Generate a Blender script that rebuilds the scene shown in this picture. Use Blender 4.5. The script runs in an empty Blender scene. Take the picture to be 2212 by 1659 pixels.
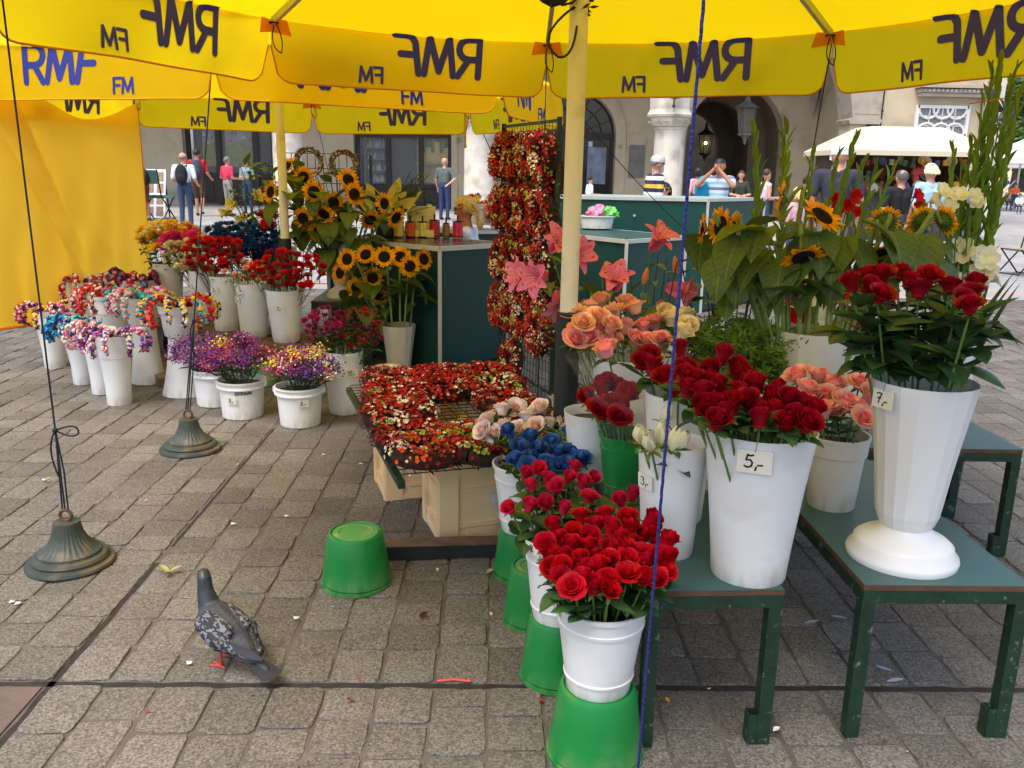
import bpy, math, random, time
import numpy as np
from mathutils import Vector, Matrix, Quaternion
T0 = time.time()
random.seed(7); RNG = np.random.default_rng(7)
S = bpy.context.scene
COL = S.collection
rad = math.radians
# ---------------------------------------------------------------- camera
F, CX, CY, H = 1850., 1106., 829.5, 1.5      # focal length in pixels of a 2212 x 1659 view, eye height in metres
PITCH, YAW, ROLL = rad(13.9), rad(1.3), rad(1.1)
_f = Vector((math.sin(YAW)*math.cos(PITCH), math.cos(YAW)*math.cos(PITCH), -math.sin(PITCH)))
_r = _f.cross(Vector((0, 0, 1))).normalized(); _u = _r.cross(_f)
CR = _r*math.cos(ROLL)+_u*math.sin(ROLL); CU = _u*math.cos(ROLL)-_r*math.sin(ROLL); CF = _f
CAM = Vector((0, 0, H))
def ray(x, y): return CF+CR*((x-CX)/F)-CU*((y-CY)/F)
def G(x, y, z=0.):
    d = ray(x, y); return CAM+d*((z-H)/d.z)
def atY(x, y, Y):
    d = ray(x, y); return CAM+d*(Y/d.y)
def P(p):
    v = Vector(p)-CAM; z = v.dot(CF); return CX+F*v.dot(CR)/z, CY-F*v.dot(CU)/z, z
cam = bpy.data.cameras.new('camera'); camo = bpy.data.objects.new('camera', cam); COL.objects.link(camo)
cam.sensor_width = 36; cam.lens = F/2212*36; cam.clip_start = .05; cam.clip_end = 900
m = Matrix((CR, CU, -CF)).transposed().to_4x4(); m.translation = CAM; camo.matrix_world = m
S.camera = camo
# ---------------------------------------------------------------- sky, sun, exposure
SUN_EL, SUN_AZ = rad(64), rad(215)           # azimuth measured clockwise from +Y (the way the camera looks)
W = bpy.data.worlds.new('World'); S.world = W; W.use_nodes = True
nt = W.node_tree; bg = nt.nodes['Background']
sky = nt.nodes.new('ShaderNodeTexSky'); sky.sky_type = 'NISHITA'; sky.sun_disc = False
sky.sun_elevation = SUN_EL; sky.sun_rotation = SUN_AZ; sky.dust_density = 3.0; sky.air_density = 1.0; sky.ozone_density = 1.0
nt.links.new(sky.outputs[0], bg.inputs[0]); bg.inputs[1].default_value = 0.15
sl = bpy.data.lights.new('sun', 'SUN'); sl.energy = 1.5; sl.angle = rad(30); sl.color = (1, .94, .85)
so = bpy.data.objects.new('sun', sl); COL.objects.link(so)
sd = Vector((math.sin(SUN_AZ)*math.cos(SUN_EL), math.cos(SUN_AZ)*math.cos(SUN_EL), math.sin(SUN_EL)))
so.rotation_euler = sd.to_track_quat('Z', 'Y').to_euler(); so.location = sd*30
S.view_settings.view_transform = 'Standard'; S.view_settings.look = 'None'
S.view_settings.exposure = 1.05; S.view_settings.gamma = 1
S.render.engine = 'CYCLES'
S.cycles.use_denoising = True
S.cycles.max_bounces = 8; S.cycles.diffuse_bounces = 4; S.cycles.transmission_bounces = 6; S.cycles.transparent_max_bounces = 12
S.cycles.caustics_reflective = False; S.cycles.caustics_refractive = False; S.cycles.sample_clamp_indirect = 6
# ---------------------------------------------------------------- materials
MATS = {}
def srgb(c):
    return tuple((x/12.92 if x <= .04045 else ((x+.055)/1.055)**2.4) for x in [v/255. for v in c])
def mat(name, col, rough=.6, var=.12, scale=8., bump=0., bscale=None, metal=0., trans=0., tcol=None, isl=0., spec=.4, detail=4, dirt=None, coords='Object', sheen=0., alpha=1., dark=None):
    """procedural material: base colour broken up by noise (var), per-piece variation (isl), optional bump, translucency and a second dirt colour"""
    if name in MATS: return MATS[name]
    M = bpy.data.materials.new(name); M.use_nodes = True; t = M.node_tree; N = t.nodes; L = t.links
    b = N['Principled BSDF']; out = N['Material Output']
    b.inputs['Roughness'].default_value = rough; b.inputs['Metallic'].default_value = metal
    b.inputs['Specular IOR Level'].default_value = spec
    if sheen: b.inputs['Sheen Weight'].default_value = sheen
    if alpha < 1: b.inputs['Alpha'].default_value = alpha
    tc = N.new('ShaderNodeTexCoord'); nz = N.new('ShaderNodeTexNoise'); nz.inputs['Scale'].default_value = scale; nz.inputs['Detail'].default_value = detail
    L.new(tc.outputs[coords], nz.inputs['Vector'])
    hsv = N.new('ShaderNodeHueSaturation'); hsv.inputs['Color'].default_value = (*col, 1)
    mr = N.new('ShaderNodeMapRange'); mr.inputs[1].default_value = .3; mr.inputs[2].default_value = .7
    mr.inputs[3].default_value = 1-var; mr.inputs[4].default_value = 1+var
    L.new(nz.outputs['Fac'], mr.inputs[0]); val = mr.outputs[0]
    if isl:
        g = N.new('ShaderNodeNewGeometry'); m2 = N.new('ShaderNodeMapRange'); m2.inputs[3].default_value = 1-isl; m2.inputs[4].default_value = 1+isl
        L.new(g.outputs['Random Per Island'], m2.inputs[0]); mu = N.new('ShaderNodeMath'); mu.operation = 'MULTIPLY'
        L.new(val, mu.inputs[0]); L.new(m2.outputs[0], mu.inputs[1]); val = mu.outputs[0]
    L.new(val, hsv.inputs['Value']); c = hsv.outputs[0]
    if dirt:
        dcol, damt, dscale = dirt
        n2 = N.new('ShaderNodeTexNoise'); n2.inputs['Scale'].default_value = dscale; n2.inputs['Detail'].default_value = 6; L.new(tc.outputs[coords], n2.inputs['Vector'])
        r2 = N.new('ShaderNodeMapRange'); r2.inputs[1].default_value = .62-.25*damt; r2.inputs[2].default_value = .75; L.new(n2.outputs['Fac'], r2.inputs[0])
        mx = N.new('ShaderNodeMix'); mx.data_type = 'RGBA'; L.new(r2.outputs[0], mx.inputs[0]); L.new(c, mx.inputs[6]); mx.inputs[7].default_value = (*dcol, 1); c = mx.outputs[2]
    L.new(c, b.inputs['Base Color'])
    if bump:
        bp = N.new('ShaderNodeBump'); bp.inputs['Strength'].default_value = bump; bp.inputs['Distance'].default_value = .01
        nb = nz
        if bscale:
            nb = N.new('ShaderNodeTexNoise'); nb.inputs['Scale'].default_value = bscale; nb.inputs['Detail'].default_value = 6; L.new(tc.outputs[coords], nb.inputs['Vector'])
        L.new(nb.outputs['Fac'], bp.inputs['Height']); L.new(bp.outputs[0], b.inputs['Normal'])
    if trans:
        tr = N.new('ShaderNodeBsdfTranslucent')
        if tcol: tr.inputs[0].default_value = (*tcol, 1)
        else: L.new(c, tr.inputs[0])
        ms = N.new('ShaderNodeMixShader'); ms.inputs[0].default_value = trans
        L.new(b.outputs[0], ms.inputs[1]); L.new(tr.outputs[0], ms.inputs[2]); L.new(ms.outputs[0], out.inputs[0])
    MATS[name] = M; return M
def before(M):
    t = M.node_tree; b = t.nodes['Principled BSDF']; return t, t.nodes, t.links, b, b.inputs['Base Color'].links[0].from_socket
def recolour(M, sock):
    t = M.node_tree; src = t.nodes['Principled BSDF'].inputs['Base Color'].links[0].from_socket
    for l in [l for l in t.links if l.from_socket == src]: t.links.new(sock, l.to_socket)
def veins(M, col, fr=11., amt=.45):
    '''paler midrib and side veins drawn along the leaf blade (leaf meshes run along local +X)'''
    t, N, L, b, src = before(M); tc = N.new('ShaderNodeTexCoord'); s = N.new('ShaderNodeSeparateXYZ'); L.new(tc.outputs['Object'], s.inputs[0])
    def mth(op, a, c=None):
        m = N.new('ShaderNodeMath'); m.operation = op
        for i, q in enumerate((a, c)):
            if q is None: continue
            if isinstance(q, (int, float)): m.inputs[i].default_value = q
            else: L.new(q, m.inputs[i])
        return m.outputs[0]
    ay = mth('ABSOLUTE', s.outputs['Y']); mid = mth('LESS_THAN', ay, .011); ph = mth('FRACT', mth('MULTIPLY', mth('SUBTRACT', s.outputs['X'], mth('MULTIPLY', ay, .9)), fr)); sd_ = mth('MULTIPLY', mth('LESS_THAN', ph, .10), .6); f = mth('MULTIPLY', mth('MAXIMUM', mid, sd_), amt)
    mx = N.new('ShaderNodeMix'); mx.data_type = 'RGBA'; L.new(f, mx.inputs[0]); mx.inputs[7].default_value = (*col, 1)
    recolour(M, mx.outputs[2]); L.new(src, mx.inputs[6])
def radial(M, cin, r0=.06, r1=.40, amt=.9, orand=.12):
    '''petals that change colour from the heart of the bloom outwards, and from bloom to bloom'''
    t, N, L, b, src = before(M); tc = N.new('ShaderNodeTexCoord'); s = N.new('ShaderNodeSeparateXYZ'); L.new(tc.outputs['Object'], s.inputs[0]); cb = N.new('ShaderNodeCombineXYZ'); L.new(s.outputs['X'], cb.inputs[0]); L.new(s.outputs['Y'], cb.inputs[1]); ln = N.new('ShaderNodeVectorMath'); ln.operation = 'LENGTH'; L.new(cb.outputs[0], ln.inputs[0])
    mr = N.new('ShaderNodeMapRange'); mr.interpolation_type = 'SMOOTHSTEP'; mr.inputs[1].default_value = r0; mr.inputs[2].default_value = r1; mr.inputs[3].default_value = amt; mr.inputs[4].default_value = 0; L.new(ln.outputs['Value'], mr.inputs[0])
    mx = N.new('ShaderNodeMix'); mx.data_type = 'RGBA'; L.new(mr.outputs[0], mx.inputs[0]); mx.inputs[7].default_value = (*cin, 1); oi = N.new('ShaderNodeObjectInfo'); m2 = N.new('ShaderNodeMapRange'); m2.inputs[3].default_value = 1-orand; m2.inputs[4].default_value = 1+orand*.7; L.new(oi.outputs['Random'], m2.inputs[0]); m3 = N.new('ShaderNodeMapRange'); m3.inputs[3].default_value = .4975; m3.inputs[4].default_value = .5025; L.new(oi.outputs['Random'], m3.inputs[0])
    h = N.new('ShaderNodeHueSaturation'); L.new(mx.outputs[2], h.inputs['Color']); L.new(m2.outputs[0], h.inputs['Value']); L.new(m3.outputs[0], h.inputs['Hue']); recolour(M, h.outputs[0]); L.new(src, mx.inputs[6])
# ---------------------------------------------------------------- mesh helpers
def V3(p): return Vector(p)
def frame(d):
    d = Vector(d).normalized(); a = Vector((0, 0, 1)) if abs(d.z) < .9 else Vector((1, 0, 0))
    s = d.cross(a).normalized(); return d, s, s.cross(d)
class MB:
    def __init__(s): s.v = []; s.f = []; s.m = []
    def add(s, vs, fs, m=0):
        o = len(s.v); s.v.extend([tuple(p) for p in vs]); s.f.extend([tuple(i+o for i in f) for f in fs]); s.m.extend([m]*len(fs))
    def box(s, c, size, m=0, rz=0., M=None):
        x, y, z = [k/2 for k in size]; ps = [Vector((a*x, b*y, d*z)) for a in (-1, 1) for b in (-1, 1) for d in (-1, 1)]
        R = Matrix.Rotation(rz, 3, 'Z') if M is None else M
        s.add([R @ p+Vector(c) for p in ps], [(0, 1, 3, 2), (4, 6, 7, 5), (0, 4, 5, 1), (2, 3, 7, 6), (0, 2, 6, 4), (1, 5, 7, 3)], m)
    def bar(s, a, b, w, h=None, m=0, up=(0, 0, 1)):
        a, b = Vector(a), Vector(b); d = (b-a); L = d.length; d.normalize(); u = Vector(up)
        if abs(d.dot(u)) > .95: u = Vector((0, 1, 0))
        sd = d.cross(u).normalized(); u = sd.cross(d); M = Matrix((sd, d, u)).transposed()
        s.box((a+b)/2, (w, L, h or w), m, M=M)
    def lathe(s, prof, seg=24, c=(0, 0, 0), m=0, caps=(False, False), scallop=None, mats=None):
        n = len(prof); vs = []
        for i, (r, z) in enumerate(prof):
            for k in range(seg):
                a = 2*math.pi*k/seg; rr = r*(scallop(a, z) if scallop else 1)
                vs.append((c[0]+rr*math.cos(a), c[1]+rr*math.sin(a), c[2]+z))
        fs = []
        for i in range(n-1):
            for k in range(seg):
                k2 = (k+1) % seg; fs.append((i*seg+k, i*seg+k2, (i+1)*seg+k2, (i+1)*seg+k))
        if caps[0]: fs.append(tuple(range(seg-1, -1, -1)))
        if caps[1]: fs.append(tuple((n-1)*seg+k for k in range(seg)))
        s.add(vs, fs, m)
        if mats:
            for j in range(len(fs)): s.m[-len(fs)+j] = mats[min(j//seg, len(mats)-1)]
    def tube(s, pts, r, seg=6, m=0, cap=True):
        pts = [Vector(p) for p in pts]; n = len(pts); rs = r if isinstance(r, (list, tuple)) else [r]*n
        d0, sd, u = frame(pts[1]-pts[0]); vs = []
        for i, p in enumerate(pts):
            d = (pts[min(i+1, n-1)]-pts[max(i-1, 0)])
            if d.length < 1e-9: d = d0.copy()
            d.normalize(); sd = (sd-d*sd.dot(d)).normalized(); u = sd.cross(d)
            for k in range(seg):
                a = 2*math.pi*k/seg; vs.append(p+(sd*math.cos(a)+u*math.sin(a))*rs[i])
        fs = [(i*seg+k, i*seg+(k+1) % seg, (i+1)*seg+(k+1) % seg, (i+1)*seg+k) for i in range(n-1) for k in range(seg)]
        if cap: fs += [tuple(range(seg-1, -1, -1)), tuple((n-1)*seg+k for k in range(seg))]
        s.add(vs, fs, m)
    def patch(s, o, d, n, L, Wd, bend=0., cup=0., nl=4, nw=2, prof=None, m=0, wave=0., bend0=0.):
        o = Vector(o); d = Vector(d).normalized(); n = Vector(n); n = (n-d*n.dot(d)).normalized(); sd = d.cross(n)
        prof = prof or (lambda q: math.sin(math.pi*min(1, q*.95+.03))**.8); p = o.copy(); vs = []; st = L/nl
        for i in range(nl+1):
            q = i/nl; a = bend0+bend*q; dd = d*math.cos(a)+n*math.sin(a); nn = n*math.cos(a)-d*math.sin(a); w = Wd*prof(q)
            for j in range(nw+1):
                t = -1+2*j/nw; vs.append(p+sd*(t*w)+nn*(cup*w*t*t+(wave*math.sin(q*9+t*3)*Wd if wave else 0)))
            a2 = bend0+bend*(i+.5)/nl; p = p+(d*math.cos(a2)+n*math.sin(a2))*st
        s.add(vs, [(i*(nw+1)+j, i*(nw+1)+j+1, (i+1)*(nw+1)+j+1, (i+1)*(nw+1)+j) for i in range(nl) for j in range(nw)], m)
    def ball(s, c, r, m=0, seg=6, rings=4, sq=1., M=None):
        vs = [Vector((0, 0, sq))]; 
        for i in range(1, rings):
            a = math.pi*i/rings
            for k in range(seg): b = 2*math.pi*k/seg; vs.append(Vector((math.sin(a)*math.cos(b), math.sin(a)*math.sin(b), math.cos(a)*sq)))
        vs.append(Vector((0, 0, -sq))); fs = [(0, 1+k, 1+(k+1) % seg) for k in range(seg)]
        for i in range(rings-2): fs += [(1+i*seg+k, 1+(i+1)*seg+k, 1+(i+1)*seg+(k+1) % seg, 1+i*seg+(k+1) % seg) for k in range(seg)]
        e = len(vs)-1; fs += [(e, 1+(rings-2)*seg+(k+1) % seg, 1+(rings-2)*seg+k) for k in range(seg)]
        if not isinstance(r, (tuple, list, Vector)): r = (r, r, r)
        s.add([(M @ Vector((v.x*r[0], v.y*r[1], v.z*r[2])) if M else Vector((v.x*r[0], v.y*r[1], v.z*r[2])))+Vector(c) for v in vs], fs, m)
    def prism(s, poly, y0, y1, m=0, axis='y'):
        """extrude an (x,z) outline from y0 to y1"""
        n = len(poly); g = (lambda p, y: (p[0], y, p[1])) if axis == 'y' else ((lambda p, y: (y, p[0], p[1])) if axis == 'x' else (lambda p, y: (p[0], p[1], y)))
        vs = [g(p, y0) for p in poly]+[g(p, y1) for p in poly]
        s.add(vs, [tuple(range(n)), tuple(range(2*n-1, n-1, -1))]+[(k, k+n, (k+1) % n+n, (k+1) % n) for k in range(n)], m)
    def mesh(s, name, mats, smooth=True):
        me = bpy.data.meshes.new(name); me.from_pydata(s.v, [], s.f); me.validate()
        for x in mats: me.materials.append(x)
        if len(mats) > 1 and len(me.polygons) == len(s.m): me.polygons.foreach_set('material_index', s.m)
        if smooth:
            me.polygons.foreach_set('use_smooth', [True]*len(me.polygons))
            try: me.set_sharp_from_angle(angle=smooth if isinstance(smooth, float) else rad(40))
            except Exception: pass
        return me
    def obj(s, name, mats, parent=None, smooth=True, M=None):
        if not isinstance(mats, (list, tuple)): mats = [mats]
        return link(s.mesh(name, mats, smooth), name, parent, M)
def link(me, name, parent=None, M=None):
    o = bpy.data.objects.new(name, me); COL.objects.link(o)
    if parent is not None: o.parent = parent
    if M is not None: o.matrix_basis = M
    return o
def tag(o, label, cat=None, group=None, kind=None):
    if label: o['label'] = label
    if cat: o['category'] = cat
    if group: o['group'] = group
    if kind: o['kind'] = kind
    return o
def thing(name, label, cat, loc=(0, 0, 0), rz=0., group=None):
    o = bpy.data.objects.new(name, None); COL.objects.link(o); o.location = loc; o.rotation_euler = (0, 0, rz); o.empty_display_size = .05
    return tag(o, label, cat, group)
def TM(loc, rot=None, sc=1.):
    M = Matrix.Translation(Vector(loc))
    if rot is not None: M = M @ (rot.to_matrix().to_4x4() if not isinstance(rot, Matrix) else rot.to_4x4())
    if isinstance(sc, (int, float)): sc = (sc, sc, sc)
    return M @ Matrix.Diagonal((*sc, 1))
def aim(d, roll=0.):
    """rotation that turns local +Z onto d"""
    return Vector(d).to_track_quat('Z', 'Y') @ Quaternion((0, 0, 1), roll)
def seg_M(a, b, rs=1.):
    a, b = Vector(a), Vector(b); return TM(a, aim(b-a), (rs, rs, (b-a).length))
def rnd(a, b): return random.uniform(a, b)
def bez(a, b, c, n=8):
    a, b, c = Vector(a), Vector(b), Vector(c); return [a*(1-t)**2+b*2*t*(1-t)+c*t*t for t in [i/n for i in range(n+1)]]
# ---------------------------------------------------------------- lettering drawn with round-ended strokes
def arc(cx, cy, rx, ry, a0, a1, n=8): return [(cx+rx*math.cos(rad(a0+(a1-a0)*i/n)), cy+ry*math.sin(rad(a0+(a1-a0)*i/n))) for i in range(n+1)]
GL = {'R': [[(.06, 0), (.06, 1), (.38, 1)]+arc(.38, .73, .27, .27, 90, -90)+[(.12, .46)], [(.36, .46), (.66, 0)]],
      'M': [[(0, 0), (.14, 1), (.42, .1), (.7, 1), (.84, 0)]], 'F': [[(0, 0), (.1, .82), (.2, .97), (.36, 1), (.66, 1)], [(.08, .5), (.5, .5)]],
      'f': [[(.05, 0), (.05, 1), (.6, 1)], [(.05, .52), (.5, .52)]], 'm': [[(0, 0), (.08, 1), (.42, .12), (.76, 1), (.84, 0)]],
      '3': [[(.05, .9), (.25, 1), (.5, .93), (.52, .75), (.3, .55), (.55, .4), (.55, .12), (.3, 0), (.02, .1)]],
      '5': [[(.6, 1), (.4, .93), (.2, 1), (.12, .58), (.4, .62), (.56, .4), (.5, .12), (.25, 0), (.02, .1)]],
      '7': [[(0, .9), (.3, 1), (.6, .95), (.36, .5), (.28, 0)], [(.14, .5), (.52, .52)]],
      '8': [[(.5, .9), (.25, 1), (.08, .82), (.25, .58), (.52, .3), (.42, .04), (.18, .02), (.08, .22), (.3, .52), (.52, .8), (.46, .95)]],
      '1': [[(.05, .75), (.3, 1), (.3, 0)]], ',': [[(.1, .06), (.04, -.18)]], '-': [[(0, .22), (.32, .25)]], '9': [[(.5, .6), (.3, .5), (.08, .7), (.28, 1), (.5, .85), (.48, .3), (.2, 0)]],
      'Z': [[(0, 1), (.6, 1), (0, 0), (.6, 0)]], 'A': [[(0, 0), (.32, 1), (.64, 0)], [(.12, .35), (.52, .35)]], 'T': [[(0, 1), (.6, 1)], [(.3, 1), (.3, 0)]],
      'W': [[(0, 1), (.2, 0), (.4, .9), (.6, 0), (.8, 1)]], 'I': [[(.1, 0), (.1, 1)]], 'N': [[(0, 0), (0, 1), (.55, 0), (.55, 1)]], 'r': [[(0, 0), (0, 1), (.4, .95), (.45, .7), (.3, .5), (0, .5)], [(.25, .5), (.55, 0)]],
      '4': [[(.4, 0), (.4, 1), (0, .3), (.6, .3)]], '2': [[(.05, .8), (.25, 1), (.5, .85), (.45, .6), (0, 0), (.6, 0)]]}
GW = {'R': .82, 'M': 1.02, 'F': .8, 'f': .74, 'm': 1.0, ',': .2, '-': .45, '1': .5, 'W': .95, 'I': .3, ' ': .5}
def glyphs(text, x0, y0, h, w, mapf, mb, offs, m=0, slant=0., gap=1., step=.03):
    """each stroke becomes small quads and discs laid on mapf(x, y, offset)"""
    x = x0; k = 0
    for ch in text:
        for st in GL.get(ch, []):
            pts = [(x+(p[0]+slant*p[1])*h, y0+p[1]*h) for p in st]
            for off in offs:
                sg = 1 if off > 0 else -1
                for i, p in enumerate(pts):
                    k += 1; e = off+sg*.00006*(k % 9)
                    ring = [mapf(p[0]+w/2*math.cos(a*math.pi/6), p[1]+w/2*math.sin(a*math.pi/6), e) for a in range(12)]
                    if i == 0 or i == len(pts)-1 or w/h > .08: mb.add(ring, [tuple(range(12))], m)
                    if i+1 < len(pts):
                        q = pts[i+1]; dx, dy = q[0]-p[0], q[1]-p[1]; L = math.hypot(dx, dy)
                        if L < 1e-9: continue
                        nx, ny = -dy/L*w/2, dx/L*w/2; n = max(1, int(L/step)); k += 1; e = off+sg*.00006*(k % 9); vs = []
                        for j in range(n+1):
                            t = j/n; vs += [mapf(p[0]+dx*t+nx, p[1]+dy*t+ny, e), mapf(p[0]+dx*t-nx, p[1]+dy*t-ny, e)]
                        mb.add(vs, [(2*j, 2*j+1, 2*j+3, 2*j+2) for j in range(n)], m)
        x += GW.get(ch, .75)*h*gap
    return x
# ================================================================ GROUND
def gz(y): 
    t = min(1, max(0, (y-11.5)/11)); return .30*t*t*(3-2*t)
def Gs(x, y):
    """ground point under a pixel on the gently rising square"""
    z = 0.
    for _ in range(25): p = G(x, y, z); z = .5*z+.5*gz(p.y)
    p.z = gz(p.y); return p
STONE = bpy.data.materials.new('granite_sett'); STONE.use_nodes = True
def _stone(M, cols, isl):
    t = M.node_tree; N = t.nodes; L = t.links; b = N['Principled BSDF']; b.inputs['Specular IOR Level'].default_value = .3
    tc = N.new('ShaderNodeTexCoord'); geo = N.new('ShaderNodeNewGeometry')
    oi = N.new('ShaderNodeObjectInfo')
    ad = N.new('ShaderNodeMath'); ad.operation = 'ADD'; L.new(geo.outputs['Random Per Island'], ad.inputs[0]); L.new(oi.outputs['Random'], ad.inputs[1])
    fr = N.new('ShaderNodeMath'); fr.operation = 'FRACT'; L.new(ad.outputs[0], fr.inputs[0])
    rp = N.new('ShaderNodeValToRGB'); L.new(fr.outputs[0], rp.inputs[0]); e = rp.color_ramp.elements
    e[0].color = (*cols[0], 1); e[1].color = (*cols[2], 1); k = e.new(.5); k.color = (*cols[1], 1)
    n1 = N.new('ShaderNodeTexVoronoi'); n1.inputs['Scale'].default_value = 190; L.new(geo.outputs['Position'], n1.inputs['Vector'])
    n2 = N.new('ShaderNodeTexNoise'); n2.inputs['Scale'].default_value = 120; n2.inputs['Detail'].default_value = 3; L.new(geo.outputs['Position'], n2.inputs['Vector'])
    n3 = N.new('ShaderNodeTexNoise'); n3.inputs['Scale'].default_value = 1.3; n3.inputs['Detail'].default_value = 5; L.new(geo.outputs['Position'], n3.inputs['Vector'])
    # crystals: light flecks and dark grains
    sp = N.new('ShaderNodeSeparateColor'); L.new(n1.outputs['Color'], sp.inputs[0])
    a = N.new('ShaderNodeMapRange'); a.inputs[1].default_value = 0; a.inputs[2].default_value = 1; a.inputs[3].default_value = .58; a.inputs[4].default_value = 1.55; L.new(sp.outputs[0], a.inputs[0])
    b2 = N.new('ShaderNodeMapRange'); b2.inputs[1].default_value = .35; b2.inputs[2].default_value = .68; b2.inputs[3].default_value = .8; b2.inputs[4].default_value = 1.22; L.new(n2.outputs['Fac'], b2.inputs[0])
    c = N.new('ShaderNodeMapRange'); c.inputs[1].default_value = .3; c.inputs[2].default_value = .7; c.inputs[3].default_value = .76; c.inputs[4].default_value = 1.2; L.new(n3.outputs['Fac'], c.inputs[0])
    m1 = N.new('ShaderNodeMath'); m1.operation = 'MULTIPLY'; L.new(a.outputs[0], m1.inputs[0]); L.new(b2.outputs[0], m1.inputs[1])
    m2 = N.new('ShaderNodeMath'); m2.operation = 'MULTIPLY'; L.new(m1.outputs[0], m2.inputs[0]); L.new(c.outputs[0], m2.inputs[1])
    h = N.new('ShaderNodeHueSaturation'); L.new(rp.outputs[0], h.inputs['Color']); L.new(m2.outputs[0], h.inputs['Value']); L.new(h.outputs[0], b.inputs['Base Color'])
    r = N.new('ShaderNodeMapRange'); r.inputs[3].default_value = .55; r.inputs[4].default_value = .85; L.new(n2.outputs['Fac'], r.inputs[0]); L.new(r.outputs[0], b.inputs['Roughness'])
    n4 = N.new('ShaderNodeTexNoise'); n4.inputs['Scale'].default_value = 60; n4.inputs['Detail'].default_value = 5; L.new(geo.outputs['Position'], n4.inputs['Vector'])
    bp = N.new('ShaderNodeBump'); bp.inputs['Strength'].default_value = .55; bp.inputs['Distance'].default_value = .006; L.new(n4.outputs['Fac'], bp.inputs['Height']); L.new(bp.outputs[0], b.inputs['Normal'])
_stone(STONE, [(.108, .095, .078), (.134, .119, .099), (.162, .146, .123)], .1)
PINK = mat('pink_sandstone', (.125, .088, .072), .8, .18, 5, .3, 80, dirt=((.085, .072, .06), .4, 6))
GROUT = mat('grey_grout', (.118, .100, .083), .95, .25, 9, .5, 120)
DARKGAP = mat('dark_joint', (.030, .025, .022), 1, .3, 30)
FAR = bpy.data.materials.new('far_paving'); FAR.use_nodes = True
def _far(M):
    t = M.node_tree; N = t.nodes; L = t.links; b = N['Principled BSDF']; b.inputs['Roughness'].default_value = .75; b.inputs['Specular IOR Level'].default_value = .3
    g = N.new('ShaderNodeNewGeometry'); mp = N.new('ShaderNodeMapping'); L.new(g.outputs['Position'], mp.inputs[0]); mp.inputs['Rotation'].default_value = (0, 0, rad(90))
    br = N.new('ShaderNodeTexBrick'); L.new(mp.outputs[0], br.inputs[0]); br.inputs['Scale'].default_value = 1; br.inputs['Brick Width'].default_value = .19; br.inputs['Row Height'].default_value = .165
    br.inputs['Mortar Size'].default_value = .006; br.inputs['Color1'].default_value = (.30, .29, .28, 1); br.inputs['Color2'].default_value = (.38, .37, .36, 1); br.inputs['Mortar'].default_value = (.19, .175, .16, 1)
    # bands of larger pinkish slabs crossing the square
    s = N.new('ShaderNodeSeparateXYZ'); L.new(g.outputs['Position'], s.inputs[0])
    w = N.new('ShaderNodeMath'); w.operation = 'PINGPONG'; w.inputs[1].default_value = 2.9; L.new(s.outputs['Y'], w.inputs[0])
    cp = N.new('ShaderNodeMath'); cp.operation = 'LESS_THAN'; cp.inputs[1].default_value = .35; L.new(w.outputs[0], cp.inputs[0])
    nz = N.new('ShaderNodeTexNoise'); nz.inputs['Scale'].default_value = .8; nz.inputs['Detail'].default_value = 6; L.new(g.outputs['Position'], nz.inputs['Vector'])
    mx = N.new('ShaderNodeMix'); mx.data_type = 'RGBA'; L.new(cp.outputs[0], mx.inputs[0]); L.new(br.outputs[0], mx.inputs[6]); mx.inputs[7].default_value = (.36, .29, .26, 1)
    mr = N.new('ShaderNodeMapRange'); mr.inputs[1].default_value = .3; mr.inputs[2].default_value = .7; mr.inputs[3].default_value = .85; mr.inputs[4].default_value = 1.15; L.new(nz.outputs['Fac'], mr.inputs[0])
    h = N.new('ShaderNodeHueSaturation'); L.new(mx.outputs[2], h.inputs['Color']); L.new(mr.outputs[0], h.inputs['Value']); L.new(h.outputs[0], b.inputs['Base Color'])
_far(FAR)
YS = 11.0                                                   # beyond this the setts are left to the material
ground = MB()
ys = [-12, -2, .6, YS-.001]; xs = [-60, -7, 7, 60]
vs = [(x, y, -.0065) for y in ys for x in xs]; ground.add(vs, [(j*4+i, j*4+i+1, (j+1)*4+i+1, (j+1)*4+i) for j in range(3) for i in range(3)], 0)
ys = [YS]+[YS+.5+k*.75 for k in range(17)]+[30, 60, 400]; xs = [-300, -60, -10, 0, 10, 60, 300]
vs = [(x, y, gz(y)) for y in ys for x in xs]; n = len(xs); ground.add(vs, [(j*n+i, j*n+i+1, (j+1)*n+i+1, (j+1)*n+i) for j in range(len(ys)-1) for i in range(n-1)], 1)
ground = tag(ground.obj('ground', [GROUT, FAR]), 'grey granite sett paving of the market square', None, None, 'structure')
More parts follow.
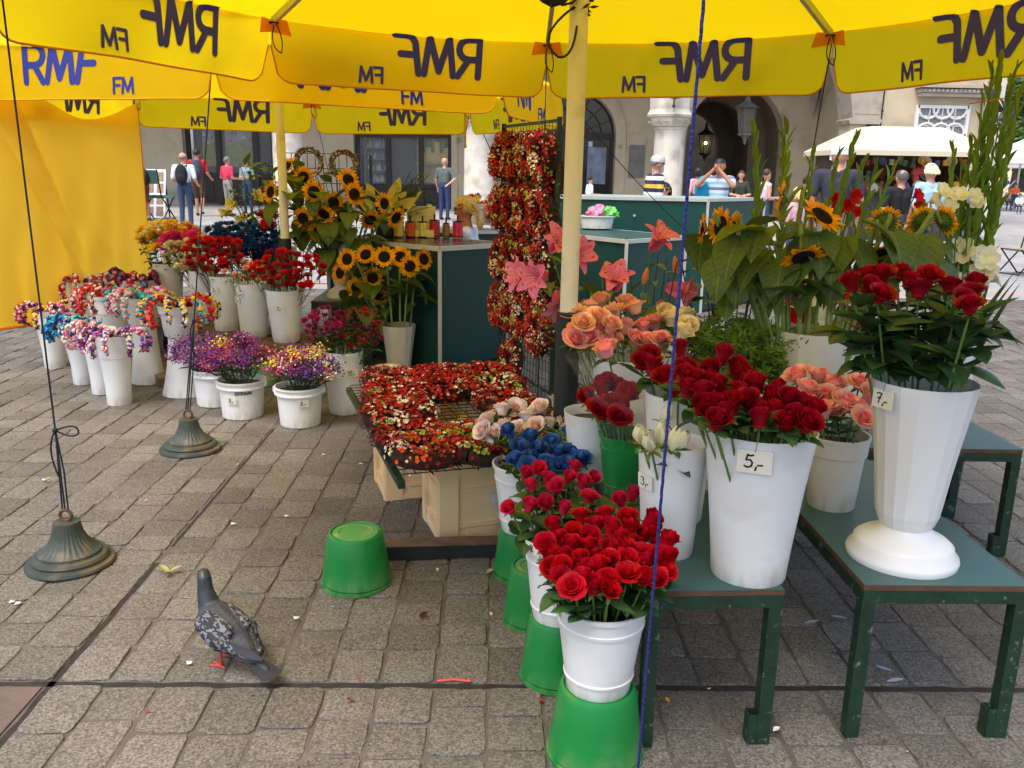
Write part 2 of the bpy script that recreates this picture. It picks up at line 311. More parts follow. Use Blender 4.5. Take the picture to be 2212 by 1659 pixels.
# sett shapes: unit outlines with uneven edges, chamfered top
def sett(seed):
    r = random.Random(seed); out = []
    for (x0, y0, x1, y1) in ((0, 0, 1, 0), (1, 0, 1, 1), (1, 1, 0, 1), (0, 1, 0, 0)):
        for t in (.07, .36, .66, .93):
            x, y = x0+(x1-x0)*t, y0+(y1-y0)*t; j = .018
            cut = .016 if t in (.07, .93) else 0; cx, cy = (.5-x), (.5-y)
            out.append((x+r.uniform(-j, j)+cut*cx, y+r.uniform(-j, j)+cut*cy))
    n = len(out); tilt = (r.uniform(-.004, .004), r.uniform(-.004, .004))
    vs = [(x, y, -.03) for x, y in out]+[(x, y, -.0045+r.uniform(-.002, .0015)) for x, y in out]
    vs += [(.5+(x-.5)*.962, .5+(y-.5)*.968, -.001+tilt[0]*(x-.5)+tilt[1]*(y-.5)+r.uniform(-.0012, .0012)) for x, y in out]
    vs.append((.5, .5, .0005+r.uniform(-.001, .002)))
    fs = [(k, (k+1) % n, n+(k+1) % n, n+k) for k in range(n)]+[(n+k, n+(k+1) % n, 2*n+(k+1) % n, 2*n+k) for k in range(n)]+[(2*n+k, 2*n+(k+1) % n, 3*n) for k in range(n)]
    return vs, fs
SETT = [sett(k) for k in range(14)]
SETM = []
for k, (a, b) in enumerate(SETT):
    mb = MB(); mb.add(a, b); SETM.append(mb.mesh('sett', [STONE], False))
XC, YC = -1.30, 2.285                                       # the two wide open joints meet here
stones = []
r = random.Random(3); pitch = .1625; gap = .009
def column(xa, xb, y0, y1):
    y = y0-r.uniform(0, .15)*(y0 < 0)
    while y < y1-.02:
        l = r.choice((.135, .15, .165, .185, .20, .215)); 
        if y1-(y+l) < .09: l = y1-y
        xo = r.uniform(-.003, .003); g2 = gap*r.uniform(.7, 1.4)
        stones.append((xa+g2/2+xo, y+g2/2, xb-xa-g2, min(l, y1-y)-g2)); y += l
x = XC+.008
while x < 10: w = pitch*r.uniform(.93, 1.08); column(x, x+w, .95, YC-.013); column(x+r.uniform(-.0, .0), x+w, YC+.011, YS); x += w
x = XC-.008
while x > -10:
    w = pitch*r.uniform(.93, 1.08); column(x-w, x, YC+.011, YS); x -= w
def seen(s):
    p = P((s[0]+s[2]/2, s[1]+s[3]/2, 0)); return p[2] > 0 and -900 < p[0] < 3100 and p[1] < 2300
vis = [s for s in stones if seen(s)]
def hid(s):
    p = P((s[0]+s[2]/2, s[1]+s[3]/2, 0))
    return not (0 < p[0] < 2212 and p[1] < 1659)
vis.sort(key=lambda s: (hid(s), -s[2]*s[3]/P((s[0], s[1], 0))[2]**3))
for s in vis[:300]:
    o = link(r.choice(SETM), 'sett', ground, TM((s[0], s[1], r.uniform(-.003, .003)), None, (s[2], s[3], 1)))
mb = MB()
for s in vis[300:]:
    a, b = r.choice(SETT); dz = r.uniform(-.003, .003); mb.add([(s[0]+p[0]*s[2], s[1]+p[1]*s[3], p[2]+dz) for p in a], b)
o = mb.obj('setts', STONE, ground, False); o['kind'] = 'stuff'
# open joints
mb = MB()
def jag(a, b, wd, n):
    A, B = Vector(a), Vector(b); d = (B-A).normalized(); s = Vector((-d.y, d.x, 0)); vs = []
    for i in range(n+1):
        p = A.lerp(B, i/n); vs += [p+s*wd*r.uniform(.3, .62), p-s*wd*r.uniform(.3, .62)]
    mb.add([(v[0], v[1], -.0058) for v in vs], [(2*i, 2*i+1, 2*i+3, 2*i+2) for i in range(n)])
jag((-3, YC, 0), (3, YC, 0), .028, 160); jag((XC, .9, 0), (XC, 3.1, 0), .024, 60)
for a, b in ((3.25, 4.9), (5.1, 6.2)): jag((XC+.003, a, 0), (XC+.003, b, 0), .016, 40)
mb.obj('open_joint', DARKGAP, ground, False)
mb = MB(); mb.box((XC-1.52, YC-1.02, -.016), (3.0, 2.0, .03)); o = mb.obj('sandstone_slab', PINK, ground, False)
# ================================================================ CLOTH HALL
PLA = mat('tan_plaster', srgb((196, 180, 152)), .9, .10, 1.2, .15, 40, dirt=(srgb((160, 146, 124)), .35, .9))
PLB = mat('tan_plaster_inner', srgb((192, 176, 150)), .9, .08, 1.5, .1, 40, dirt=(srgb((160, 146, 126)), .3, 1.2))
LIM = mat('pale_limestone', srgb((205, 198, 184)), .85, .14, 3, .3, 30, dirt=(srgb((150, 142, 130)), .5, 2.2))
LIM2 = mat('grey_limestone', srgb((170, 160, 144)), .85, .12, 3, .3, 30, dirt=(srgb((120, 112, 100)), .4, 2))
WOOD = mat('dark_stained_wood', srgb((46, 38, 34)), .5, .25, 14)
GLS = mat('shop_glass', (.02, .022, .024), .08, .1, 2, spec=.5)
DRK = mat('dark_interior', srgb((38, 34, 30)), .9, .3, 2)
IRON = mat('black_iron', (.02, .02, .02), .5, .2, 20, metal=.4)
WHT = mat('white_paint', srgb((225, 222, 216)), .6, .06, 6)
YA, YB, YG = 25., 28., 24.2
ZG = gz(26)
def ax(px, Y, y=350): return atY(px, y, Y).x
def az(py, Y, x=1106): return atY(x, py, Y).z
hall = thing('cloth_hall', 'long tan plastered hall with stone columns, arched portals and dark shopfronts', 'building', (0, YB, ZG))
hall.location = (0, 0, 0)
def hp(mb, name, mats, smooth=False, parent=None): return mb.obj(name, mats, parent or hall, smooth)
def archpoly(x0, x1, z0, zt, ops, n=14):
    """wall outline from x0 to x1 with openings (xa, xb, spring, rise) standing on the ground"""
    p = [(x0, z0)]
    for xa, xb, sp, rise in ops:
        p += [(xa, z0), (xa, sp)]
        if rise > 0:
            c, rx = (xa+xb)/2, (xb-xa)/2; p += [(c-rx*math.cos(math.pi*i/n), sp+rise*math.sin(math.pi*i/n)) for i in range(1, n)]
        p += [(xb, sp), (xb, z0)]
    return p+[(x1, z0), (x1, zt), (x0, zt)]
XL, XR = -26., ax(1858, YB)+.6
s1 = (ax(398, YB), ax(590, YB)); s2 = (ax(765, YB), ax(975, YB)); s3 = (ax(1152, YB), ax(1328, YB)); s4 = (ax(1478, YB), ax(1690, YB))
zs3 = az(292, YB, 1328); zs4 = az(308, YB, 1690)
mb = MB(); mb.prism(archpoly(XL, XR, ZG-.3, 8, [(*s1, az(262, YB), 0), (*s2, az(283, YB), 0), (*s3, zs3, (s3[1]-s3[0])/2), (*s4, zs4, (s4[1]-s4[0])*.55)]), YB, YB+.55); hp(mb, 'wall', PLB)
# stone surround of the portal and the passage
def archivolt(xa, xb, sp, rise, wd, y0, y1, n=16):
    c, rx = (xa+xb)/2, (xb-xa)/2
    inn = [(xa, ZG), (xa, sp)]+[(c-rx*math.cos(math.pi*i/n), sp+rise*math.sin(math.pi*i/n)) for i in range(1, n)]+[(xb, sp), (xb, ZG)]
    ou = [(xa-wd, ZG), (xa-wd, sp)]+[(c-(rx+wd)*math.cos(math.pi*i/n), sp+(rise+wd)*math.sin(math.pi*i/n)) for i in range(1, n)]+[(xb+wd, sp), (xb+wd, ZG)]
    return inn+ou[::-1]
mb = MB(); mb.prism(archivolt(*s3, zs3, (s3[1]-s3[0])/2, .32, 0, 0), YB-.05, YB+.02); hp(mb, 'archivolt', mat('tan_stone', srgb((190, 174, 146)), .85, .1, 3, .2, 30))
for (a, b), zt in ((s1, az(262, YB)), (s2, az(283, YB))):
    mb = MB(); mb.prism([(a-.2, ZG), (a, ZG), (a, zt), (b, zt), (b, ZG), (b+.2, ZG), (b+.2, zt+.2), (a-.2, zt+.2)], YB-.04, YB+.02); hp(mb, 'door_surround', MATS['tan_stone'])
# plinth, recessed fields and plaques on the inner wall
for px0, px1 in ((270, 390), (655, 760), (1065, 1145), (1346, 1470)):
    mb = MB(); mb.box(((ax(px0, YB)+ax(px1, YB))/2, YB-.04, ZG+.22), (ax(px1, YB)-ax(px0, YB), .08, .5)); hp(mb, 'plinth', LIM2)
mb = MB()
for z0 in (az(384, YB, 1375), az(349, YB, 1375)): mb.box(((ax(1358, YB)+ax(1391, YB))/2, YB-.03, z0+.26), (ax(1391, YB)-ax(1358, YB), .05, .49))
hp(mb, 'plaque', mat('grey_slate', srgb((118, 114, 108)), .5, .15, 6))
mb = MB(); mb.box((ax(1372, YB), YB-.02, az(298, YB)), (.62, .04, .42)); hp(mb, 'stone_block', MATS['tan_stone'])
NUM = mat('house_number_paint', srgb((150, 132, 104)), .8, .1, 20)
for t, px, py in (('14', 1334, 322), ('13', 1042-58, 308)):
    mb = MB(); o = atY(px, py, YB-.058 if t == '14' else YB-.05); glyphs(t, o.x, o.z, .14, .022, lambda x, y, e: (x, o.y-e, y), mb, (.002,)); hp(mb, 'house_number', NUM)
# shopfronts
def shopfront(a, b, zt, panes, transom):
    d = thing('tmp', None, None); COL.objects.unlink(d); bpy.data.objects.remove(d)
    y = YB+.32; w = b-a
    mb = MB(); mb.box(((a+b)/2, y+1.6, ZG+1.6), (w+.6, .1, 4.2)); mb.box(((a+b)/2, y+.9, ZG+3.4), (w+.6, 1.8, .1)); hp(mb, 'interior', DRK)
    fr = MB()
    for x in (a+.06, b-.06): fr.box((x, y, (ZG+zt)/2), (.12, .14, zt-ZG))
    fr.box(((a+b)/2, y, zt-.12), (w, .16, .24)); fr.box(((a+b)/2, y, ZG+transom-.06), (w, .13, .09))
    for k in range(1, len(panes)): fr.box((a+w*panes[k], y, (ZG+zt)/2), (.16, .15, zt-ZG))
    fo = hp(fr, 'shopfront_frame', WOOD)
    for k in range(len(panes)):
        x0 = a+w*panes[k]+.08; x1 = a+w*(panes[k+1] if k+1 < len(panes) else 1)-.08
        mb = MB(); mb.box(((x0+x1)/2, y+.03, ZG+transom/2), (x1-x0, .06, transom-.1)); mb.box(((x0+x1)/2, y-.01, ZG+transom/2), (x1-x0-.3, .03, transom-.4)); mb.obj('panel', WOOD, fo, False)
        mb = MB(); mb.box(((x0+x1)/2, y+.06, (ZG+transom+zt)/2), (x1-x0, .012, zt-ZG-transom)); mb.obj('pane', GLASS, fo, False)
    return y
GLASS = bpy.data.materials.new('clear_glass'); GLASS.use_nodes = True
_b = GLASS.node_tree.nodes['Principled BSDF']; _b.inputs['Base Color'].default_value = (.5, .52, .53, 1); _b.inputs['Roughness'].default_value = .03; _b.inputs['Alpha'].default_value = .16; _b.inputs['Specular IOR Level'].default_value = .7
yw = shopfront(*s1, az(262, YB), (0, .36, .78), 1.0); shopfront(*s2, az(283, YB), (0, .34, .68), .75)
# painted display boards in the first shop window
SKYB = mat('painted_sky_board', srgb((150, 158, 162)), .7, .2, 3); HILL = mat('painted_green_hill', srgb((132, 138, 46)), .7, .25, 5)
for k, (pa, pb) in enumerate(((.365, .77),)):
    pass
for pa, pb, nm in ((.14, .35, 0), (.40, .76, 1)):
    x0, x1 = s1[0]+(s1[1]-s1[0])*pa, s1[0]+(s1[1]-s1[0])*pb; z0 = ZG+1.25; w = x1-x0
    bt = thing('display_board', 'painted window display board with a green hill under a pale sky, %s shop pane' % ('narrow' if nm == 0 else 'wide'), 'display board', ((x0+x1)/2, yw+.35, ZG+.9))
    mb = MB(); mb.box((0, .02, 1.15), (w, .03, 1.6)); mb.obj('sky_board', SKYB, bt, False)
    mb = MB(); mb.prism([(-w/2, .3), (w/2, .3), (w/2, .95)]+[(w/2-w*i/10, .85+.22*math.sin(i*.33)+.03*math.sin(i*2.)) for i in range(1, 10)]+[(-w/2, .9)], -.03, -.0); mb.obj('hill_board', HILL, bt, False)
    mb = MB()
    for i in range(14 if nm else 6):
        x, z = rnd(-w*.42, w*.42), rnd(.95, 1.6); mb.ball((x, -.04, z+.07), .03, 1); mb.lathe([(.055, 0), (.02, .08)], 8, (x, -.04, z-.04), i % 3 if i % 3 != 1 else 2, (True, True))
    mb.obj('painted_figures', [mat('doll_white', srgb((220, 215, 210)), .7), mat('doll_skin', srgb((215, 170, 140)), .7), mat('doll_pink', srgb((205, 95, 120)), .7)], bt)
# bottle shelves and a gilded crib in the second shop window
x0, x1 = s2[0]+.25, s2[0]+(s2[1]-s2[0])*.33
bs = thing('bottle_shelves', 'glass shelves crowded with small bottles in the shop window', 'shelves', ((x0+x1)/2, YB+.8, ZG))
mb = MB()
for k in range(6): mb.box((0, 0, .8+.36*k), (x1-x0, .3, .02))
for s in (-1, 1): mb.box((s*(x1-x0)/2, 0, 1.4), (.03, .3, 2.8))
mb.obj('rack', mat('shelf_metal', (.2, .2, .2), .4), bs, False)
mb = MB()
for k in range(6):
    for j in range(13):
        x = -(x1-x0)/2+.1+(x1-x0-.2)*j/12+rnd(-.02, .02); hh = rnd(.12, .26); q = random.randrange(4); mb.lathe([(.035, 0), (.035, hh*.6), (.012, hh*.75), (.012, hh)], 7, (x, rnd(-.08, .05), .812+.36*k), q, (True, True))
mb.obj('bottles', [mat('bottle_clear', srgb((190, 195, 195)), .1), mat('bottle_blue', srgb((90, 110, 150)), .1), mat('bottle_green', srgb((90, 120, 90)), .1), mat('bottle_label', srgb((215, 205, 190)), .6)], bs)['kind'] = 'stuff'
xc = s2[0]+(s2[1]-s2[0])*.84
cr = thing('display_crib', 'gilded toy castle with green spires in the shop window', 'ornament', (xc, YB+.7, ZG+1.45))
GOLD = mat('gold_foil', srgb((200, 170, 90)), .35, .3, 40, metal=.3)
mb = MB()
for x, hh in ((-.45, .5), (-.28, .72), (0, 1.0), (.28, .72), (.45, .5)):
    mb.box((x, 0, hh*.32), (.15, .15, hh*.64))
mb.box((0, .04, .15), (1.1, .2, .3)); mb.obj('towers', GOLD, cr, False)
mb = MB()
for x, hh in ((-.45, .5), (-.28, .72), (0, 1.0), (.28, .72), (.45, .5)): mb.lathe([(.1, hh*.64), (.05, hh*.75), (.06, hh*.8), (.005, hh*1.05)], 8, (x, 0, 0), 0, (True, True))
mb.obj('spires', mat('spire_green', srgb((80, 130, 100)), .4), cr)
mb = MB(); mb.box((0, .02, -.03), (1.35, .4, .03)); mb.box((0, .02, -.62), (1.35, .4, .03)); mb.box((0, .22, 0.1), (1.35, .03, 1.7)); mb.obj('display_shelf', mat('yellow_backing', srgb((196, 184, 110)), .7), cr, False)
# portal door with fanlight and poster
y = YB+.4; dw = s3[1]-s3[0]
mb = MB(); c, rx = (s3[0]+s3[1])/2, dw/2
mb.prism([(s3[0], ZG), (s3[1], ZG), (s3[1], zs3)]+[(c+rx*math.cos(math.pi*i/14), zs3+rx*math.sin(math.pi*i/14)) for i in range(1, 14)]+[(s3[0], zs3)], y+.05, y+.12); hp(mb, 'dark_glazing', GLS)
mb = MB(); mb.box((c, y, zs3-.02), (dw, .14, .2)); 
for f in (.02, .34, .98): mb.box((s3[0]+dw*f, y, (ZG+zs3)/2), (.12, .12, zs3-ZG))
for i in range(1, 8): a = math.pi*i/8; mb.bar((c, y, zs3), (c+rx*math.cos(a), y, zs3+rx*math.sin(a)), .03)
for q in (.35, .68): mb.tube([(c+rx*q*math.cos(math.pi*i/12), y, zs3+rx*q*math.sin(math.pi*i/12)) for i in range(13)], .018, 5)
fo = hp(mb, 'portal_frame', WOOD)
mb = MB(); po = atY(1289, 358, y-.1); mb.box((po.x, y-.02, po.z), (.6, .02, 1.15)); tag(mb.obj('poster', mat('poster_blue', srgb((120, 132, 150)), .5, .3, 4), None, False), 'pale blue poster on the dark portal door', 'poster')
mb = MB(); po = atY(1276, 311, y-.1); mb.box((po.x, y-.02, po.z), (.13, .02, .16)); tag(mb.obj('notice', mat('notice_blue', srgb((185, 205, 215)), .5), None, False), 'small white notice on the dark portal door', 'notice')
# passage tunnel and its back wall
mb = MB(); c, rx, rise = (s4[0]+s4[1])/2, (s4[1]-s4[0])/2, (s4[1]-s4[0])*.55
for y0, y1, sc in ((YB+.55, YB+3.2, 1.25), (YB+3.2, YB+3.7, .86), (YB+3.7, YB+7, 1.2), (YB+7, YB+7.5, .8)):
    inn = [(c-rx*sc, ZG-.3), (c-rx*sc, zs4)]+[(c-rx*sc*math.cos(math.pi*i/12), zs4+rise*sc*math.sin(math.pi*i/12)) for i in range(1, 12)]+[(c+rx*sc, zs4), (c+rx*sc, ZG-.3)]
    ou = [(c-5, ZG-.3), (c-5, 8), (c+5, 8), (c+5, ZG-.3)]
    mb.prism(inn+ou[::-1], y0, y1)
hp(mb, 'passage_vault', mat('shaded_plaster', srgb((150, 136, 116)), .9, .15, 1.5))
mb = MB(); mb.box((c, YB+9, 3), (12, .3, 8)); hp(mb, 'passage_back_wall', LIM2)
# arcade in front: columns, capitals with leaves, octagonal springers, arches
pitchx = ax(1443, YA)-ax(1035, YA); cols = [ax(1443, YA)+k*pitchx for k in (-4, -3, -2, -1, 0)]
zc = az(262, YA, 1443); zsp = az(196, YA, 1443)
def acolumn(x, big):
    rr = .43 if big else .40
    mb = MB(); mb.lathe([(rr*1.25, 0), (rr*1.25, .25), (rr*1.1, .3), (rr*1.05, .45), (rr, .5), (rr*.97, zc-ZG-.25), (rr*1.03, zc-ZG-.22), (rr*1.03, zc-ZG-.16), (rr*.98, zc-ZG-.15), (rr*1.2, zc-ZG)], 28, (x, YA, ZG)); hp(mb, 'column', LIM, True)
    mb = MB()
    for k in range(16):
        a = 2*math.pi*k/16; d = Vector((math.cos(a), math.sin(a), 0))
        for q in (-1, 0, 1):
            mb.patch(Vector((x, YA, zc-.14))+d*rr*1.12, Vector((0, 0, 1))+d*.5+Vector((-d.y, d.x, 0))*q*.5, d, .2, .055, .9, -.4, 3, 2)
    mb.lathe([(rr*1.1, -.15), (rr*1.25, -.02), (rr*1.34, .08)], 24, (x, YA, zc)); hp(mb, 'leaf_capital', LIM, True)
    mb = MB(); mb.lathe([(rr*1.28, .07), (rr*1.5, .10), (rr*1.56, .16), (rr*1.5, .2), (rr*1.38, .3), (rr*1.42, zsp-zc+.1), (rr*1.5, zsp-zc+.7), (rr*1.9, zsp-zc+1.5)], 8, (x, YA, zc)); hp(mb, 'springer', LIM)
for x in cols: acolumn(x, True)
xend = ax(1850, YA)
ops = []
for a, b in zip(cols+[None], cols[1:]+[xend]):
    if a is not None: ops.append((a+.62, b-.62 if b != xend else b-.35, zsp+.3, min(1.9, (b-a)/2-.62)))
p = [(cols[0]-.6, zsp+.3)]
for xa, xb, sp, rise in ops:
    c, rx = (xa+xb)/2, (xb-xa)/2; p += [(xa, sp)]+[(c-rx*math.cos(math.pi*i/14), sp+rise*math.sin(math.pi*i/14)) for i in range(1, 14)]+[(xb, sp)]
p += [(xend, zsp+.3), (xend, 9), (cols[0]-.6, 9)]
mb = MB(); mb.prism(p, YA-.3, YA+.35); hp(mb, 'arcade_wall', PLA)
mb = MB(); mb.box(((cols[0]+xend)/2, (YA+YB)/2, 7.2), (xend-cols[0], YB-YA, .2)); hp(mb, 'arcade_ceiling', PLB)
# iron anchor ornament on the springer, corbel, side wall of the end block
o = atY(1457, 205, YA-.66); mb = MB()
mb.bar(o+Vector((0, 0, .45)), o-Vector((0, 0, .25)), .035, .03); mb.lathe([(0, -.34), (.05, -.29), (0, -.22)], 4, o)
for s in (-1, 1):
    for z in (.02, .16, .34): mb.tube(bez(o+Vector((0, 0, z-.1)), o+Vector((s*.2, 0, z-.12)), o+Vector((s*.17, 0, z+.05)), 6), .016, 5)
hp(mb, 'iron_anchor', IRON)
o = atY(1757, 253, YB-.2); mb = MB(); mb.lathe([(.0, 0), (.06, .2), (.24, 1.2), (.3, 1.8)], 6, (o.x, YB-.12, o.z)); hp(mb, 'corbel', LIM2)
# lanterns hanging in the passage
LAMPG = bpy.data.materials.new('lantern_flame'); LAMPG.use_nodes = True; _b = LAMPG.node_tree.nodes['Principled BSDF']
_b.inputs['Emission Color'].default_value = (1, .62, .2, 1); _b.inputs['Emission Strength'].default_value = 9; _b.inputs['Base Color'].default_value = (.8, .6, .3, 1)
def lantern(px, py, Y, sc, col, lit, label):
    o = atY(px, py, Y); t = thing('hanging_lantern', label, 'lantern', o)
    mb = MB(); mb.lathe([(.02, .75), (.06, .7), (.05, .62), (.1, .5), (.3, .38), (.33, .34), (.25, .34)], 6, (0, 0, 0)); mb.obj('hood', col, t, False, TM((0, 0, 0), None, sc))
    mb = MB()
    for k in range(6): a = math.pi/3*k; mb.bar((.25*math.cos(a), .25*math.sin(a), .34), (.17*math.cos(a), .17*math.sin(a), -.3), .025)
    mb.lathe([(.2, -.3), (.21, -.36), (.1, -.4), (.05, -.5), (.02, -.6)], 6, (0, 0, 0), 0, (True, True)); mb.obj('cage', col, t, False, TM((0, 0, 0), None, sc))
    mb = MB(); mb.lathe([(.23, .33), (.165, -.29)], 6); mb.obj('pane', mat('lantern_glass', srgb((150, 150, 140)), .2, alpha=.35), t, False, TM((0, 0, 0), None, sc))
    mb = MB(); mb.tube([(0, 0, .7*sc), (0, 0, 2.6)], .02, 5); mb.obj('chain', IRON, t)
    if lit: mb = MB(); mb.ball((0, 0, .05), .055, 0, 8, 6); mb.obj('flame', LAMPG, t, True, TM((0, 0, 0), None, sc)); 
lantern(1524, 312, YB+1.8, .92, IRON, True, 'black lantern with a lit flame hanging in the dark passage')
lantern(1612, 262, YB-.7, 1.15, mat('pale_grey_metal', srgb((120, 118, 112)), .5), False, 'pale grey unlit lantern hanging before the passage arch')
# end block: wall, corner pier, bracket stones, grille window, hood mould
gx0, gx1 = ax(1862, YG), ax(2128, YG)
mb = MB(); mb.box(((gx0+gx1)/2, YG+4, 4.5), (gx1-gx0, 8, 9.4)); hp(mb, 'end_block_wall', PLA)
mb = MB(); mb.box((gx1-.06, YG+.1, 4.5), (.5, .5, 9.3)); mb.box((gx1-.02, YG+.05, ZG+.1), (.74, .8, 1.0)); hp(mb, 'corner_pier', LIM)
xb = (ax(1822, YG+.2)+ax(1878, YG+.2))/2; zb0 = az(268, YG, 1850)
mb = MB(); mb.prism([(xb-.42, zb0), (xb+.4, zb0), (xb+.46, zb0+.1), (xb+.4, zb0+.16), (xb+.4, 6), (xb-1.5, 6), (xb-1.1, zb0+2.4), (xb-.75, zb0+1.5), (xb-.5, zb0+.9), (xb-.36, zb0+.16), (xb-.46, zb0+.1)], YG-.1, YG+.9); hp(mb, 'bracket_pier', LIM2)
mb = MB(); mb.box((xb+.02, YG+.4, (ZG+zb0)/2), (.75, .8, zb0-ZG)); hp(mb, 'bracket_shaft', PLA)
for k in range(3): mb = MB(); mb.box((xb+.02, YG-.1, zb0+.55+k*.62), (.70-.0*k, .02, .58)); hp(mb, 'ashlar_block', LIM2)
wx0, wx1 = ax(1966, YG), ax(2074, YG); wz0, wz1 = az(292, YG, 2020), az(231, YG, 2020)
mb = MB(); mb.box(((wx0+wx1)/2, YG-.005, (wz0+wz1)/2), (wx1-wx0, .03, wz1-wz0)); hp(mb, 'window_glass', mat('grey_glass', srgb((130, 132, 134)), .2))
win = MB(); Wd, Hh = wx1-wx0, wz1-wz0
for x in (wx0, wx1): win.box((x, YG-.04, (wz0+wz1)/2), (.08, .1, Hh+.08))
for z in (wz0, wz1): win.box(((wx0+wx1)/2, YG-.04, z), (Wd, .1, .08))
for k in range(1, 4): win.box((wx0+Wd*k/4, YG-.03, (wz0+wz1)/2), (.03, .05, Hh))
for k in (1, 2): win.box(((wx0+wx1)/2, YG-.03, wz0+Hh*k/3), (Wd, .05, .03))
for cxk in (.22, .78):
    for czk in (.95, .05): win.tube([(wx0+Wd*cxk+.27*math.cos(a*math.pi/8), YG-.05, wz0+Hh*czk+.27*math.sin(a*math.pi/8)) for a in (range(8, 17) if czk > .5 else range(0, 9))], .035, 6)
for czk in (.95, .05): win.tube([(wx0+Wd*.5+.27*math.cos(a*math.pi/8), YG-.06, wz0+Hh*czk+.27*math.sin(a*math.pi/8)) for a in (range(8, 17) if czk > .5 else range(0, 9))], .035, 6)
hp(win, 'window_grille', WHT, True)
hx0, hx1 = ax(1956, YG), ax(2108, YG); hz = az(210, YG, 2030)
mb = MB(); mb.box(((hx0+hx1)/2, YG-.14, hz+.04), (hx1-hx0-.16, .26, .08)); mb.box(((hx0+hx1)/2, YG-.2, hz+.25), (hx1-hx0, .4, .07)); mb.box(((hx0+hx1)/2, YG-.16, hz+.14), (hx1-hx0-.1, .28, .1)); ho = hp(mb, 'hood_mould', LIM2)
mb = MB()
for k in range(15): mb.ball((hx0+.14+(hx1-hx0-.28)*k/14, YG-.31, hz+.15), .045, 0, 8, 5)
mb.obj('egg_moulding', LIM, ho)
mb = MB(); o = atY(1888, 400, YG-.05); mb.tube([(o.x, YG-.03, ZG+.3), (o.x, YG-.03, 7)], .015, 5)
for z in (3.3, 4.0, 4.7): mb.ball((o.x, YG-.03, z), .035)
hp(mb, 'lightning_rod', IRON)
# ================================================================ FAR BACKGROUND ON THE RIGHT
YF = 75.
CRM = mat('cream_stucco', srgb((226, 212, 176)), .9, .08, .3); CRT = mat('cream_trim', srgb((236, 226, 200)), .8, .05, .5)
fb = thing('cream_town_house', 'cream town house with tall dark windows across the square', 'building', (ax(2200, YF), YF, .3))
mb = MB(); mb.box((6, 4, 8), (26, 8, 17)); mb.obj('wall', CRM, fb, False)
mb = MB(); mb.box((6, -.1, 5.2), (26, .4, .5)); mb.box((6, -.15, 10.5), (26, .5, .5)); mb.obj('string_course', CRT, fb, False)
for k in range(8):
    for z in (1.9, 7.6, 12.6):
        mb = MB(); mb.box((-5.4+k*3.1, -.06, z), (1.9, .16, 3.6)); wo = mb.obj('window', CRT, fb, False)
        mb = MB(); mb.box((-5.4+k*3.1, -.12, z), (1.4, .14, 3.1)); mb.obj('pane', GLS, wo, False)
LEAF1 = mat('tree_leaf', srgb((70, 98, 42)), .6, .25, 3, trans=.25, isl=.4); BARK = mat('bark', srgb((92, 78, 62)), .9, .25, 12, .5)
def tree(px, Y, hgt, rx, rz, label, n=5200):
    b = Vector((ax(px, Y), Y, .3)); t = thing('tree', label, 'tree', b, 0, 'trees across the square')
    mb = MB(); mb.tube([(0, 0, 0), (.05, 0, hgt*.3), (.1, .05, hgt*.75)], [.22, .17, .05], 8)
    for k in range(9):
        a = k*2.4; z = hgt*(.28+.05*k); mb.tube([(.05, 0, z), (math.cos(a)*rx*.4, math.sin(a)*rx*.4, z+.9), (math.cos(a)*rx*.7, math.sin(a)*rx*.7, z+1.5)], [.09, .05, .015], 5)
    mb.obj('trunk', BARK, t)
    mb = MB(); cl = [(Vector((rnd(-1, 1)*rx*.75, rnd(-1, 1)*rx*.75, hgt*.62+rnd(-1, 1)*rz*.8)), rnd(.5, 1.0)) for _ in range(34)]
    for i in range(n):
        c, rr = random.choice(cl); d = Vector((random.gauss(0, 1), random.gauss(0, 1), random.gauss(0, 1))).normalized(); p = c+d*rr*rnd(.55, 1.05)
        nn = (d+Vector((rnd(-.6, .6), rnd(-.6, .6), rnd(-.2, .8)))).normalized(); dd = frame(nn)[1]; mb.patch(p, dd, nn, .24, .08, -.4, 0, 2, 1)
    mb.obj('crown', LEAF1, t)
tree(2196, 46, 6.6, 2.3, 2.5, 'leafy green tree behind the white cafe parasols')
tree(2250, 52, 8.2, 2.8, 3.2, 'taller green tree before the cream town house')
# ================================================================ PARASOLS
def canopy_mat(name, col, tr):
    M = mat(name, col, .75, .05, 1.5, .5, 5, trans=tr, spec=.2, dirt=(tuple(c*.78 for c in col), .12, 1.4)); return M
YEL = canopy_mat('yellow_canvas', srgb((255, 217, 14)), .48); YEV = canopy_mat('yellow_canvas_brightened', srgb((255, 222, 24)), .74)  # same cloth twice: valance copy brightened, panels dimmed, to even out their glow
HEM = mat('yellow_hem', srgb((226, 160, 10)), .8, .1, 20, trans=.25)
ORG = mat('orange_patch', srgb((236, 140, 20)), .8, .1, 20, trans=.3)
INK = mat('blue_print', srgb((32, 42, 126)), .7, .08, 5); INK2 = mat('blue_print_brightened', srgb((66, 66, 215)), .7, .08, 5)  # inner letters: same ink, its blue brightened to offset the dim yellow light
POLE = mat('cream_enamel', srgb((228, 222, 202)), .45, .05, 3, dirt=(srgb((190, 172, 130)), .25, 7))
SLV = mat('black_sleeve', srgb((34, 38, 38)), .5, .2, 10)
ALU = mat('grey_aluminium', srgb((186, 186, 182)), .4, .08, 9, metal=.3)
CORD = mat('dark_cord', srgb((24, 26, 44)), .8, .2, 60); BLUE = mat('blue_cord', srgb((30, 38, 104)), .75, .3, 140, .6)
def verts8(c, R, z, rot): return [Vector((c[0]+R*math.cos(rot+math.pi/4*k), c[1]+R*math.sin(rot+math.pi/4*k), z)) for k in range(8)]
DROP = .295
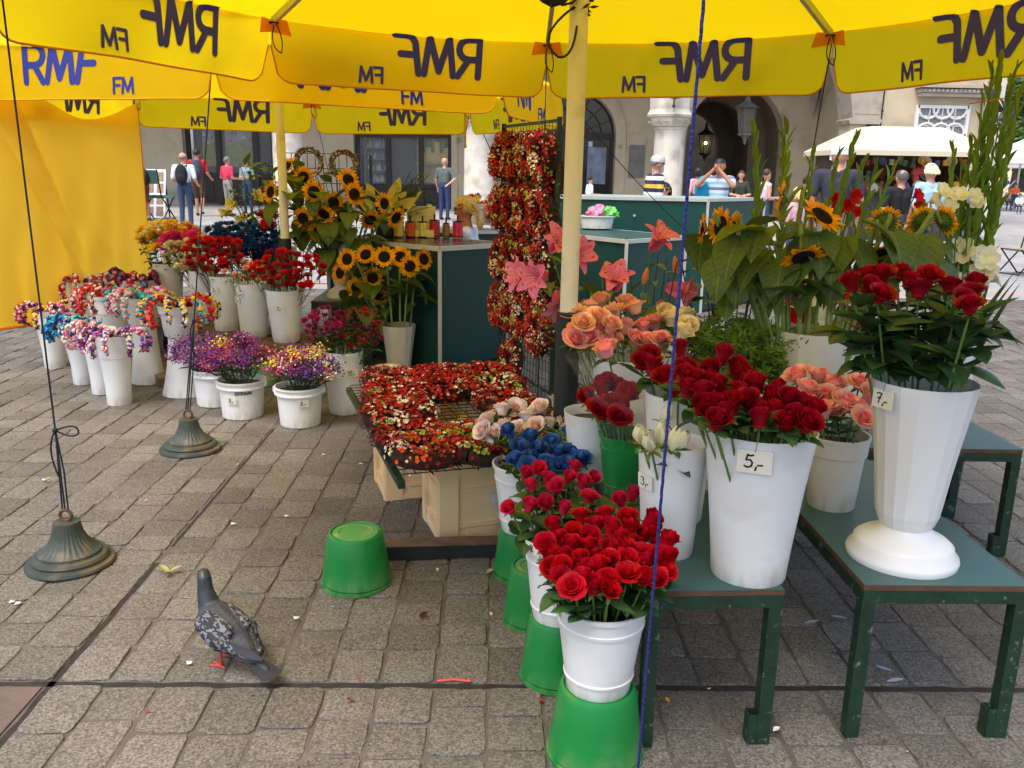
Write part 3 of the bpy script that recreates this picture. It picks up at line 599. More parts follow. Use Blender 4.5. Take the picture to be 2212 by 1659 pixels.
def valance(A, B, ctr, seed):
    L = (B-A).length; out = ((A+B)/2-ctr); out.z = 0; out.normalize(); ph = seed*1.7
    def pos(u, y, e=0.):
        """u in metres along the edge, y in metres up from the bottom hem"""
        t = u/L; v = 1-y/DROP
        bul = .018*math.sin(math.pi*t)*(-1)+.016*v*math.sin(t*7+ph)+.012*v*v*math.sin(t*15+2*ph)
        if v < 0: return A+(B-A)*t+Vector((0, 0, -.38*DROP*v-.02*math.sin(math.pi*t)))+out*(bul*0-.018*math.sin(math.pi*t)+.92*DROP*v+e)+Vector((0, 0, e))
        return A+(B-A)*t+Vector((0, 0, -DROP*v-.02*math.sin(math.pi*t)*(1-v)))+out*(bul+e+.03*v)
    return pos, L
def parasol(label, c, R, zt, rot, sleeve_z, lean=(0, 0)):
    t = thing('parasol', label, 'parasol', (c[0], c[1], 0)); off = Vector((c[0], c[1], 0)); V = verts8((0, 0), R, zt, rot); apex = Vector((0, 0, zt+.82)); ctr = Vector((0, 0, zt))
    mb = MB(); mb.tube([(0, 0, .02), (0, 0, zt+.75)], .0325, 20); mb.obj('pole', POLE, t)
    mb = MB(); mb.lathe([(.045, .02), (.045, sleeve_z), (.034, sleeve_z+.004)], 20, (0, 0, 0), 0, (True, False)); mb.obj('sleeve', SLV, t)
    mb = MB(); mb.lathe([(.035, zt+.1), (.075, zt+.12), (.09, zt+.17), (.075, zt+.22), (.035, zt+.24)], 16); mb.lathe([(.035, zt+.64), (.08, zt+.66), (.08, zt+.74), (.03, zt+.78)], 16); mb.obj('hub', POLE, t)
    for k in range(8):
        A, B = V[k], V[(k+1) % 8]
        mb = MB(); n = 9; vs = []
        for i in range(n+1):
            s = i/n
            for j in range(n+1):
                q = j/n; e = A.lerp(B, q); p = apex.lerp(e, s); p.z -= .035*math.sin(math.pi*q)*s+.05*math.sin(math.pi*s)*.6; vs.append(p)
        mb.add(vs, [(i*(n+1)+j, i*(n+1)+j+1, (i+1)*(n+1)+j+1, (i+1)*(n+1)+j) for i in range(n) for j in range(n)]); mb.obj('canopy_panel', YEL, t)
        pos, L = valance(A, B, ctr, k+len(label)); mb = MB(); nu, nv = 44, 8; us = []
        for i in range(nu+1):
            a = i/nu; us.append(L*(a+.028*math.sin(2*math.pi*a)*-1))
        rc = .11; vs = []; bot = []
        for u in us:
            d = min(u, L-u); y0 = 0. if d > rc else rc*1.15*(1-math.sqrt(max(0, 1-((rc-d)/rc)**2)))+(.05 if d < .012 else 0)
            for j in range(nv+1):
                y = DROP+(y0-DROP)*j/nv; vs.append(pos(u, y))
            bot.append(pos(u, y0))
        mb.add(vs, [(i*(nv+1)+j, i*(nv+1)+j+1, (i+1)*(nv+1)+j+1, (i+1)*(nv+1)+j) for i in range(nu) for j in range(nv)]); va = mb.obj('valance', YEV, t)
        mb = MB(); mb.tube(bot, .0045, 5); mb.obj('hem', HEM, va)
        mb = MB(); h = .197; x = L*.262
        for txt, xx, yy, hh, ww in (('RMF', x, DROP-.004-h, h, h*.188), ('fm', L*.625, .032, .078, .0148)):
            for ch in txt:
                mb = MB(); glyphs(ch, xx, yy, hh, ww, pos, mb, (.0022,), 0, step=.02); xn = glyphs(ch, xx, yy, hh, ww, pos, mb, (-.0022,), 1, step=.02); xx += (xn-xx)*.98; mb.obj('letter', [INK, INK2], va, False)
        rb = MB(); a = ctr+Vector((0, 0, .69)); b = A+(A-ctr).normalized()*-.03+Vector((0, 0, .0)); rb.bar(a, b+Vector((0, 0, -.012)), .022, .032); ro = rb.obj('rib', ALU, t, False)
        mb = MB(); mid = a.lerp(b, .5); mb.bar(Vector((0, 0, zt+.17))+(A-ctr).normalized()*.06, mid-Vector((0, 0, .02)), .016, .02); mb.obj('strut', ALU, ro, False)
        mb = MB(); i1 = (A-ctr).normalized()
        for sgn in (-1, 1):
            E = (V[(k+sgn) % 8]-A).normalized(); q = [A+Vector((0, 0, -.004))-i1*.012, A+E*.075-i1*.012+Vector((0, 0, -.0)), A+E*.095-i1*.014+Vector((0, 0, -.075)), A-i1*.012+Vector((0, 0, -.06))]; mb.add(q, [(0, 1, 2, 3)])
        mb.obj('corner_patch', ORG, t, False)
        mb = MB(); o = A-i1*.035; mb.tube([o+Vector((math.cos(q*.7)*.022, math.sin(q*.7)*.022, -.02-.0*q)) for q in range(10)], .004, 5)
        mb.tube(bez(o+Vector((.01, 0, -.02)), o+Vector((.05, .0, -.1)), o+Vector((.03, 0, -.16)), 6)+bez(o+Vector((.03, 0, -.16)), o+Vector((-.03, 0, -.13)), o+Vector((0, 0, -.03)), 6), .003, 5); mb.obj('tie_cord', CORD, t)
    return t, [v+off for v in V]
C1, R1, Z1 = (.275, 3.13), 1.97, 2.205
U1, UV1 = parasol('yellow octagonal parasol with blue printed valance and bare cream pole among the roses', C1, R1, Z1, 0., 1.0)
C2, R2, Z2 = (-1.58, 6.55), 2.06, 2.12
U2, UV2 = parasol('yellow octagonal parasol behind, its pole rising through the sunflowers and carnations', C2, R2, Z2, rad(5), .98)
# garland wire coiled round the head of the front pole
mb = MB(); GW_ = mat('green_black_wire', srgb((28, 36, 30)), .6, .3, 60)
hd = Vector((C1[0], C1[1]-.05, 0)); zt = atY(1240, 20, C1[1]).z
for q in range(9):
    cx, rr = -.075+rnd(-.02, .02), rnd(.045, .065); mb.tube([(hd.x+cx+rr*math.cos(a*.52), hd.y+rnd(-.02, .02), zt+.06+rr*.9*math.sin(a*.52)) for a in range(13)], .004, 5)
for q in range(6): mb.tube([(hd.x+.045*math.cos(a*.6+q), C1[1]+.045*math.sin(a*.6+q), zt+.03+q*.01+.004*a) for a in range(12)], .006, 5)
mb.tube(bez((hd.x-.02, hd.y, zt), (hd.x-.16, hd.y, zt-.1), (hd.x-.07, hd.y, zt-.16), 8)+bez((hd.x-.07, hd.y, zt-.16), (hd.x-.02, hd.y, zt-.17), (hd.x-.01, hd.y, zt-.06), 8), .0045, 6)
for q in range(26): p = Vector((hd.x+rnd(-.05, .04), C1[1]+rnd(-.06, .05), zt+rnd(-.02, .1))); mb.patch(p, (rnd(-1, 1), rnd(-1, 1), rnd(-1, .3)), (0, -1, .3), .035, .006, .4, 0, 2, 1)
tag(mb.obj('coiled_garland', GW_), 'dark green wire garland coiled round the top of the cream pole', 'garland')
# ================================================================ WEIGHTS AND ROPES
IRON2 = mat('green_cast_iron', srgb((66, 72, 66)), .55, .2, 9, .2, 60, metal=.25, dirt=(srgb((112, 96, 74)), .45, 10)); RUST = mat('rusty_iron', srgb((92, 66, 46)), .8, .3, 30)
WP = [(.0, .0), (.174, .0), (.178, .010), (.174, .020), (.152, .024), (.150, .028), (.153, .038), (.147, .050), (.126, .054), (.124, .066), (.104, .080), (.080, .104), (.063, .138), (.056, .172), (.053, .195), (.0, .197)]
def weight(p, label, grp='iron parasol weights'):
    t = thing('parasol_weight', label, 'weight', p, 0, grp); t.scale = (.9, .9, .9)
    mb = MB(); mb.lathe(WP[:10], 56)
    mb.lathe([(.126, .0655)]+WP[9:], 112, scallop=lambda a, z: 1+(.022*math.cos(a*28) if .0652 < z < .15 else 0)); mb.obj('bell', IRON2, t, rad(28))
    mb = MB(); mb.tube([(.024*math.cos(a*math.pi/8), 0, .222+.024*math.sin(a*math.pi/8)) for a in range(17)], .0075, 8, cap=False); mb.obj('ring', RUST, t)
    return Vector(p)+Vector((0, 0, .216))
def rope(a, b, r, m_, label, sag=0., bow=None, nm='rope', tw=0):
    a, b = Vector(a), Vector(b); mb = MB(); mid = (a+b)/2+Vector((0, 0, -sag)); pts = bez(a, mid, b, 24)
    if tw:
        d, s, u = frame(b-a); n = int((b-a).length/.012)
        for k in range(3): mb.tube([a.lerp(b, i/n)+(s*math.cos(i*.9+k*2.1)+u*math.sin(i*.9+k*2.1))*r*.5 for i in range(n+1)], r*.62, 5)
    else: mb.tube(pts, r, 6)
    if bow is not None:
        o = a.lerp(b, bow); d = (b-a).normalized()
        mb.ball(o, r*3.2, 0, 7, 5)
        mb.tube(bez(o, o+Vector((.09, 0, .04)), o+Vector((.085, 0, -.01)), 7)+bez(o+Vector((.085, 0, -.01)), o+Vector((.06, 0, -.035)), o, 6), r, 5)
        mb.tube(bez(o, o+Vector((-.05, 0, -.07)), o+Vector((0, 0, -.2)), 7), r, 5)
        e = b+Vector((.012, 0, 0)); mb.tube([o, o.lerp(e, .5)+Vector((.008, 0, 0)), e], r, 5); mb.tube([o, o.lerp(b, .5)+Vector((-.01, .01, 0)), b+Vector((-.01, 0, 0))], r, 5)
    return tag(mb.obj(nm, m_), label, 'rope')
w1 = weight(G(165, 1262)+Vector((-.1, .17, 0)), 'cast iron bell-shaped weight with a bow-tied cord beside the pigeon')
w2 = weight(G(413, 993)+Vector((-.06, .165, 0)), 'cast iron bell-shaped weight near the statice buckets')
w3 = weight((.275, 1.36, 0), 'cast iron bell-shaped weight holding the thick blue rope')
rope(UV1[4]+Vector((.03, 0, 0)), w1, .0034, CORD, 'long dark blue cord tied in a bow above the weight beside the pigeon', bow=.84)
rope(UV2[6]+Vector((0, .03, -.01)), w2, .0036, CORD, 'dark blue cord tied in a bow above the weight near the statice buckets', bow=.74)
rope(UV1[6]+Vector((0, .03, 0)), w3+Vector((.0, 0, .10)), .0026, BLUE, 'thick bright blue braided rope hanging in front of the red roses', tw=1)
mb = MB()
for q in range(5): mb.ball(w3+Vector((rnd(-.01, .01), rnd(-.01, .01), .10-.018*q)), .009, 0, 7, 5)
mb.tube([w3+Vector((0, 0, .06)), w3], .0036, 6); tag(mb.obj('rope_knot', BLUE), 'blue knot at the foot of the thick braided rope', 'knot')
def drop_rope(v, label, foot=(0, 0), end=.04): rope(v, (v.x+foot[0], v.y+foot[1], end), .003, CORD, label)
drop_rope(UV1[2], 'thin cord hanging from the parasol tip before the wreath stand')
drop_rope(UV1[1], 'thin cord hanging from the parasol tip before the stone arch', (-.1, .2))
drop_rope(UV2[3], 'thin dark cord beside the hanging yellow curtain'); 
drop_rope(UV2[2], 'thin cord hanging behind the sunflowers', (.25, .3), .6)
rope(UV2[0]+Vector((0, 0, -.02)), atY(1490, 505, 7.75), .0035, CORD, 'dark blue guy rope slanting down to the green counter', .1)
rope(UV2[1], UV2[1]+Vector((.55, .9, -1.15)), .004, CORD, 'dark guy rope slanting past the stone column')
mb = MB(); o = UV2[1]+Vector((-.03, -.05, -.12)); mb.tube([o, o-Vector((0, 0, .27))], .012, 8); mb.ball(o-Vector((0, 0, .28)), .018); mb.ball(o, .016); tag(mb.obj('wooden_toggle', mat('pale_wood', srgb((190, 168, 130)), .6)), 'pale wooden toggle hanging from the far parasol tip', 'toggle')
# curtain hung from the far-left side of the second parasol
CUR = mat('orange_yellow_canvas', srgb((255, 208, 64)), .8, .05, 1.5, .2, 6, trans=.5, spec=.2)
A, B = UV2[3], UV2[4]+(UV2[4]-UV2[3])*.12; mb = MB(); nu, nv = 60, 44; vs = []; cc = Vector((C2[0], C2[1], 0)); inn = (cc-(A+B)/2); inn.z = 0; inn.normalize()
zb = .30
for i in range(nu+1):
    t = i/nu; top = Z2-.10-.17*math.sin(math.pi*min(1, t*1.45))**1.3*(t < .69)
    for j in range(nv+1):
        s = j/nv; p = A.lerp(B, t); z = top+(zb-top)*s
        fold = .055*math.sin((t*1.6+s*.85)*9)*(1-abs(2*t-1)**3)*(.4+.6*s)+.03*math.sin((t*2.2-s*.3)*17)*s*.5+.085*math.exp(-((t-.80+s*.5)/.035)**2)-.07*math.exp(-((t-.9+s*.62)/.05)**2)+.06*math.exp(-((t-.62+s*.45)/.04)**2)*s
        fold *= min(1, t*3.5)
        vs.append((p.x+inn.x*(.04+fold), p.y+inn.y*(.04+fold), z+.01*math.sin(t*9)*s))
mb.add(vs, [(i*(nv+1)+j, i*(nv+1)+j+1, (i+1)*(nv+1)+j+1, (i+1)*(nv+1)+j) for i in range(nu) for j in range(nv)])
cu = tag(mb.obj('canvas_curtain', CUR), 'hanging orange yellow canvas curtain with diagonal folds beside the second parasol', 'curtain')
mb = MB(); mb.tube([vs[i*(nv+1)+nv] for i in range(nu+1)], .012, 6); mb.tube([vs[j] for j in range(nv+1)], .006, 5); mb.obj('hem', ORG, cu)
# ================================================================ BENCHES AND COUNTERS
TEAL = mat('teal_laminate', srgb((58, 92, 92)), .38, .06, 4, dirt=(srgb((66, 100, 84)), .5, 2)); EDGE = mat('brown_board_edge', srgb((92, 64, 48)), .7, .2, 30)
GRN = mat('scuffed_green_paint', srgb((26, 52, 38)), .5, .25, 20, .15, 60, dirt=(srgb((120, 128, 110)), .06, 38))
def bench(label, x0, x1, y0, y1, z, rz, piv, legs=((0, 0), (1, 0), (0, 1), (1, 1))):
    t = thing('bench', label, 'bench', (piv[0], piv[1], 0), rz, 'green flower benches'); q = lambda x, y, zz: (x-piv[0], y-piv[1], zz)
    mb = MB(); mb.box(q((x0+x1)/2, (y0+y1)/2, z-.007), (x1-x0, y1-y0, .014), 1); to = mb.obj('board', [TEAL, EDGE], t, False)
    mb = MB(); mb.box(q((x0+x1)/2, (y0+y1)/2, z+.0008), (x1-x0-.002, y1-y0-.002, .0016)); mb.obj('laminate', TEAL, to, False)
    mb = MB(); tw = .037; zf = z-.014-tw/2
    for yy in (y0+tw/2, y1-tw/2): mb.bar(q(x0+.001, yy, zf), q(x1-.001, yy, zf), tw)
    for xx in (x0+tw/2, x1-tw/2): mb.bar(q(xx, y0+tw, zf), q(xx, y1-tw, zf), tw)
    mb.obj('frame', GRN, t, False)
    for (a, b) in legs:
        xx = x0+tw/2 if a == 0 else x1-tw/2; yy = y0+tw/2 if b == 0 else y1-tw/2
        mb = MB(); mb.bar(q(xx, yy, 0), q(xx, yy, zf-tw/2), tw); lo = mb.obj('leg', GRN, t, False)
        if a == 0: continue
        s = 1; mb = MB(); ox = -s*(tw*.5+.012) 
        for dy in (-.016, .016): mb.box(q(xx+ox, yy+dy, .045), (.024, .003, .09))
        mb.box(q(xx+ox-s*.012, yy, .045), (.003, .035, .09)); mb.obj('socket', GRN, lo, False)
    return t
ZB = .46
bench('low green bench with teal top under the two white vases of dark red roses', .405, .765, 2.0, 3.2, ZB, rad(2.5), (.405, 2.0))
bench('scuffed green bench with teal top carrying the white pedestal vase', .985, 1.435, 2.045, 3.212, ZB, 0, (.985, 2.045))
bench('green bench set crosswise under the sunflower and gladiolus vases', .95, 2.12, 3.22, 3.66, ZB, 0, (.95, 3.22))
bench('green bench under the tall sunflower vase behind the carnations', -1.42, -.95, 6.62, 7.4, .5, 0, (-1.2, 6.9))
PLK = mat('weathered_plank', srgb((96, 78, 60)), .85, .25, 12, .4, 40)
a, b = Vector((-1.25, 5.88, 0)), Vector((-2.95, 7.32, 0)); d = (b-a).normalized(); t = thing('plank_bench', 'low weathered plank bench under the row of white carnation vases', 'bench', a)
for s in (-.12, .12): mb = MB(); n = Vector((-d.y, d.x, 0))*s; mb.bar(n+Vector((0, 0, .275)), b-a+n+Vector((0, 0, .275)), .2, .05); mb.obj('plank', PLK, t, False)
for f in (.08, .5, .93): mb = MB(); mb.box((b-a)*f+Vector((0, 0, .125)), (.3, .12, .25), 0, math.atan2(d.y, d.x)+1.57); mb.obj('trestle', PLK, t, False)
mb = MB(); mb.box(G(346, 838)+Vector((0, .1, .035)), (.12, .2, .07), 0, .5); tag(mb.obj('wooden_block', PLK, None, False), 'small dark wooden block beside the upturned white vases', 'block')
GRP = mat('dark_green_panel', srgb((18, 60, 56)), .35, .08, 3); GRL = mat('teal_green_panel', srgb((18, 66, 58)), .4, .08, 3); BLK = mat('black_top', srgb((44, 38, 34)), .25, .15, 6); TRM = mat('silver_trim', srgb((196, 196, 190)), .4, .05, 9, metal=.3)
def counter(label, near, dl, ll, dr, lr, z, top, left, right):
    n = Vector((*near, 0)); dl = Vector((*dl, 0)).normalized(); dr = Vector((*dr, 0)).normalized(); c = [Vector((0, 0, 0)), dr*lr, dr*lr+dl*ll, dl*ll]
    t = thing('stall_counter', label, 'counter', n, 0, 'green stall counters')
    for i, mm in ((0, right), (1, right), (2, left), (3, left)):
        p, q = c[i], c[(i+1) % 4]; w = (q-p).normalized(); o = Vector((w.y, -w.x, 0))*-.012
        mb = MB(); mb.bar(p+w*.012+o+Vector((0, 0, z/2-.01)), q-w*.012+o+Vector((0, 0, z/2-.01)), .018, z-.06); mb.obj('panel', mm, t, False)
    mb = MB(); mb.prism([(p.x, p.y) for p in c], z-.03, z-.004, 0, 'z'); mb.obj('top', top, t, False)
    mb = MB()
    for i in range(4):
        mb.bar(c[i]+Vector((0, 0, 0.0)), c[i]+Vector((0, 0, z-.035)), .028); mb.bar(c[i]+Vector((0, 0, z-.02)), c[(i+1) % 4]+Vector((0, 0, z-.02)), .03, .034)
    mb.obj('trim', TRM, t, False)
    mb = MB(); mb.lathe([(.0, .02), (.014, .02), (.014, 0)], 10); mb.obj('knob', TRM, t, True, TM((dl*(ll*.4)+Vector((-.01, -.02, z-.2))), aim((-.3, -1, 0))))
    return t
counter('dark green stall counter with a black top holding ribbon spools', (-.41, 6.43), (-.78, .62), 1.25, (.72, .69), .72, .955, BLK, GRP, GRP)
c2 = G(1354, 517, .95); l2 = G(1256, 507, .95); r2 = G(1478, 509, .95)
counter('low green stall counter with a teal top holding a white basin', c2[:2], ((l2-c2)[:2]), 1.3, ((r2-c2)[:2]), .9, .95, GRL, GRP, GRL)
c3 = G(1530, 428, 1.28); l3 = G(1190, 405, 1.28); r3 = G(1645, 437, 1.28)
c3 = atY(1530, 428, 9.5); l3 = atY(1180, 405, 9.65); r3 = atY(1660, 424, 10.5)
counter('tall green stall counter with a pale edge standing before the column', c3[:2], ((l3-c3)[:2]), 1.95, ((r3-c3)[:2]), 1.3, 1.262, mat('pale_green_top', srgb((150, 170, 160)), .5), GRL, GRL)
c4 = atY(1005, 497, 8.3); counter('green stall counter behind the seller with a white pot on it', c4[:2], (-.9, .45), .9, (.93, .3), .75, c4.z, mat('grey_top', srgb((120, 124, 120)), .4), GRP, GRP)
# wreath table: welded grid on a tube frame laid over two cream crates
TZ = .385; tt = thing('wreath_table', 'green welded wire grid table top with tube edges carrying dried flower wreaths', 'table', (-.34, 3.05, 0), rad(17)); TW, TL = .80, 1.42
mb = MB()
for k in range(15): mb.tube([(TW*k/14, 0, TZ), (TW*k/14, TL, TZ)], .0025, 5)
for k in range(26): mb.tube([(0, TL*k/25, TZ+.004), (TW, TL*k/25, TZ+.004)], .0025, 5)
mb.obj('wire_grid', GRN, tt)
for x in (-.01, TW+.01): mb = MB(); mb.bar((x, -.06, TZ-.018), (x, TL, TZ-.018), .026); mb.obj('edge_tube', GRN, tt, False)
CRT_ = mat('cream_crate_plastic', srgb((240, 208, 160)), .4, .03, 4, dirt=(srgb((214, 176, 124)), .15, 6))
def crate(x, y, label):
    t = thing('plastic_crate', label, 'crate', tt.matrix_basis @ Vector((x, y, 0)) if False else (Matrix.Translation((-.34, 3.05, 0)) @ Matrix.Rotation(rad(17), 4, 'Z') @ Vector((x, y, 0))), rad(17), 'cream plastic crates'); w, d, h = .40, .30, TZ-.035
    for (p, q) in (((0, 0), (w, 0)), ((w, 0), (w, d)), ((w, d), (0, d)), ((0, d), (0, 0))):
        P0, Q0 = Vector((*p, 0)), Vector((*q, 0)); u = (Q0-P0).normalized(); o = Vector((u.y, -u.x, 0)); L = (Q0-P0).length; mb = MB()
        def quad(a, b, z0, z1, e, th=.006): mb.bar(P0+u*((a+b)/2*L-(b-a)/2*L)+o*e+Vector((0, 0, (z0+z1)/2)), P0+u*b*L+o*e+Vector((0, 0, (z0+z1)/2)), th, z1-z0)
        quad(.05, .95, .004, h-.03, -.014); quad(-.02, 1.02, h-.045, h, .006, .03); quad(.02, .98, h-.06, h-.045, 0, .02); quad(.06, .94, .0, .03, -.006, .014)
        for f in (.0, .10, .88): quad(f, f+.1, .0, h-.05, -.003, .018)
        quad(.22, .78, .06, .075, -.007, .012); quad(.22, .78, h*.62, h*.66, -.007, .012); quad(.3, .7, .03, .055, -.006, .01)
        mb.obj('side', CRT_, t, False)
    mb = MB(); mb.box((w/2, d/2, .006), (w-.03, d-.03, .008)); mb.obj('base', CRT_, t, False)
    return t, w, h
t, w, h = crate(.19, .19, 'cream plastic crate with a torn paper sticker propping the front of the wreath table')
mb = MB(); mb.box((w*.62, -.0195, h*.52), (.07, .002, .055)); mb.obj('paper_sticker', mat('torn_paper', srgb((206, 204, 200)), .7, .12, 60), t, False)
crate(.06, .72, 'cream plastic crate under the rear of the wreath table')
mb = MB(); a, b = G(815, 1214), G(1100, 1206); mb.bar(a+Vector((0, .045, .031)), b+Vector((0, .045, .031)), .085, .055); bo = tag(mb.obj('timber_beam', SLV, None, False), 'black faced timber beam lying on the setts before the crate', 'beam')
mb = MB(); mb.bar(a+Vector((0, .045, .0602)), b+Vector((0, .045, .0602)), .083, .003); mb.obj('worn_top', mat('worn_brown_wood', srgb((104, 82, 64)), .8, .3, 18, .3, 60), bo, False)
# upright wire panel for hanging wreaths
PR, PL = Vector((.37, 5.25, .02)), Vector((.05, 6.12, .02)); wp = thing('wreath_stand', 'green welded mesh stand hung with rows of dried flower wreaths', 'stand', PR); pd = (PL-PR); PW = pd.length; pd.normalize(); PH = 1.78
mb = MB()
for k in range(19): mb.tube([pd*PW*k/18+Vector((0, 0, 0)), pd*PW*k/18+Vector((0, 0, PH))], .0022, 5)
for k in range(30): mb.tube([Vector((0, 0, PH*k/29)), pd*PW+Vector((0, 0, PH*k/29))], .0022, 5)
mb.obj('mesh', GRN, wp)
for s in (0, PW): mb = MB(); mb.bar(pd*s, pd*s+Vector((0, 0, PH+.02)), .03); mb.obj('post', GRN, wp, False)
for s in (.12, PH): mb = MB(); mb.bar(Vector((0, 0, s)), pd*PW+Vector((0, 0, s)), .018); mb.obj('rail', GRN, wp, False)
# ================================================================ VESSELS
def plastic(name, col, stain):
    M = mat(name, col, .38, .03, 5, spec=.45); t = M.node_tree; N = t.nodes; L = t.links; b = N['Principled BSDF']
    src = b.inputs['Base Color'].links[0].from_socket
    tc = N.new('ShaderNodeTexCoord'); sp = N.new('ShaderNodeSeparateXYZ'); L.new(tc.outputs['Object'], sp.inputs[0])
    nz = N.new('ShaderNodeTexNoise'); nz.inputs['Scale'].default_value = 28; nz.inputs['Detail'].default_value = 6; L.new(tc.outputs['Object'], nz.inputs['Vector'])
    mp = N.new('ShaderNodeMapping'); mp.inputs['Scale'].default_value = (1, 1, .22); L.new(tc.outputs['Object'], mp.inputs[0]); L.new(mp.outputs[0], nz.inputs['Vector'])
    ma = N.new('ShaderNodeMapRange'); ma.inputs[1].default_value = .075; ma.inputs[2].default_value = .0; ma.inputs[3].default_value = 0; ma.inputs[4].default_value = .75; L.new(sp.outputs['Z'], ma.inputs[0])
    m2 = N.new('ShaderNodeMapRange'); m2.inputs[1].default_value = .4; m2.inputs[2].default_value = .7; L.new(nz.outputs['Fac'], m2.inputs[0])
    mu = N.new('ShaderNodeMath'); mu.operation = 'MULTIPLY'; L.new(ma.outputs[0], mu.inputs[0]); L.new(m2.outputs[0], mu.inputs[1])
    n3 = N.new('ShaderNodeTexNoise'); n3.inputs['Scale'].default_value = 9; n3.inputs['Detail'].default_value = 8; L.new(tc.outputs['Object'], n3.inputs['Vector'])
    m3 = N.new('ShaderNodeMapRange'); m3.inputs[1].default_value = .52; m3.inputs[2].default_value = .8; m3.inputs[4].default_value = .34; L.new(n3.outputs['Fac'], m3.inputs[0])
    ad = N.new('ShaderNodeMath'); ad.operation = 'ADD'; ad.use_clamp = True; L.new(mu.outputs[0], ad.inputs[0]); L.new(m3.outputs[0], ad.inputs[1])
    mx = N.new('ShaderNodeMix'); mx.data_type = 'RGBA'; L.new(ad.outputs[0], mx.inputs[0]); L.new(src, mx.inputs[6]); mx.inputs[7].default_value = (*stain, 1); L.new(mx.outputs[2], b.inputs['Base Color'])
    return M
PWH = plastic('white_plastic', srgb((228, 228, 226)), srgb((176, 160, 130))); PCR = plastic('off_white_plastic', srgb((216, 212, 200)), srgb((168, 150, 120)))
PGN = plastic('green_plastic', srgb((22, 124, 56)), srgb((120, 150, 96)))
WET = mat('dark_wet_stems', srgb((30, 38, 24)), .4, .4, 40)
TAGM = mat('tag_card', srgb((232, 226, 208)), .6, .06, 20); INKB = mat('black_ink', srgb((26, 24, 30)), .6)
WIRE = mat('tag_wire', srgb((110, 70, 40)), .6)
VES = {}
def vessel(key, label, p, r0, r1, h, kind='vase', m_=None, cat='vase', facets=0, group='white flower vases', fill=.86):
    p = Vector(p); mm = m_ or PWH; mb = MB(); seg = facets or 40; th = .0035
    if kind == 'vase':     # slightly waisted cone
        pr = [(r0*.97, 0), (r0, .006)]+[(r0+(r1-r0)*(s**1.25), h*s) for s in [i/8 for i in range(1, 9)]]+[(r1-th, h), (r1-th-.004, h-.02), (r0*.7+r1*.3-.008, h*.5)]
    elif kind == 'bucket':
        pr = [(r0*.97, 0), (r0, .006), (r0+(r1-r0)*.16, h*.16), (r0+(r1-r0)*.16+.003, h*.165), (r0+(r1-r0)*.19+.003, h*.19), (r0+(r1-r0)*.2, h*.2), (r0+(r1-r0)*.76, h*.76), (r0+(r1-r0)*.76+.003, h*.765), (r0+(r1-r0)*.8+.003, h*.8), (r0+(r1-r0)*.81, h*.81), (r0+(r1-r0)*.95, h*.95), (r1+.004, h*.955), (r1+.005, h), (r1-.002, h), (r1-.006, h*.9), (r0, h*.4)]
    elif kind == 'tub':    # paint-tub with a stepped collar
        pr = [(r0*.96, 0), (r0, .006), (r1*.93, h*.80), (r1+.004, h*.81), (r1+.004, h*.84), (r1*.97, h*.85), (r1*.98, h*.95), (r1+.004, h*.955), (r1+.004, h), (r1-.004, h), (r0*.94, h*.4)]
    elif kind == 'pot':    # pot with a deep lip band
        pr = [(r0*.96, 0), (r0, .006), (r1*.9, h*.74), (r1*.97, h*.75), (r1*1.0, h*.95), (r1+.003, h*.955), (r1+.003, h), (r1-.004, h), (r0, h*.5)]
    elif kind == 'collar': # tall vase with a straighter top section
        pr = [(r0*.97, 0), (r0, .006), (r0*1.05, h*.3), (r0*.45+r1*.55, h*.68), (r0*.42+r1*.6, h*.685), (r1*.98, h*.97), (r1, h), (r1-th, h), (r0, h*.5)]
    elif kind == 'pedestal':
        f = r0
        pr = [(f*.98, 0), (f, .012), (f*.98, .022), (f*.9, .034), (f*.88, .05), (f*.8, .06), (f*.72, .066), (f*.52, .082), (f*.44, .10)]
    elif kind == 'inverted':
        pr = [(r1, 0), (r1, .012), (r1-.008, .013)]+[(r1+(r0-r1)*s, h*s) for s in (.1, .3, .6, .94)]+[(r0*.97, h*.985), (r0*.9, h), (r0*.86, h-.006), (0, h-.006)]
    elif kind == 'flare':  # tall vase standing upside down
        pr = [(r1, 0), (r1*.99, .012)]+[(r0+(r1-r0)*((1-s)**1.7), h*s) for s in [i/8 for i in range(1, 9)]]+[(r0*.9, h), (0, h)]
    if kind == 'pedestal':
        mb.lathe(pr, 44); foot = mb; mb = MB(); b0 = r0*.44
        bp = [(b0, .098), (b0*1.14, .112), (b0*1.28, .14), (b0*1.36, .18)]+[(b0*1.36+(r1-b0*1.36)*q**1.15, .18+(h-.18)*q) for q in (.25, .5, .75, 1)]+[(r1-th, h), (b0, h*.5)]
        mm = mat('clean_white_plastic', srgb((230, 230, 228)), .35, .02, 6); t = thing('pedestal_vase', label, cat, p, 0, group); foot.obj('foot', mm, t); mb.lathe(bp, 18); o = mb.obj('bowl', mm, t, False)
        root = t
    else:
        mb.lathe(pr, seg, caps=(True, False)); root = mb.obj({'vase': 'vase', 'bucket': 'bucket', 'tub': 'bucket', 'pot': 'flower_pot', 'collar': 'vase', 'inverted': 'bucket', 'flare': 'vase'}[kind], mm, None, rad(30) if not facets else False); root.location = p
        tag(root, label, cat, group)
    if kind not in ('inverted', 'flare'):
        mb = MB(); rr = (r0+(r1-r0)*fill)*.96 if kind != 'pedestal' else r1*.9; mb.lathe([(0, h*fill), (rr-.004, h*fill)], 24); mb.obj('wet_stems', WET, root)
    VES[key] = (p, r0, r1, h); return root
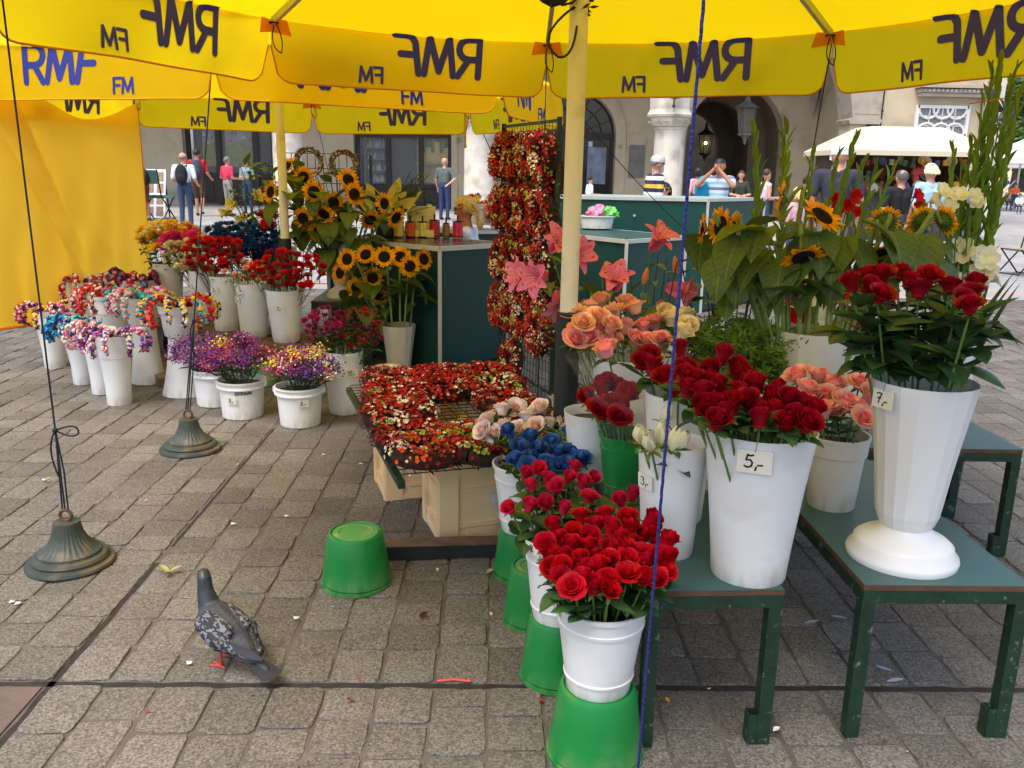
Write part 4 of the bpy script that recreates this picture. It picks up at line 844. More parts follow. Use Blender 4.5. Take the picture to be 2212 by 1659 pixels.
def price(root, key, text, px, py, size=.05, hang=True, ink=INKB, nm='price_tag'):
    """small card on the side of the vessel that faces the pixel"""
    p, r0, r1, h = VES[key]; d = ray(px, py); o = Vector((p.x, p.y, 0)); dd = Vector((d.x, d.y, 0))
    # hit on the cone: nearest of the two crossings
    best = None
    for i in range(4000):
        t = .5+i*.002; q = CAM+d*t; s = (q.z-p.z)/h
        if -.1 <= s <= 1.02:
            rr = r0+(r1-r0)*max(0, min(1, s))**1.5
            if (Vector((q.x, q.y, 0))-o).length <= rr+.004: best = q; break
    if best is None: best = CAM+d*((p-CAM).length)
    n = (Vector((best.x, best.y, 0))-o).normalized(); sl = Vector((n.x, n.y, -(r1-r0)/h*1.2)).normalized(); s = Vector((-n.y, n.x, 0)); u = sl.cross(s)*-1
    if u.z < 0: u = -u
    if n.y > 0: s = -s
    w, hh = size*1.35*(1 if len(text) < 4 else 1.2), size; c = best+n*.004-root.location; mb = MB(); Mx = Matrix((s, u, sl)).transposed()
    mb.box(c, (w, hh, .0015), 0, M=Mx); tg = mb.obj(nm, TAGM, root, False)
    mb = MB(); L = sum(GW.get(ch, .75) for ch in text)*hh*.55; f = lambda x, y, e: c+s*x+u*y+sl*(.0009+e)
    glyphs(text, -L/2, -hh*.25, hh*.55, hh*.075, f, mb, (.0004,), step=.01); mb.obj('price', ink, tg, False)
    if hang: mb = MB(); mb.tube([c+u*hh*.42+sl*.001, c+u*hh*.75+s*.003+sl*.002, c+u*hh*1.2], .0009, 4); mb.obj('hanger', WIRE, tg)
    return tg
R_ = {}
def vs_(key, label, p, r0, r1, h, **k): R_[key] = vessel(key, label, p, r0, r1, h, **k)
vs_('V1', 'large white vase of dark red roses with a hanging price tag 5', (.695, 2.115, ZB), .099, .144, .411)
vs_('V2', 'white vase of cream buds with a price sticker 3', (.50, 2.25, ZB), .074, .097, .33)
vs_('V2b', 'white vase of dark red roses standing behind the cream buds', (.575, 2.50, ZB), .082, .115, .405)
vs_('V3', 'green bucket holding the wrapped red rose bouquet', (.44, 2.70, ZB), .062, .086, .21, kind='bucket', m_=PGN, cat='bucket', group='green buckets')
vs_('V4', 'wide white vase of peach and coral roses', (.50, 3.06, ZB), .095, .144, .40)
vs_('VP', 'white vase of pale pink roses beside the cream pole', (.345, 2.86, ZB), .072, .098, .24)
vs_('V7', 'white pedestal vase of deep red roses with a tag 7', (1.165, 2.225, ZB), .150, .137, .516, kind='pedestal')
vs_('V8', 'off-white pot of pink roses behind the pedestal vase', (1.11, 2.61, ZB), .074, .097, .245, kind='pot', m_=PCR, cat='pot', group='white flower pots')
vs_('V9', 'off-white faceted vase of drooping sunflowers', (1.205, 3.18, ZB), .112, .134, .48, m_=PCR, facets=14)
vs_('V10', 'fluted white vase of tall gladioli', (1.93, 3.45, ZB), .062, .073, .43, facets=16)
GB = 'upturned green buckets'
for k, (x, y, rr, lab) in (('G1', (.285, 1.985, .13, 'upturned green bucket under the ribbed white bucket of bright red roses')), ('G2', (.205, 2.34, .112, 'upturned green bucket under the white bucket of cerise roses')), ('G3', (.155, 2.68, .112, 'upturned green bucket hidden between the rose buckets')), ('G4', (.12, 3.03, .112, 'upturned green bucket under the blue roses')), ('GL', (-.5, 2.945, .131, 'lone upturned green bucket with a dusty top on the setts'))):
    vs_(k, lab, (x, y, 0), rr*.77, rr, .205, kind='inverted', m_=PGN, cat='bucket', group=GB)
DUST = mat('dusty_green_plastic', srgb((84, 150, 84)), .6, .12, 9, dirt=(srgb((150, 168, 120)), .5, 14))
for k in ('G1', 'G2', 'G3', 'G4', 'GL'): p, r0, r1, h = VES[k]; mb = MB(); mb.lathe([(0, h-.0045), (r0*.60, h-.0045), (r0*.63, h-.0015), (r0*.83, h-.0035)], 32); mb.obj('dusty_base', DUST, R_[k])
vs_('W1', 'ribbed white bucket of bright red roses on a green bucket', (.285, 1.985, .2), .083, .116, .245, kind='bucket', cat='bucket', group='white buckets')
vs_('W2', 'white bucket of cerise roses on a green bucket', (.205, 2.34, .2), .076, .105, .25, kind='bucket', cat='bucket', group='white buckets')
vs_('W3', 'white bucket of dyed blue roses on a green bucket', (.12, 3.0, .2), .082, .115, .26, kind='bucket', cat='bucket', group='white buckets')
vs_('S1', 'cream faceted vase of sunflowers beside the dark counter', (-.73, 6.49, 0), .09, .133, .35, m_=PCR, facets=12)
vs_('V15', 'white vase of magenta chrysanthemums with a sticker 15', (-.94, 5.27, 0), .097, .13, .40)
vs_('B8b', 'white tub of mixed statice with a sticker 8 nearest the open joint', (-1.16, 4.99, 0), .118, .142, .24, kind='tub', cat='bucket', group='white tubs of statice')
vs_('B8a', 'white tub of purple and yellow statice with a printed sticker', (-1.55, 5.15, 0), .122, .144, .235, kind='tub', cat='bucket', group='white tubs of statice')
vs_('B8c', 'white tub of pale lilac statice behind the other tubs', (-1.80, 5.42, 0), .118, .14, .24, kind='tub', cat='bucket', group='white tubs of statice')
for k, t in (('B8a', 'B8a'), ('B8b', 'B8b'), ('B8c', 'B8c')):
    p, r0, r1, h = VES[k]
    for s in (-1, 1): mb = MB(); mb.box((s*(r1+.004), 0, h*.9), (.016, .03, .03)); mb.obj('handle_lug', PWH, R_[k], False)
vs_('v3a', 'white vase of red carnations with a sticker 3 nearest the sunflowers', (-1.48, 6.04, .3), .093, .135, .37)
vs_('v3b', 'white vase of pale pink carnation buds', (-1.75, 6.20, .3), .095, .122, .39)
vs_('v3c', 'white vase of red carnations between pink and cream ones', (-2.02, 6.45, .3), .093, .117, .41)
vs_('v3d', 'white vase of cream carnations beneath the magenta flowers', (-2.27, 6.72, .3), .085, .117, .42)
vs_('v3e', 'greyish white vase of yellow chrysanthemums', (-2.66, 7.05, .3), .09, .12, .43, m_=PCR)
vs_('v3f', 'white vase of blue chrysanthemums behind the red carnations', (-1.95, 7.1, .3), .09, .12, .43)
vs_('v3g', 'white vase of magenta chrysanthemums beside the yellow ones', (-2.42, 7.15, .3), .085, .115, .41)
vs_('ped', 'white pedestal vase of tall sunflowers with a tag 5', (-1.22, 6.85, .5), .12, .115, .52, kind='pedestal')
vs_('ped2', 'white vase of white lilies beside the far pole', (-1.8, 7.35, 0), .09, .12, .85)
CRN = 'pots hung with flower crowns'
vs_('L1', 'tall white vase with a straight collar hung with lilac flower crowns', (-2.41, 5.39, 0), .075, .111, .455, kind='collar', group=CRN)
vs_('L1b', 'tall white vase half hidden behind the lilac crowns', (-2.63, 5.66, 0), .075, .111, .44, kind='collar', group=CRN)
vs_('L2', 'tall white vase hung with turquoise flower crowns', (-2.88, 5.92, 0), .072, .12, .425, kind='collar', group=CRN)
vs_('L3', 'tall white vase hung with pink and plum crowns at the row end', (-3.32, 6.40, 0), .074, .12, .44, kind='collar', group=CRN)
vs_('L5b', 'white vase standing upside down under the yellow and blue crowns', (-2.09, 5.68, 0), .085, .148, .40, kind='flare', group=CRN)
vs_('L5', 'white pot of yellow and blue crowns on an upturned vase', (-2.09, 5.68, .40), .105, .137, .205, kind='pot', cat='pot', group=CRN)
vs_('L6b', 'white vase standing upside down under the mint green crowns', (-2.46, 5.99, 0), .08, .115, .42, kind='flare', group=CRN)
vs_('L6', 'white pot of mint and pink crowns on an upturned vase', (-2.46, 5.99, .42), .1, .13, .19, kind='pot', cat='pot', group=CRN)
vs_('L7', 'wide white bucket of red and white crowns near the curtain', (-3.33, 7.0, .0), .13, .16, .58, kind='bucket', cat='bucket', group=CRN)
vs_('L8', 'white bucket hung with dark red crowns beside the yellow chrysanthemums', (-2.88, 7.02, .0), .13, .165, .6, kind='bucket', cat='bucket', group=CRN)
vs_('L9', 'white pot of red and white crowns between the tall vases', (-2.86, 6.4, .0), .12, .15, .56, kind='bucket', cat='pot', group=CRN)
vs_('E1', 'empty upturned cream bucket behind the wreath table', (-.72, 5.7, 0), .10, .118, .2, kind='inverted', m_=PCR, cat='bucket', group='spare buckets')
vs_('E2', 'pale green bucket under the plank bench', (-1.62, 6.0, 0), .1, .13, .25, kind='bucket', m_=mat('pale_green_plastic', srgb((150, 190, 130)), .45), cat='bucket', group='spare buckets')
price(R_['V1'], 'V1', '5,-', 1630, 997, .062); price(R_['V7'], 'V7', '7,-', 1909, 862, .05); price(R_['V2'], 'V2', '3,-', 1396, 1040, .042, False); price(R_['V2b'], 'V2b', '5,-', 1378, 879, .045); price(R_['V4'], 'V4', '5,-', 1268, 797, .045)
price(R_['B8a'], 'B8a', '8,-', 501, 866, .045, False); price(R_['B8b'], 'B8b', '8,-', 655, 872, .045, False); price(R_['V15'], 'V15', '15,-', 759, 806, .05, False); price(R_['v3a'], 'v3a', '3,-', 604, 667, .045, False)
price(R_['v3c'], 'v3c', '3,-', 464, 626, .045, False); price(R_['v3d'], 'v3d', '3,-', 418, 620, .045, False); price(R_['v3b'], 'v3b', '3,-', 514, 648, .045, False); price(R_['ped'], 'ped', '5,-', 690, 516, .05, False)
price(R_['W1'], 'W1', '8', 1202, 1308, .04, False); price(R_['W2'], 'W2', '8', 1152, 1185, .04, False)
# printed name strip over the 8
p, r0, r1, h = VES['B8a']; a0 = math.atan2(-p.y, -p.x)+.12; mb = MB()
glyphs('ZATrWIAN', -.06, 0, .018, .0035, lambda x, y, e: (math.cos(a0-x/(r1*.95))*-0+math.cos(a0+x/(r1*.95))*(r1*.935+e), math.sin(a0+x/(r1*.95))*(r1*.935+e), h*.70+y), mb, (.002,), step=.01); mb.obj('name_print', INKB, R_['B8a'], False)
# ================================================================ FLOWERS
def pet(name, col, tr=.28, var=.10, scale=25, isl=.24): return mat(name, srgb(col), .55, var, scale, trans=tr, spec=.2, isl=isl)
RLEAF = mat('rose_leaf', srgb((54, 86, 44)), .42, .18, 20, trans=.2, spec=.4, isl=.3); STEM = mat('flower_stem', srgb((92, 124, 52)), .5, .15, 20); LLEAF = mat('light_leaf', srgb((88, 118, 44)), .45, .18, 15, trans=.22, isl=.3)
DLEAF = mat('sunflower_leaf', srgb((86, 108, 48)), .5, .2, 12, trans=.25, isl=.25); DKST = mat('dark_stem', srgb((50, 66, 34)), .6, .2, 20)
def rose_mb(open_=.5, seed=0):
    """spiral rose head, base at the origin, opening along +Z, about 1 unit high"""
    r = random.Random(seed); mb = MB()
    def petal(a0, half, R, Hh, curl, lean, z0=0.):
        nu, nv = 4, 5; vs = []
        for j in range(nv+1):
            v = j/nv
            for i in range(nu+1):
                u = -1+2*i/nu; wd = half*(.55+.45*math.sin(math.pi*min(1, v*.62+.1))); a = a0+u*wd
                rr = R*(.42+.58*math.sin(min(1, v*1.25)*math.pi/2)**.8)+curl*max(0, v-.62)**2*3.2*(1-.25*u*u)+lean*v; z = z0+Hh*(v-.16*max(0, v-.62)*curl*3)-.10*Hh*u*u*v+r.uniform(-.012, .012)
                vs.append((rr*math.cos(a), rr*math.sin(a), z))
        mb.add(vs, [(j*(nu+1)+i, j*(nu+1)+i+1, (j+1)*(nu+1)+i+1, (j+1)*(nu+1)+i) for j in range(nv) for i in range(nu)])
    for n, R, Hh, curl, half, lean in ((5, .40, .80, .30+.4*open_, .78, .10*open_), (5, .35, .90, .22+.3*open_, .78, .06*open_), (4, .275, .97, .16+.2*open_, .95, .02), (3, .19, 1.0, .09, 1.25, 0), (2, .11, 1.0, .04, 1.7, 0)):
        off = r.uniform(0, 6.28)
        for k in range(n): petal(off+2*math.pi*k/n+r.uniform(-.12, .12), half*r.uniform(.92, 1.08), R*r.uniform(.95, 1.05), Hh*r.uniform(.94, 1.03), curl*r.uniform(.7, 1.3), lean)
    mb.ball((0, 0, .12), (.34, .34, .16), 0, 10, 5)
    return mb
def sepals():
    mb = MB()
    for k in range(5): a = 2*math.pi*k/5; d = Vector((math.cos(a), math.sin(a), 0)); mb.patch(d*.05, d*.9+Vector((0, 0, .25)), Vector((0, 0, 1)), .62, .11, -.7, .3, 4, 2)
    mb.ball((0, 0, -.02), (.14, .14, .12), 0, 8, 4); return mb
SEP = sepals().mesh('sepals', [LLEAF])
ROSE = {}
def rose_mesh(colname, material, k):
    s = random.randrange(3); q = (colname, k, s)
    if q not in ROSE: ROSE[q] = rose_mb((.18, .5, .8, 1.05)[k % 4]+(-.1, 0, .12)[s], k*7+s*31+11).mesh('bloom', [material])
    return ROSE[q]
mb = MB(); mb.tube([(0, 0, 0), (0, 0, 1)], [.0036, .0028], 6); STM = mb.mesh('stem', [STEM]); mb = MB(); mb.tube([(0, 0, 0), (0, 0, 1)], [.0018, .0014], 5); STM2 = mb.mesh('stem', [DKST])
mb = MB(); mb.tube([(0, 0, 0), (0, 0, 1)], [.0085, .0075], 8); STM3 = mb.mesh('stem', [mat('thick_stem', srgb((124, 140, 70)), .55, .15, 30)])
def leafmesh(name, material, L=1., Wd=.3, bend=-.5, cup=.35, nl=6, prof=None, seed=0):
    mb = MB(); mb.patch((0, 0, 0), (1, 0, .12), (0, 0, 1), L, Wd, bend, cup, nl, 4, prof or (lambda q: (math.sin(math.pi*q**.85)**.85*(1-.15*q) if q < 1 else 0)+.02), 0, .02); return mb.mesh(name, [material])
RLF = [leafmesh('leaf', RLEAF, 1, .33, b, c) for b, c in ((-.5, .35), (-1.1, .3), (.2, .4), (-.8, -.2))]
LLF = [leafmesh('leaf', LLEAF, 1, .16, b, c) for b, c in ((-.5, .3), (-1.1, .3), (.2, .4))]
heart = lambda q: (math.sin(math.pi*min(1, q*.93+.07))**.6*(1.2-.95*q))+.01
SLF = [leafmesh('leaf', DLEAF, 1, .44, b, c, 7, heart) for b, c in ((-.9, .25), (-1.5, .2), (-.5, .35), (-1.9, .1))]
def rose(base, top, size, bm, label, group, leaves=2, ll=.06, face=None, nm='rose', cat='rose', leafset=None, stm=None, lz=(.55, .9), sep=True, spread=0., rimz=None):
    base, top = Vector(base), Vector(top)
    if rimz is not None: s_ = min(.92, (rimz-base.z)/max(.01, top.z-base.z)); lz = (s_+.02, s_+(1-s_)*.78+.03)
    t = None; t = thing(nm, label, cat, base, 0, group); q = top-base
    link(stm or STM, 'stem', t, seg_M((0, 0, 0), q))
    d = face or ((q.normalized()+Vector((0, 0, 1)))*.42+Vector((rnd(-.5, .5), rnd(-.95, .2), rnd(.1, .6)))); R = aim(d, rnd(0, 6.28))
    bo = link(bm, 'bloom', t, TM(q, R, (size*rnd(.86, 1.06), size*rnd(.86, 1.06), size*rnd(.9, 1.2))))
    if sep: link(SEP, 'sepals', t, TM(q, R, size*.95))
    for k in range(leaves):
        s = rnd(*lz); a = rnd(0, 6.28); out = Vector((math.cos(a), math.sin(a), rnd(-.1, .5))); p = q*s+out*rnd(0, spread); L = ll*rnd(.75, 1.25)
        x = out.normalized(); y = Vector((0, 0, 1)).cross(x).normalized(); z = x.cross(y); link(random.choice(leafset or RLF), 'leaf', t, TM(p, Matrix((x, y, z)).transposed(), L))
    return t
def bloomsin(key, pts, Y=None, jit=.06):
    """stem feet inside the vessel for blooms seen at these pixels; their distance is that of the vessel, nudged by how high they sit"""
    p, r0, r1, h = VES[key]; out = []
    cx = sum(a for a, b in pts)/len(pts); ylo = max(b for a, b in pts); yhi = min(b for a, b in pts)
    for a, b in pts:
        dy = r1*1.15*(1-2*(b-yhi)/max(1, ylo-yhi))      # lower in the picture = nearer rim
        top = atY(a, b, (Y or p.y)+dy+rnd(-.02, .02)); foot = Vector((p.x+(top.x-p.x)*.3, p.y+(top.y-p.y)*.3, p.z+h*.45))
        if (Vector((foot.x, foot.y))-Vector((p.x, p.y))).length > r0*.8: f = r0*.8/(Vector((foot.x, foot.y))-Vector((p.x, p.y))).length; foot.x = p.x+(foot.x-p.x)*f; foot.y = p.y+(foot.y-p.y)*f
        out.append((foot, top))
    return out
def roses(key, pts, material, size, label, group, kinds=(0, 1, 2), **k):
    for f, tp in bloomsin(key, pts, k.pop('Y', None)): rose(f, tp, size*rnd(.93, 1.07), rose_mesh(material.name, material, random.choice(kinds)), label, group, rimz=VES[key][0].z+VES[key][3], **k)
def grid(x0, x1, y0, y1, n, seed, bow=0.):
    """n well spread positions inside a lens-shaped area of the picture"""
    r = random.Random(seed); out = []; tries = 0; dmin = math.sqrt((x1-x0)*(y1-y0)/n)*.82
    while len(out) < n and tries < 6000:
        tries += 1; a, b = r.uniform(-1, 1), r.uniform(-1, 1)
        if abs(a)**2.6+abs(b)**2.6 > 1: continue
        x, y = (x0+x1)/2+a*(x1-x0)/2, (y0+y1)/2+b*(y1-y0)/2+bow*a*a
        if all((x-u)**2+((y-v)*1.15)**2 > dmin*dmin for u, v in out): out.append((x, y))
        elif tries % 200 == 0: dmin *= .93
    return out
RED = pet('bright_red_petal', (184, 6, 30), .15); DRED = pet('deep_red_petal', (160, 8, 28), .15); CER = pet('cerise_petal', (214, 34, 74), .25); PNK = pet('coral_pink_petal', (255, 182, 178), .22, .08); PCH = pet('peach_petal', (255, 204, 172), .22, .06)
PPK = pet('pale_pink_petal', (255, 238, 232), .22, .04); CRMP = pet('cream_petal', (252, 238, 200), .25, .05); IVO = pet('ivory_petal', (240, 236, 200), .3); BLU = pet('dyed_blue_petal', (58, 100, 172), .2, .15, 30, .5); RPK = pet('rose_pink_petal', (255, 196, 192), .25, .1)
radial(RED, srgb((212, 12, 38))); radial(DRED, srgb((172, 8, 32))); radial(CER, srgb((226, 40, 84))); radial(PNK, srgb((252, 118, 112))); radial(PCH, srgb((255, 150, 104))); radial(PPK, srgb((250, 190, 188))); radial(CRMP, srgb((250, 216, 140))); radial(BLU, srgb((160, 192, 234)), .02, .3, .55, .2); radial(RPK, srgb((252, 120, 128)))
veins(RLEAF, srgb((96, 124, 76)), 13, .4); veins(LLEAF, srgb((140, 164, 84)), 9, .35); veins(DLEAF, srgb((146, 160, 88)), 8, .5)
roses('W1', grid(1176, 1452, 1125, 1285, 48, 1), RED, .047, 'bright red rose packed in the ribbed white bucket', 'bright red roses in the ribbed bucket', (0, 0, 1, 1, 2), leaves=4, ll=.07, lz=(.4, .85))
roses('W2', [(1133, 1030), (1163, 1020), (1182, 1046), (1238, 1022), (1275, 1040), (1205, 1062), (1255, 1052), (1150, 1060), (1270, 1085), (1105, 1105), (1180, 1095), (1215, 1110), (1342, 1090), (1362, 1080), (1140, 1105), (1225, 1040)], CER, .044, 'cerise rose bud standing in the white bucket behind the red roses', 'cerise roses', (0, 0, 1), leaves=5, ll=.085, lz=(.35, .95), Y=2.42)
roses('W3', [(1105, 942), (1120, 975), (1145, 960), (1165, 985), (1150, 1000), (1190, 968), (1205, 990), (1232, 950), (1262, 958), (1232, 990), (1258, 1005), (1205, 1015), (1180, 1010), (1118, 1003), (1275, 985), (1222, 1015), (1140, 1015)], BLU, .052, 'dyed blue rose in the white bucket before the pale pink ones', 'dyed blue roses', (1, 2, 3), leaves=3, ll=.075, Y=2.84)
BLF = mat('dyed_dark_leaf', srgb((22, 34, 60)), .4, .2, 20)
roses('VP', [(1060, 920), (1085, 900), (1115, 890), (1140, 918), (1172, 895), (1200, 882), (1225, 905), (1100, 935), (1160, 930), (1240, 915), (1265, 922), (1185, 930), (1215, 932), (1080, 942), (1125, 940), (1272, 938), (1052, 938)], PPK, .056, 'pale pink rose leaning out over the wreath table', 'pale pink roses', (2, 2, 3), leaves=2, ll=.07, Y=3.14)
roses('V4', [(1240, 690), (1270, 682), (1300, 668), (1330, 690), (1350, 672), (1375, 680), (1290, 705), (1318, 718), (1258, 712)], PCH, .062, 'peach rose at the back of the wide white vase', 'peach roses', (2, 3), leaves=1, Y=3.12)
roses('V4', [(1250, 730), (1275, 742), (1300, 735), (1322, 752), (1345, 722), (1365, 745), (1395, 748), (1425, 745), (1392, 718), (1415, 712), (1240, 745), (1315, 772)], PNK, .058, 'coral pink rose along the front of the wide white vase', 'coral pink roses', (2, 3), leaves=2, Y=3.0)
roses('V4', [(1430, 690), (1450, 705), (1475, 715), (1465, 735), (1482, 700)], CRMP, .065, 'cream yellow rose beside the coral pink ones', 'cream roses', (1, 2), leaves=1, Y=3.1)
roses('V3', [(1275, 870), (1300, 855), (1330, 848), (1360, 858), (1285, 890), (1318, 880), (1345, 890), (1370, 875), (1300, 905), (1335, 912), (1312, 842)], DRED, .055, 'red rose in the cellophane wrapped bouquet', 'wrapped red roses', (1, 2), leaves=1, Y=2.7)
roses('V2b', [(1383, 795), (1400, 783), (1470, 770), (1440, 832), (1478, 815), (1490, 845), (1405, 808), (1465, 858)], DRED, .055, 'dark red rose on a long stem behind the cream buds', 'dark red roses behind the cream buds', (1, 2), leaves=3, ll=.075, Y=2.5)
roses('V1', [(1555, 788), (1583, 805), (1540, 812), (1595, 825), (1530, 838), (1525, 870), (1545, 888), (1485, 858), (1478, 822), (1500, 832), (1590, 860), (1580, 890), (1620, 880), (1635, 850), (1688, 855), (1665, 905), (1630, 902), (1720, 890), (1715, 912), (1748, 905), (1575, 910), (1535, 900), (1605, 840), (1650, 872), (1700, 880), (1558, 850), (1510, 890), (1640, 925), (1695, 930), (1545, 925), (1735, 925)], DRED, .053, 'dark red rose in the large white vase tagged 5', 'dark red roses in the vase tagged 5', (0, 0, 1), leaves=3, ll=.075, lz=(.45, .85))
roses('V7', [(1843, 630), (1868, 632), (1895, 652), (1905, 615), (1940, 605), (1983, 645), (2005, 608), (2050, 635), (2068, 660), (2098, 650), (2105, 632), (2095, 678), (1880, 612), (1960, 625)], DRED, .051, 'deep red rose on a leafy stem in the pedestal vase', 'deep red roses in the pedestal vase', (1, 2, 3), leaves=13, ll=.108, lz=(.34, .78), spread=.03)
roses('V8', [(1730, 828), (1760, 835), (1800, 850), (1855, 838), (1785, 870), (1820, 885), (1845, 900), (1775, 905), (1805, 900), (1868, 870), (1755, 880), (1860, 915), (1735, 860)], RPK, .06, 'pink rose in the off-white pot behind the pedestal vase', 'pink roses in the off-white pot', (2, 3), leaves=2, ll=.06)
# tight cream buds
def bud_mesh():
    mb = MB()
    for k in range(5): a = 2*math.pi*k/5+.3; d = Vector((math.cos(a), math.sin(a), 0)); mb.patch(d*.08, d*.8+Vector((0, 0, 1)), d, 1.15, .34, -1.25, -.5, 6, 4)
    mb.ball((0, 0, .45), (.24, .24, .45), 0, 8, 6); return mb
BUD = bud_mesh().mesh('bloom', [IVO])
for f, tp in bloomsin('V2', [(1388, 960), (1408, 975), (1432, 915), (1428, 965), (1450, 975), (1462, 968)]): rose(f, tp, .058, BUD, 'ivory bud in the white vase with a sticker 3', 'ivory buds', 1, .05, nm='rose_bud', cat='flower')
# cellophane round the wrapped bouquet
p, r0, r1, h = VES['V3']; CEL = bpy.data.materials.new('cellophane'); CEL.use_nodes = True; _b = CEL.node_tree.nodes['Principled BSDF']; _b.inputs['Base Color'].default_value = (.75, .77, .75, 1); _b.inputs['Alpha'].default_value = .05; _b.inputs['Roughness'].default_value = .12; _b.inputs['Specular IOR Level'].default_value = .9
mb = MB(); mb.lathe([(.06, .1), (.085, .2), (.13, .33), (.17, .42), (.20, .47)], 28, scallop=lambda a, z: 1+.09*math.sin(a*5+z*9)*(z > .2)+.03*math.sin(a*13)); o = mb.obj('cellophane_wrap', CEL); o.location = p; tag(o, 'clear cellophane wrapped round the red rose bouquet', 'wrapping')
# ================================================================ SUNFLOWERS
SUNP = pet('sunflower_petal', (250, 178, 12), .35, .1); SUND = mat('sunflower_disc', srgb((38, 24, 16)), .9, .4, 120, .8, 200); SUNG = LLEAF
def sun_meshes(k):
    r = random.Random(k); pm_ = MB()
    for lay, (n, L, el) in enumerate(((19, 1.0, .12), (17, .92, .35))):
        for i in range(n):
            a = 2*math.pi*(i+.5*lay)/n+r.uniform(-.08, .08); d = Vector((math.cos(a), math.sin(a), el*r.uniform(.2, 1.8))); o = Vector((math.cos(a), math.sin(a), 0))*.78
            pm_.patch(o, d, (0, 0, 1), L*r.uniform(.8, 1.12), .19*r.uniform(.85, 1.15), r.uniform(-.5, .5), .3, 4, 2, lambda q: math.sin(math.pi*min(1, q*.8+.2))**.7)
    dk = MB(); dk.lathe([(.0, .12), (.3, .16), (.55, .2), (.8, .14), (.9, 0), (.6, -.15), (0, -.25)], 18)
    for i in range(120): q = math.sqrt(i/120)*.82; a = i*2.4; dk.ball((q*math.cos(a), q*math.sin(a), .15+.05*math.sin(q*3)), .035, 0, 4, 3, 1.6)
    bk = MB(); bk.lathe([(.85, -.02), (.6, -.2), (.25, -.34), (.12, -.5)], 14)
    for i in range(22): a = 2*math.pi*i/22; d = Vector((math.cos(a), math.sin(a), -.12)); bk.patch(d*.7, d, (0, 0, 1), .55*r.uniform(.8, 1.3), .13, r.uniform(.1, .7), .2, 3, 2)
    return pm_.mesh('ray_petals', [SUNP]), dk.mesh('seed_disc', [SUND]), bk.mesh('bracts', [SUNG])
SUN = [sun_meshes(k) for k in range(3)]
def leafM(p, out, L, up=(0, 0, 1)):
    x = Vector(out).normalized(); y = Vector(up).cross(x); y = y.normalized() if y.length > 1e-4 else Vector((0, 1, 0)); return TM(p, Matrix((x, y, x.cross(y))).transposed(), L)
def sunflower(foot, head, face, size, label, group, leaves=3, ll=.13, dz=(.5, .95), droop=True):
    foot, head = Vector(foot), Vector(head); t = thing('sunflower', label, 'sunflower', foot, 0, group); q = head-foot; f = Vector(face).normalized(); k = random.choice(SUN)
    nk = q-f*size*.45; mb = MB(); top = nk+Vector((0, 0, .05))-f*.05; mb.tube(bez((0, 0, 0), (q.x*.35, q.y*.35, q.z*.6), top, 8)+bez(top, top+Vector((0, 0, .03))-f*.0, nk, 4)[1:], [.0085]*9+[.007]*4, 7); mb.obj('stem', STM3.materials[0], t)
    R = aim(f, rnd(0, 6))
    for nm, me in zip(('ray_petals', 'seed_disc', 'bracts'), k): link(me, nm, t, TM(q, R, size))
    for i in range(leaves):
        s = rnd(*dz); a = rnd(0, 6.28); p = Vector((q.x*s, q.y*s, q.z*s)); link(random.choice(SLF), 'leaf', t, leafM(p, (math.cos(a), math.sin(a)-.2, rnd(-.7, .3)), ll*rnd(.7, 1.25)))
    return t
def foot_in(key, hx, hy, low=.3):
    p, r0, r1, h = VES[key]; d = Vector((hx-p.x, hy-p.y)); d = d.normalized()*min(r0*.75, d.length) if d.length > 0 else d; return Vector((p.x+d.x, p.y+d.y, p.z+h*low))
for px, py, dy, fc, sz in ((1558, 490, .02, (-1, -.35, .1), .046), (1580, 500, .0, (.9, -.5, -.05), .046), (1690, 432, .05, (-.8, .3, .1), .046), (1775, 468, -.1, (.35, -.5, .75), .050), (1735, 555, -.14, (.05, -.62, -.75), .048), (1898, 545, -.05, (.1, -.5, -.85), .040), (1910, 480, .05, (.1, .9, .45), .040), (1990, 478, .08, (-.2, .9, .4), .038), (2040, 478, .02, (.9, .3, .3), .036), (1520, 495, .1, (-1, .1, .1), .036)):
    h = atY(px, py, 3.2+dy); sunflower(foot_in('V9', h.x, h.y), h, fc, sz, 'sunflower with broad drooping leaves in the off-white faceted vase', 'drooping sunflowers', 5, .17, (.66, .98))
for px, py, fc, L in ((1980, 505, (-.1, -.5, -1), .24), (1815, 510, (-.4, -.6, -.8), .2), (1690, 600, (-.6, -.4, -.8), .15), (1660, 540, (-.8, -.4, -.6), .2), (1890, 590, (.5, -.3, -.9), .14), (2020, 560, (.5, -.5, -.8), .2), (1560, 560, (-.3, -.5, -1), .17), (1640, 500, (-1, -.3, .1), .2), (1600, 510, (-.6, -.5, -.9), .2), (1690, 560, (-.3, -.6, -.9), .19), (1760, 500, (.1, -.7, -.8), .19), (1800, 565, (-.2, -.6, -1), .18), (1840, 520, (.4, -.6, -.8), .2), (1862, 480, (.7, -.4, -.3), .18), (1925, 500, (.2, -.7, -.8), .2), (1950, 560, (.4, -.4, -1), .18), (1735, 545, (-.5, -.6, -.7), .18), (1650, 490, (-.5, -.7, -.5), .17), (1855, 600, (.1, -.6, -1), .14), (1780, 530, (.5, -.7, -.6), .17)):
    p = atY(px, py, 3.12); f_ = foot_in('V9', p.x, p.y); o = thing('sunflower_stalk', 'broad heart-shaped sunflower leaf hanging over the off-white vase', 'sunflower leaf', f_, 0, 'broad sunflower leaves'); mb = MB(); mb.tube(bez((0, 0, 0), ((p-f_).x*.3, (p-f_).y*.3, (p-f_).z*.9), p-f_, 8), [.006]*5+[.004]*4, 6); mb.obj('stem', STM3.materials[0], o); link(SLF[0], 'leaf', o, leafM(p-f_, fc, L))
